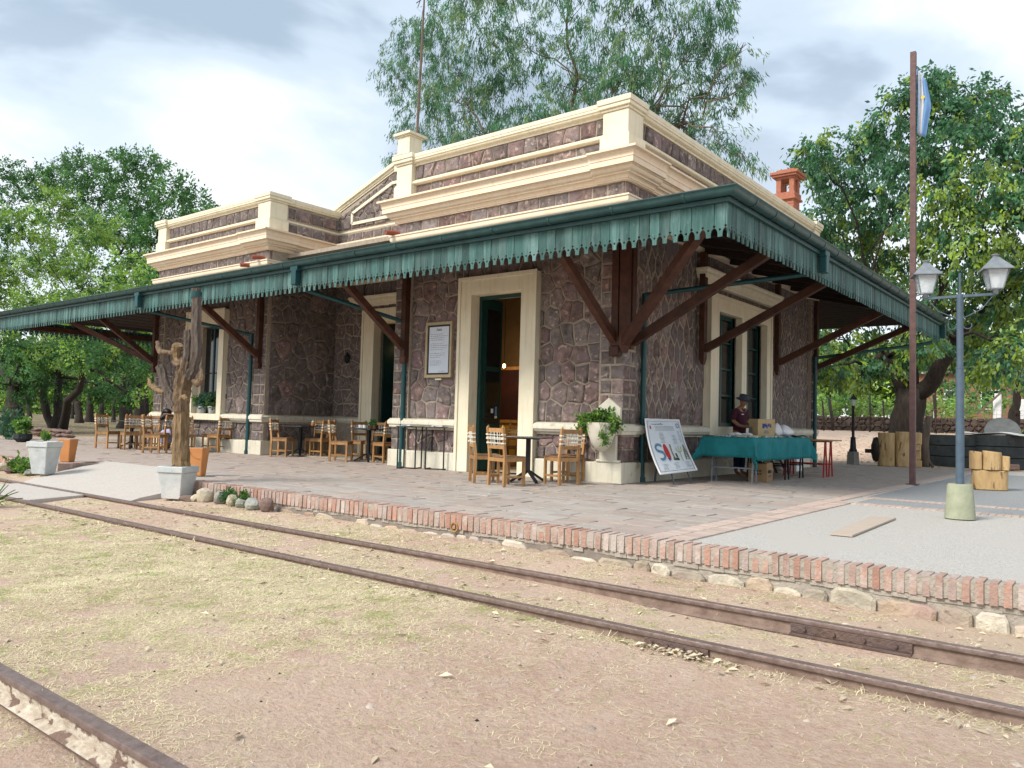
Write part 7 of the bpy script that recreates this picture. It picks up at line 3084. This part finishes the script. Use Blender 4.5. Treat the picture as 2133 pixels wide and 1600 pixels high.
bx = carton('pale cardboard box with blue markings standing on the stall beside the vendor', 1.02, 3.98, TZ + .012, .30, .42, .36, rad(-32), cardb, 'lid')
# printed marks on the face towards the track (+x)
m = MB()
for (y0, y1, z0, z1) in ((-.10, -.05, .17, .27), (-.05, .0, .20, .27), (0, .03, .17, .25), (.04, .08, .21, .27), (.09, .12, .19, .26)):
    m.box(.1515, .153, y0, y1, z0, z1)
obj('blue_mark', m, blueink, bx)
m = MB()
for k in range(5):
    m.box(.1515, .153, -.06 + .004 * k, .07 - .008 * k, .07 + .014 * k, .08 + .014 * k)
m.box(.1515, .153, .06, .12, .13, .137)
obj('grey_mark', m, lampgrey, bx)
m = MB()
for k in range(4):
    m.box(-.12 + .03 * k, -.10 + .03 * k, -.2345, -.232, .08, .2)
obj('grey_mark', m, lampgrey, bx)
bx2 = carton('brown cardboard box with black block lettering on the floor under the stall', 1.30, 3.20, .004, .36, .50, .36, rad(8), cardbd, '')
m = MB()
for k, hh in enumerate((.05, .07, .06, .07, .05, .06)):
    y0 = -.19 + k * .055
    m.box(.181, .183, y0, y0 + .012, .17, .17 + hh)
    m.box(.181, .183, y0 + .028, y0 + .040, .17, .17 + hh)
    if k % 2 == 0:
        m.box(.181, .183, y0 + .012, y0 + .028, .17 + hh * .5, .17 + hh * .5 + .012)
    else:
        m.box(.181, .183, y0 + .012, y0 + .028, .17 + hh - .012, .17 + hh)
    m.box(.181, .183, y0 + .004, y0 + .03, .10, .112 + .004 * k)
obj('block_lettering', m, ink, bx2)
m = MB()
for k in range(6):
    m.box(-.10 + .03 * k, -.08 + .03 * k, -.2535, -.251, .20, .235)
    m.box(-.10 + .03 * k, -.08 + .03 * k, -.2535, -.251, .14, .175)
obj('block_lettering', m, ink, bx2)
for f in ((-.18, .0, .36, 1), (.18, .0, .36, -1)):
    m = MB().beam((f[0], 0, .36), (f[0] + f[3] * .10, 0, .42), .50, .006)
    obj('flap', m, cardbd, bx2)


# plastic bags: lumpy sacks
def bag(label, loc, sx, sy, sz, seed, lean=0):
    rr = random.Random(seed)
    bm = bmesh.new()
    bmesh.ops.create_icosphere(bm, subdivisions=3, radius=1)
    for v in bm.verts:
        a = math.atan2(v.co.y, v.co.x)
        k = 1 + .10 * math.sin(a * 5 + v.co.z * 2 + seed) + .05 * math.sin(a * 11 + v.co.z * 6)
        top = max(0, v.co.z)
        k *= 1 - .45 * top ** 2
        v.co.x *= k
        v.co.y *= k
        v.co.z = v.co.z * (1.0 if v.co.z > 0 else .5)
        v.co = Vector((v.co.x * sx + lean * top * sx, v.co.y * sy, v.co.z * sz))
    zmin = min(v.co.z for v in bm.verts)
    for v in bm.verts:
        v.co.z -= zmin
    me = bpy.data.meshes.new('plastic_bag')
    bm.to_mesh(me)
    bm.free()
    me.materials.append(plastic)
    me.polygons.foreach_set('use_smooth', [True] * len(me.polygons))
    o = bpy.data.objects.new('plastic_bag', me)
    COL.objects.link(o)
    o.location = loc
    return tag(o, label, 'bag', 'white plastic bags on the stall')


bag('taller white plastic bag right next to the pale cardboard box', (1.15, 4.50, TZ + .01), .11, .14, .20, 2)
bag('wide white plastic bag at the right of the two on the stall', (1.15, 4.92, TZ + .01), .17, .30, .18, 5)
m = MB()
V, Fc = [], []
for j in range(7):
    for i in range(9):
        V.append((-.28 + i * .07, -.3 + j * .1, .03 * R.random() + .02 * math.sin(i * 1.3 + j)))
for j in range(6):
    for i in range(8):
        a = j * 9 + i
        Fc.append((a, a + 1, a + 10, a + 9))
o_ = obj('folded_tarpaulin', MB().add(V, Fc), greenpipe, loc=(1.05, 5.65, TZ + .02), smooth='all', fix=False)
o_.modifiers.new('s', 'SOLIDIFY').thickness = .02
tag(o_, 'dark green folded tarpaulin at the right end of the stall', 'tarpaulin')
# red trestle table beyond
rt = thing('red_trestle_table', 'small wooden table on red trestles behind the stall end', 'table', (0, 0, 0))
obj('tabletop', MB().box(.70, 1.85, 5.75, 6.75, .80, .83), mat('plywood', (0.36, 0.24, 0.12), (0.27, 0.17, 0.08), 6, 0.7), rt)
trestle(.85, 1.72, 6.35, redm, .80, .13, parent=rt)
trestle(.85, 1.72, 5.95, redm, .80, .13, parent=rt)
m = MB()
m.beam((.25, 6.1, 0), (.05, 5.9, .95), .25, .03)
m.beam((.40, 6.6, 0), (.05, 6.4, 1.0), .25, .03)
m.beam((.5, 7.0, 0), (.06, 6.9, .9), .05, .05)
tag(obj('leaning_boards', m, timber), 'dark boards leaning on the wall behind the red trestles', 'boards')
tag(obj('white_crate', MB().box(.15, .55, 7.6, 8.1, 0, .5), white, bevel=.02), 'white crate by the wall behind the red trestle table', 'crate')

# ------------------------------------------------------------------ people
def skinned(name, joints, edges, parent, mt, loc=(0, 0, 0), sub=2, root=0):
    me = bpy.data.meshes.new(name)
    me.from_pydata([j[0] for j in joints], edges, [])
    me.materials.append(mt)
    o = bpy.data.objects.new(name, me)
    COL.objects.link(o)
    o.parent = parent
    o.location = loc
    sk = o.modifiers.new('skin', 'SKIN')
    if not me.skin_vertices:
        bm = bmesh.new()
        bm.from_mesh(me)
        bm.verts.layers.skin.verify()
        bm.to_mesh(me)
        bm.free()
    for i, j in enumerate(joints):
        r_ = j[1]
        me.skin_vertices[0].data[i].radius = r_ if hasattr(r_, '__len__') else (r_, r_)
        me.skin_vertices[0].data[i].use_root = (i == root)
    sk.use_smooth_shade = True
    ss_ = o.modifiers.new('sub', 'SUBSURF')
    ss_.levels = sub
    ss_.render_levels = sub
    return o


def hand_joints(w, d, side, s=1.0, curl=.5):
    """wrist position w, direction d; returns joints/edges for a hand with five bent fingers (wrist is index 0)"""
    d = Vector(d).normalized()
    side = (Vector(side) - d * Vector(side).dot(d)).normalized()
    nrm = d.cross(side)
    J = [(tuple(w), .020 * s), (tuple(w + d * .045 * s), (.032 * s, .016 * s)), (tuple(w + d * .08 * s), (.034 * s, .014 * s))]
    E_ = [(0, 1), (1, 2)]
    for k, (off, L) in enumerate(((-.030, .062), (-.010, .072), (.010, .068), (.028, .052))):
        b0 = w + d * .085 * s + side * off * s
        k1 = b0 + (d * .9 - nrm * curl * .5).normalized() * L * .45 * s
        k2 = k1 + (d * .6 - nrm * curl).normalized() * L * .35 * s
        k3 = k2 + (d * .2 - nrm * curl * 1.3).normalized() * L * .25 * s
        i0 = len(J)
        for p, r_ in ((b0, .0088), (k1, .0082), (k2, .0076), (k3, .0064)):
            J.append((tuple(p), r_ * s))
        E_ += [(2, i0), (i0, i0 + 1), (i0 + 1, i0 + 2), (i0 + 2, i0 + 3)]
    t0 = w + d * .03 * s - side * .030 * s
    t1 = t0 + (d * .6 - side * .7).normalized() * .035 * s
    t2 = t1 + (d * .9 - side * .1 - nrm * .3).normalized() * .028 * s
    i0 = len(J)
    for p, r_ in ((t0, .012), (t1, .010), (t2, .008)):
        J.append((tuple(p), r_ * s))
    E_ += [(1, i0), (i0, i0 + 1), (i0 + 1, i0 + 2)]
    return J, E_


# vendor: stands between the wall and the table, looks down to the right at the wares
VX, VY = .36, 4.45
pv = thing('person', 'man in a grey brimmed hat and maroon shirt standing behind the stall looking down', 'person', (VX, VY, 0), rad(-104))
# local frame: +y is the facing direction (rotated towards +x/+y), x to his right
J = [((0, -.02, .95), (.135, .10)), ((0, -.015, 1.12), (.135, .10)), ((0, .0, 1.30), (.155, .11)), ((0, .01, 1.42), (.12, .085)), ((0, .03, 1.50), .052), ((0, .06, 1.545), .05),
     ((-.17, .0, 1.415), .058), ((-.235, -.02, 1.20), .046), ((-.20, .13, 1.09), .038), ((-.10, .30, 1.07), .026),
     ((.17, .0, 1.415), .058), ((.235, -.02, 1.20), .046), ((.20, .13, 1.09), .038), ((.10, .30, 1.07), .026),
     ((-.095, -.02, .88), .090), ((-.10, .0, .50), .060), ((-.105, -.02, .09), .040), ((-.115, .14, .035), .035),
     ((.095, -.02, .88), .090), ((.10, .0, .50), .060), ((.105, -.02, .09), .040), ((.115, .14, .035), .035)]
E_ = [(0, 1), (1, 2), (2, 3), (3, 4), (4, 5), (3, 6), (6, 7), (7, 8), (8, 9), (3, 10), (10, 11), (11, 12), (12, 13), (0, 14), (14, 15), (15, 16), (16, 17), (0, 18), (18, 19), (19, 20), (20, 21)]
for wi, sx in ((9, -1), (13, 1)):
    hj, he = hand_joints(Vector(J[wi][0]), (-sx * .3, .9, -.25), (sx * .9, .3, 0), 1.0, .6)
    o0 = len(J) - 1
    for a, b_ in he:
        E_.append((wi if a == 0 else a + o0, wi if b_ == 0 else b_ + o0))
    J += hj[1:]
# head joints
HC = Vector((0, .085, 1.63))
i0 = len(J)
J += [((0, .078, 1.575), (.070, .078)), ((0, .09, 1.635), (.086, .098)), ((0, .075, 1.70), (.078, .09))]
E_ += [(5, i0), (i0, i0 + 1), (i0 + 1, i0 + 2)]
skinned('body', J, E_, pv, skin)
# face: nose, ears, eyes, mouth (looking down)
fm = MB()
fm.add([(-.014, .165, 1.60), (.014, .165, 1.60), (0, .195, 1.605), (0, .168, 1.655)], [(0, 1, 2), (0, 2, 3), (1, 3, 2)])
for s in (-1, 1):
    fm.lathe([(.004, -.028), (.016, -.014), (.018, .01), (.006, .028)], 8, c=(s * .075, .08, 1.635), sx=.4, sy=1)
obj('face_relief', fm, skin, pv, smooth=True)
fm = MB()
for s in (-1, 1):
    fm.box(s * .03 - .012, s * .03 + .012, .163, .172, 1.648, 1.654)
fm.box(-.022, .022, .160, .168, 1.575, 1.580)
obj('eyes_and_mouth', fm, ink, pv)
# shirt
J = [((0, -.02, .74), (.165, .13)), ((0, -.015, 1.05), (.17, .135)), ((0, .0, 1.30), (.185, .13)), ((0, .005, 1.42), (.125, .095)), ((0, .02, 1.465), (.07, .065)),
     ((-.18, .0, 1.40), .080), ((-.245, -.02, 1.20), .074), ((.18, .0, 1.40), .080), ((.245, -.02, 1.20), .074)]
skinned('shirt', J, [(0, 1), (1, 2), (2, 3), (3, 4), (3, 5), (5, 6), (3, 7), (7, 8)], pv, maroon)
fm = MB()
fm.box(.045, .115, .122, .128, 1.335, 1.35)
obj('pocket_trim', fm, white, pv)
fm = MB()
fm.beam((-.055, .085, 1.475), (0, .12, 1.40), .03, .012)
fm.beam((.055, .085, 1.475), (0, .12, 1.40), .03, .012)
obj('collar', fm, mat('collar', (0.10, 0.02, 0.03), (0.08, 0.015, 0.025), 6, 0.9), pv)
J = [((0, -.02, .93), (.145, .11)), ((-.095, -.02, .84), .105), ((-.10, .0, .50), .078), ((-.105, -.02, .12), .062), ((.095, -.02, .84), .105), ((.10, .0, .50), .078), ((.105, -.02, .12), .062)]
skinned('trousers', J, [(0, 1), (1, 2), (2, 3), (0, 4), (4, 5), (5, 6)], pv, navy)
m = MB()
m.lathe([(.150, -.012), (.155, .0), (.10, .010), (.095, .012), (.096, .05), (.086, .098), (.05, .108), (.0, .10)], 24, sx=.95, sy=1.1)
h_ = obj('hat', m, hatm, pv, smooth=True, loc=(0, .082, 1.672))
h_.rotation_euler = (rad(-16), rad(5), 0)
# guest bent over the left table
gs = thing('person', 'dark haired guest in black bending over the left cafe table, lilac trousers', 'person', (-13.95, -.62, 0), rad(100))
J = [((0, 0, .52), (.15, .12)), ((0, .08, .70), (.14, .11)), ((0, .22, .88), (.15, .10)), ((0, .34, .97), (.10, .08)), ((0, .42, 1.0), .055), ((0, .50, 1.02), (.08, .09)), ((0, .56, .99), (.07, .075)),
     ((-.17, .34, .93), .052), ((-.24, .42, .82), .04), ((-.10, .60, .83), .028), ((.17, .34, .93), .052), ((.24, .42, .82), .04), ((.10, .60, .83), .028),
     ((-.10, .08, .50), .08), ((-.11, .45, .50), .062), ((-.11, .42, .10), .04), ((-.11, .54, .05), .036), ((.10, .08, .50), .08), ((.11, .45, .50), .062), ((.11, .42, .10), .04), ((.11, .54, .05), .036)]
E_ = [(0, 1), (1, 2), (2, 3), (3, 4), (4, 5), (5, 6), (3, 7), (7, 8), (8, 9), (3, 10), (10, 11), (11, 12), (0, 13), (13, 14), (14, 15), (15, 16), (0, 17), (17, 18), (18, 19), (19, 20)]
for wi, sx in ((9, -1), (12, 1)):
    hj, he = hand_joints(Vector(J[wi][0]), (-sx * .5, .9, 0), (sx * .9, .3, 0), 1.0, .3)
    o0 = len(J) - 1
    for a, b_ in he:
        E_.append((wi if a == 0 else a + o0, wi if b_ == 0 else b_ + o0))
    J += hj[1:]
skinned('body', J, E_, gs, skin)
J = [((0, 0, .55), (.17, .14)), ((0, .08, .72), (.165, .13)), ((0, .22, .90), (.175, .125)), ((0, .34, .985), (.12, .10)), ((-.17, .34, .94), .075), ((-.235, .42, .84), .062), ((.17, .34, .94), .075), ((.235, .42, .84), .062)]
skinned('top', J, [(0, 1), (1, 2), (2, 3), (3, 4), (4, 5), (3, 6), (6, 7)], gs, hairm)
J = [((0, .30, 1.02), (.10, .07)), ((0, .42, 1.10), (.11, .09)), ((0, .54, 1.08), (.10, .09)), ((.03, .62, .98), (.085, .06)), ((.05, .64, .88), (.06, .04))]
skinned('hair', J, [(0, 1), (1, 2), (2, 3), (3, 4)], gs, hairm)
J = [((0, 0, .52), (.16, .13)), ((-.10, .10, .50), .10), ((-.11, .44, .50), .082), ((-.11, .42, .16), .075), ((.10, .10, .50), .10), ((.11, .44, .50), .082), ((.11, .42, .16), .075)]
skinned('trousers', J, [(0, 1), (1, 2), (2, 3), (0, 4), (4, 5), (5, 6)], gs, lilac)
cg = dup(chair0, (-13.95, -.78, .004), rad(100), 'corded chair on which the bending guest sits')

# ------------------------------------------------------------------ details inside the doorways
ip = thing('framed_picture', 'dark framed poster on the yellow wall inside the doorway', 'picture', (-4.72, 2.67, 1.02))
obj('frame', MB().box(-.45, .45, -.03, .01, 0, 1.35), chairw, ip)
obj('picture', MB().box(-.38, .38, -.04, -.031, .08, 1.27), mat('dark_print', (0.05, 0.012, 0.012), (0.02, 0.01, 0.012), 3, 0.5), ip)
sk_ = thing('door_sticker', 'small blue and white stickers on the dark door leaf', 'sticker', (-3.20, .93, 1.1))
ltw = thing('wall_lamp', 'small lit warm wall lamp inside the recess doorway', 'lamp', (-8.95, YR + 1.1, 3.0))
obj('bracket', MB().box(-.02, .02, -.02, .04, -.05, .05), blackm, ltw)
obj('bulb', MB().lathe([(.001, -.04), (.03, -.02), (.03, .03), (.001, .05)], 10), mat('lit_bulb', (1, .8, .5), None, 3, .4, emit=((1.0, .62, .25), 3)), ltw, smooth=True)
ld = bpy.data.lights.new('lamp_glow', 'POINT')
ld.energy = 2.5
ld.color = (1, .62, .28)
ld.shadow_soft_size = .05
lo = bpy.data.objects.new('lamp_glow', ld)
COL.objects.link(lo)
lo.parent = ltw
lo.location = (0, -.12, 0)
ld2 = bpy.data.lights.new('room_glow', 'POINT')
ld2.energy = 16
ld2.color = (1, .70, .36)
ld2.shadow_soft_size = .1
rl = thing('ceiling_lamp', 'small warm ceiling lamp inside the front room', 'lamp', (-4.0, 1.6, 2.3))
obj('bulb', MB().lathe([(.001, -.05), (.035, -.02), (.03, .03), (.001, .05)], 10), MATS['lit_bulb'], rl, smooth=True)
obj('cable', MB().tube([(0, 0, .05), (0, 0, 1.9)], .006, 5), blackm, rl)
lo = bpy.data.objects.new('room_glow', ld2)
COL.objects.link(lo)
lo.parent = rl
lo.location = (.0, .0, -.12)
for nm, x0, x1, z0, z1, mt in (('white_sticker', -.10, -.04, .0, .10, white), ('blue_sticker', .0, .07, -.09, .16, flagblue)):
    pass
bpy.data.objects.remove(sk_)
stt = thing('stickers', 'blue and white stickers on the dark door leaf in the doorway', 'sticker', (-3.505, .66, 1.22), rad(90))
obj('white_sticker', MB().box(-.10, -.03, -.026, -.0235, .0, .09), white, stt)
obj('blue_sticker', MB().box(.03, .09, -.026, -.0235, -.05, .13), flagblue, stt)
obj('white_sticker', MB().box(.02, .10, -.026, -.0235, -.11, -.06), white, stt)
tag(obj('wall_lantern', MB().lathe([(.02, 0), (.07, .06), (.08, .2), (.03, .28), (.01, .32)], 6, c=(0, 0, 0)), blackm, loc=(-10.15, YR - .1, 2.55)), 'small black wall lantern on the dark recess wall', 'lamp')
# chair inside the doorway
dup(chair0, (-4.1, 2.1, .03), rad(160), 'dark chair inside the room seen through the open doorway')
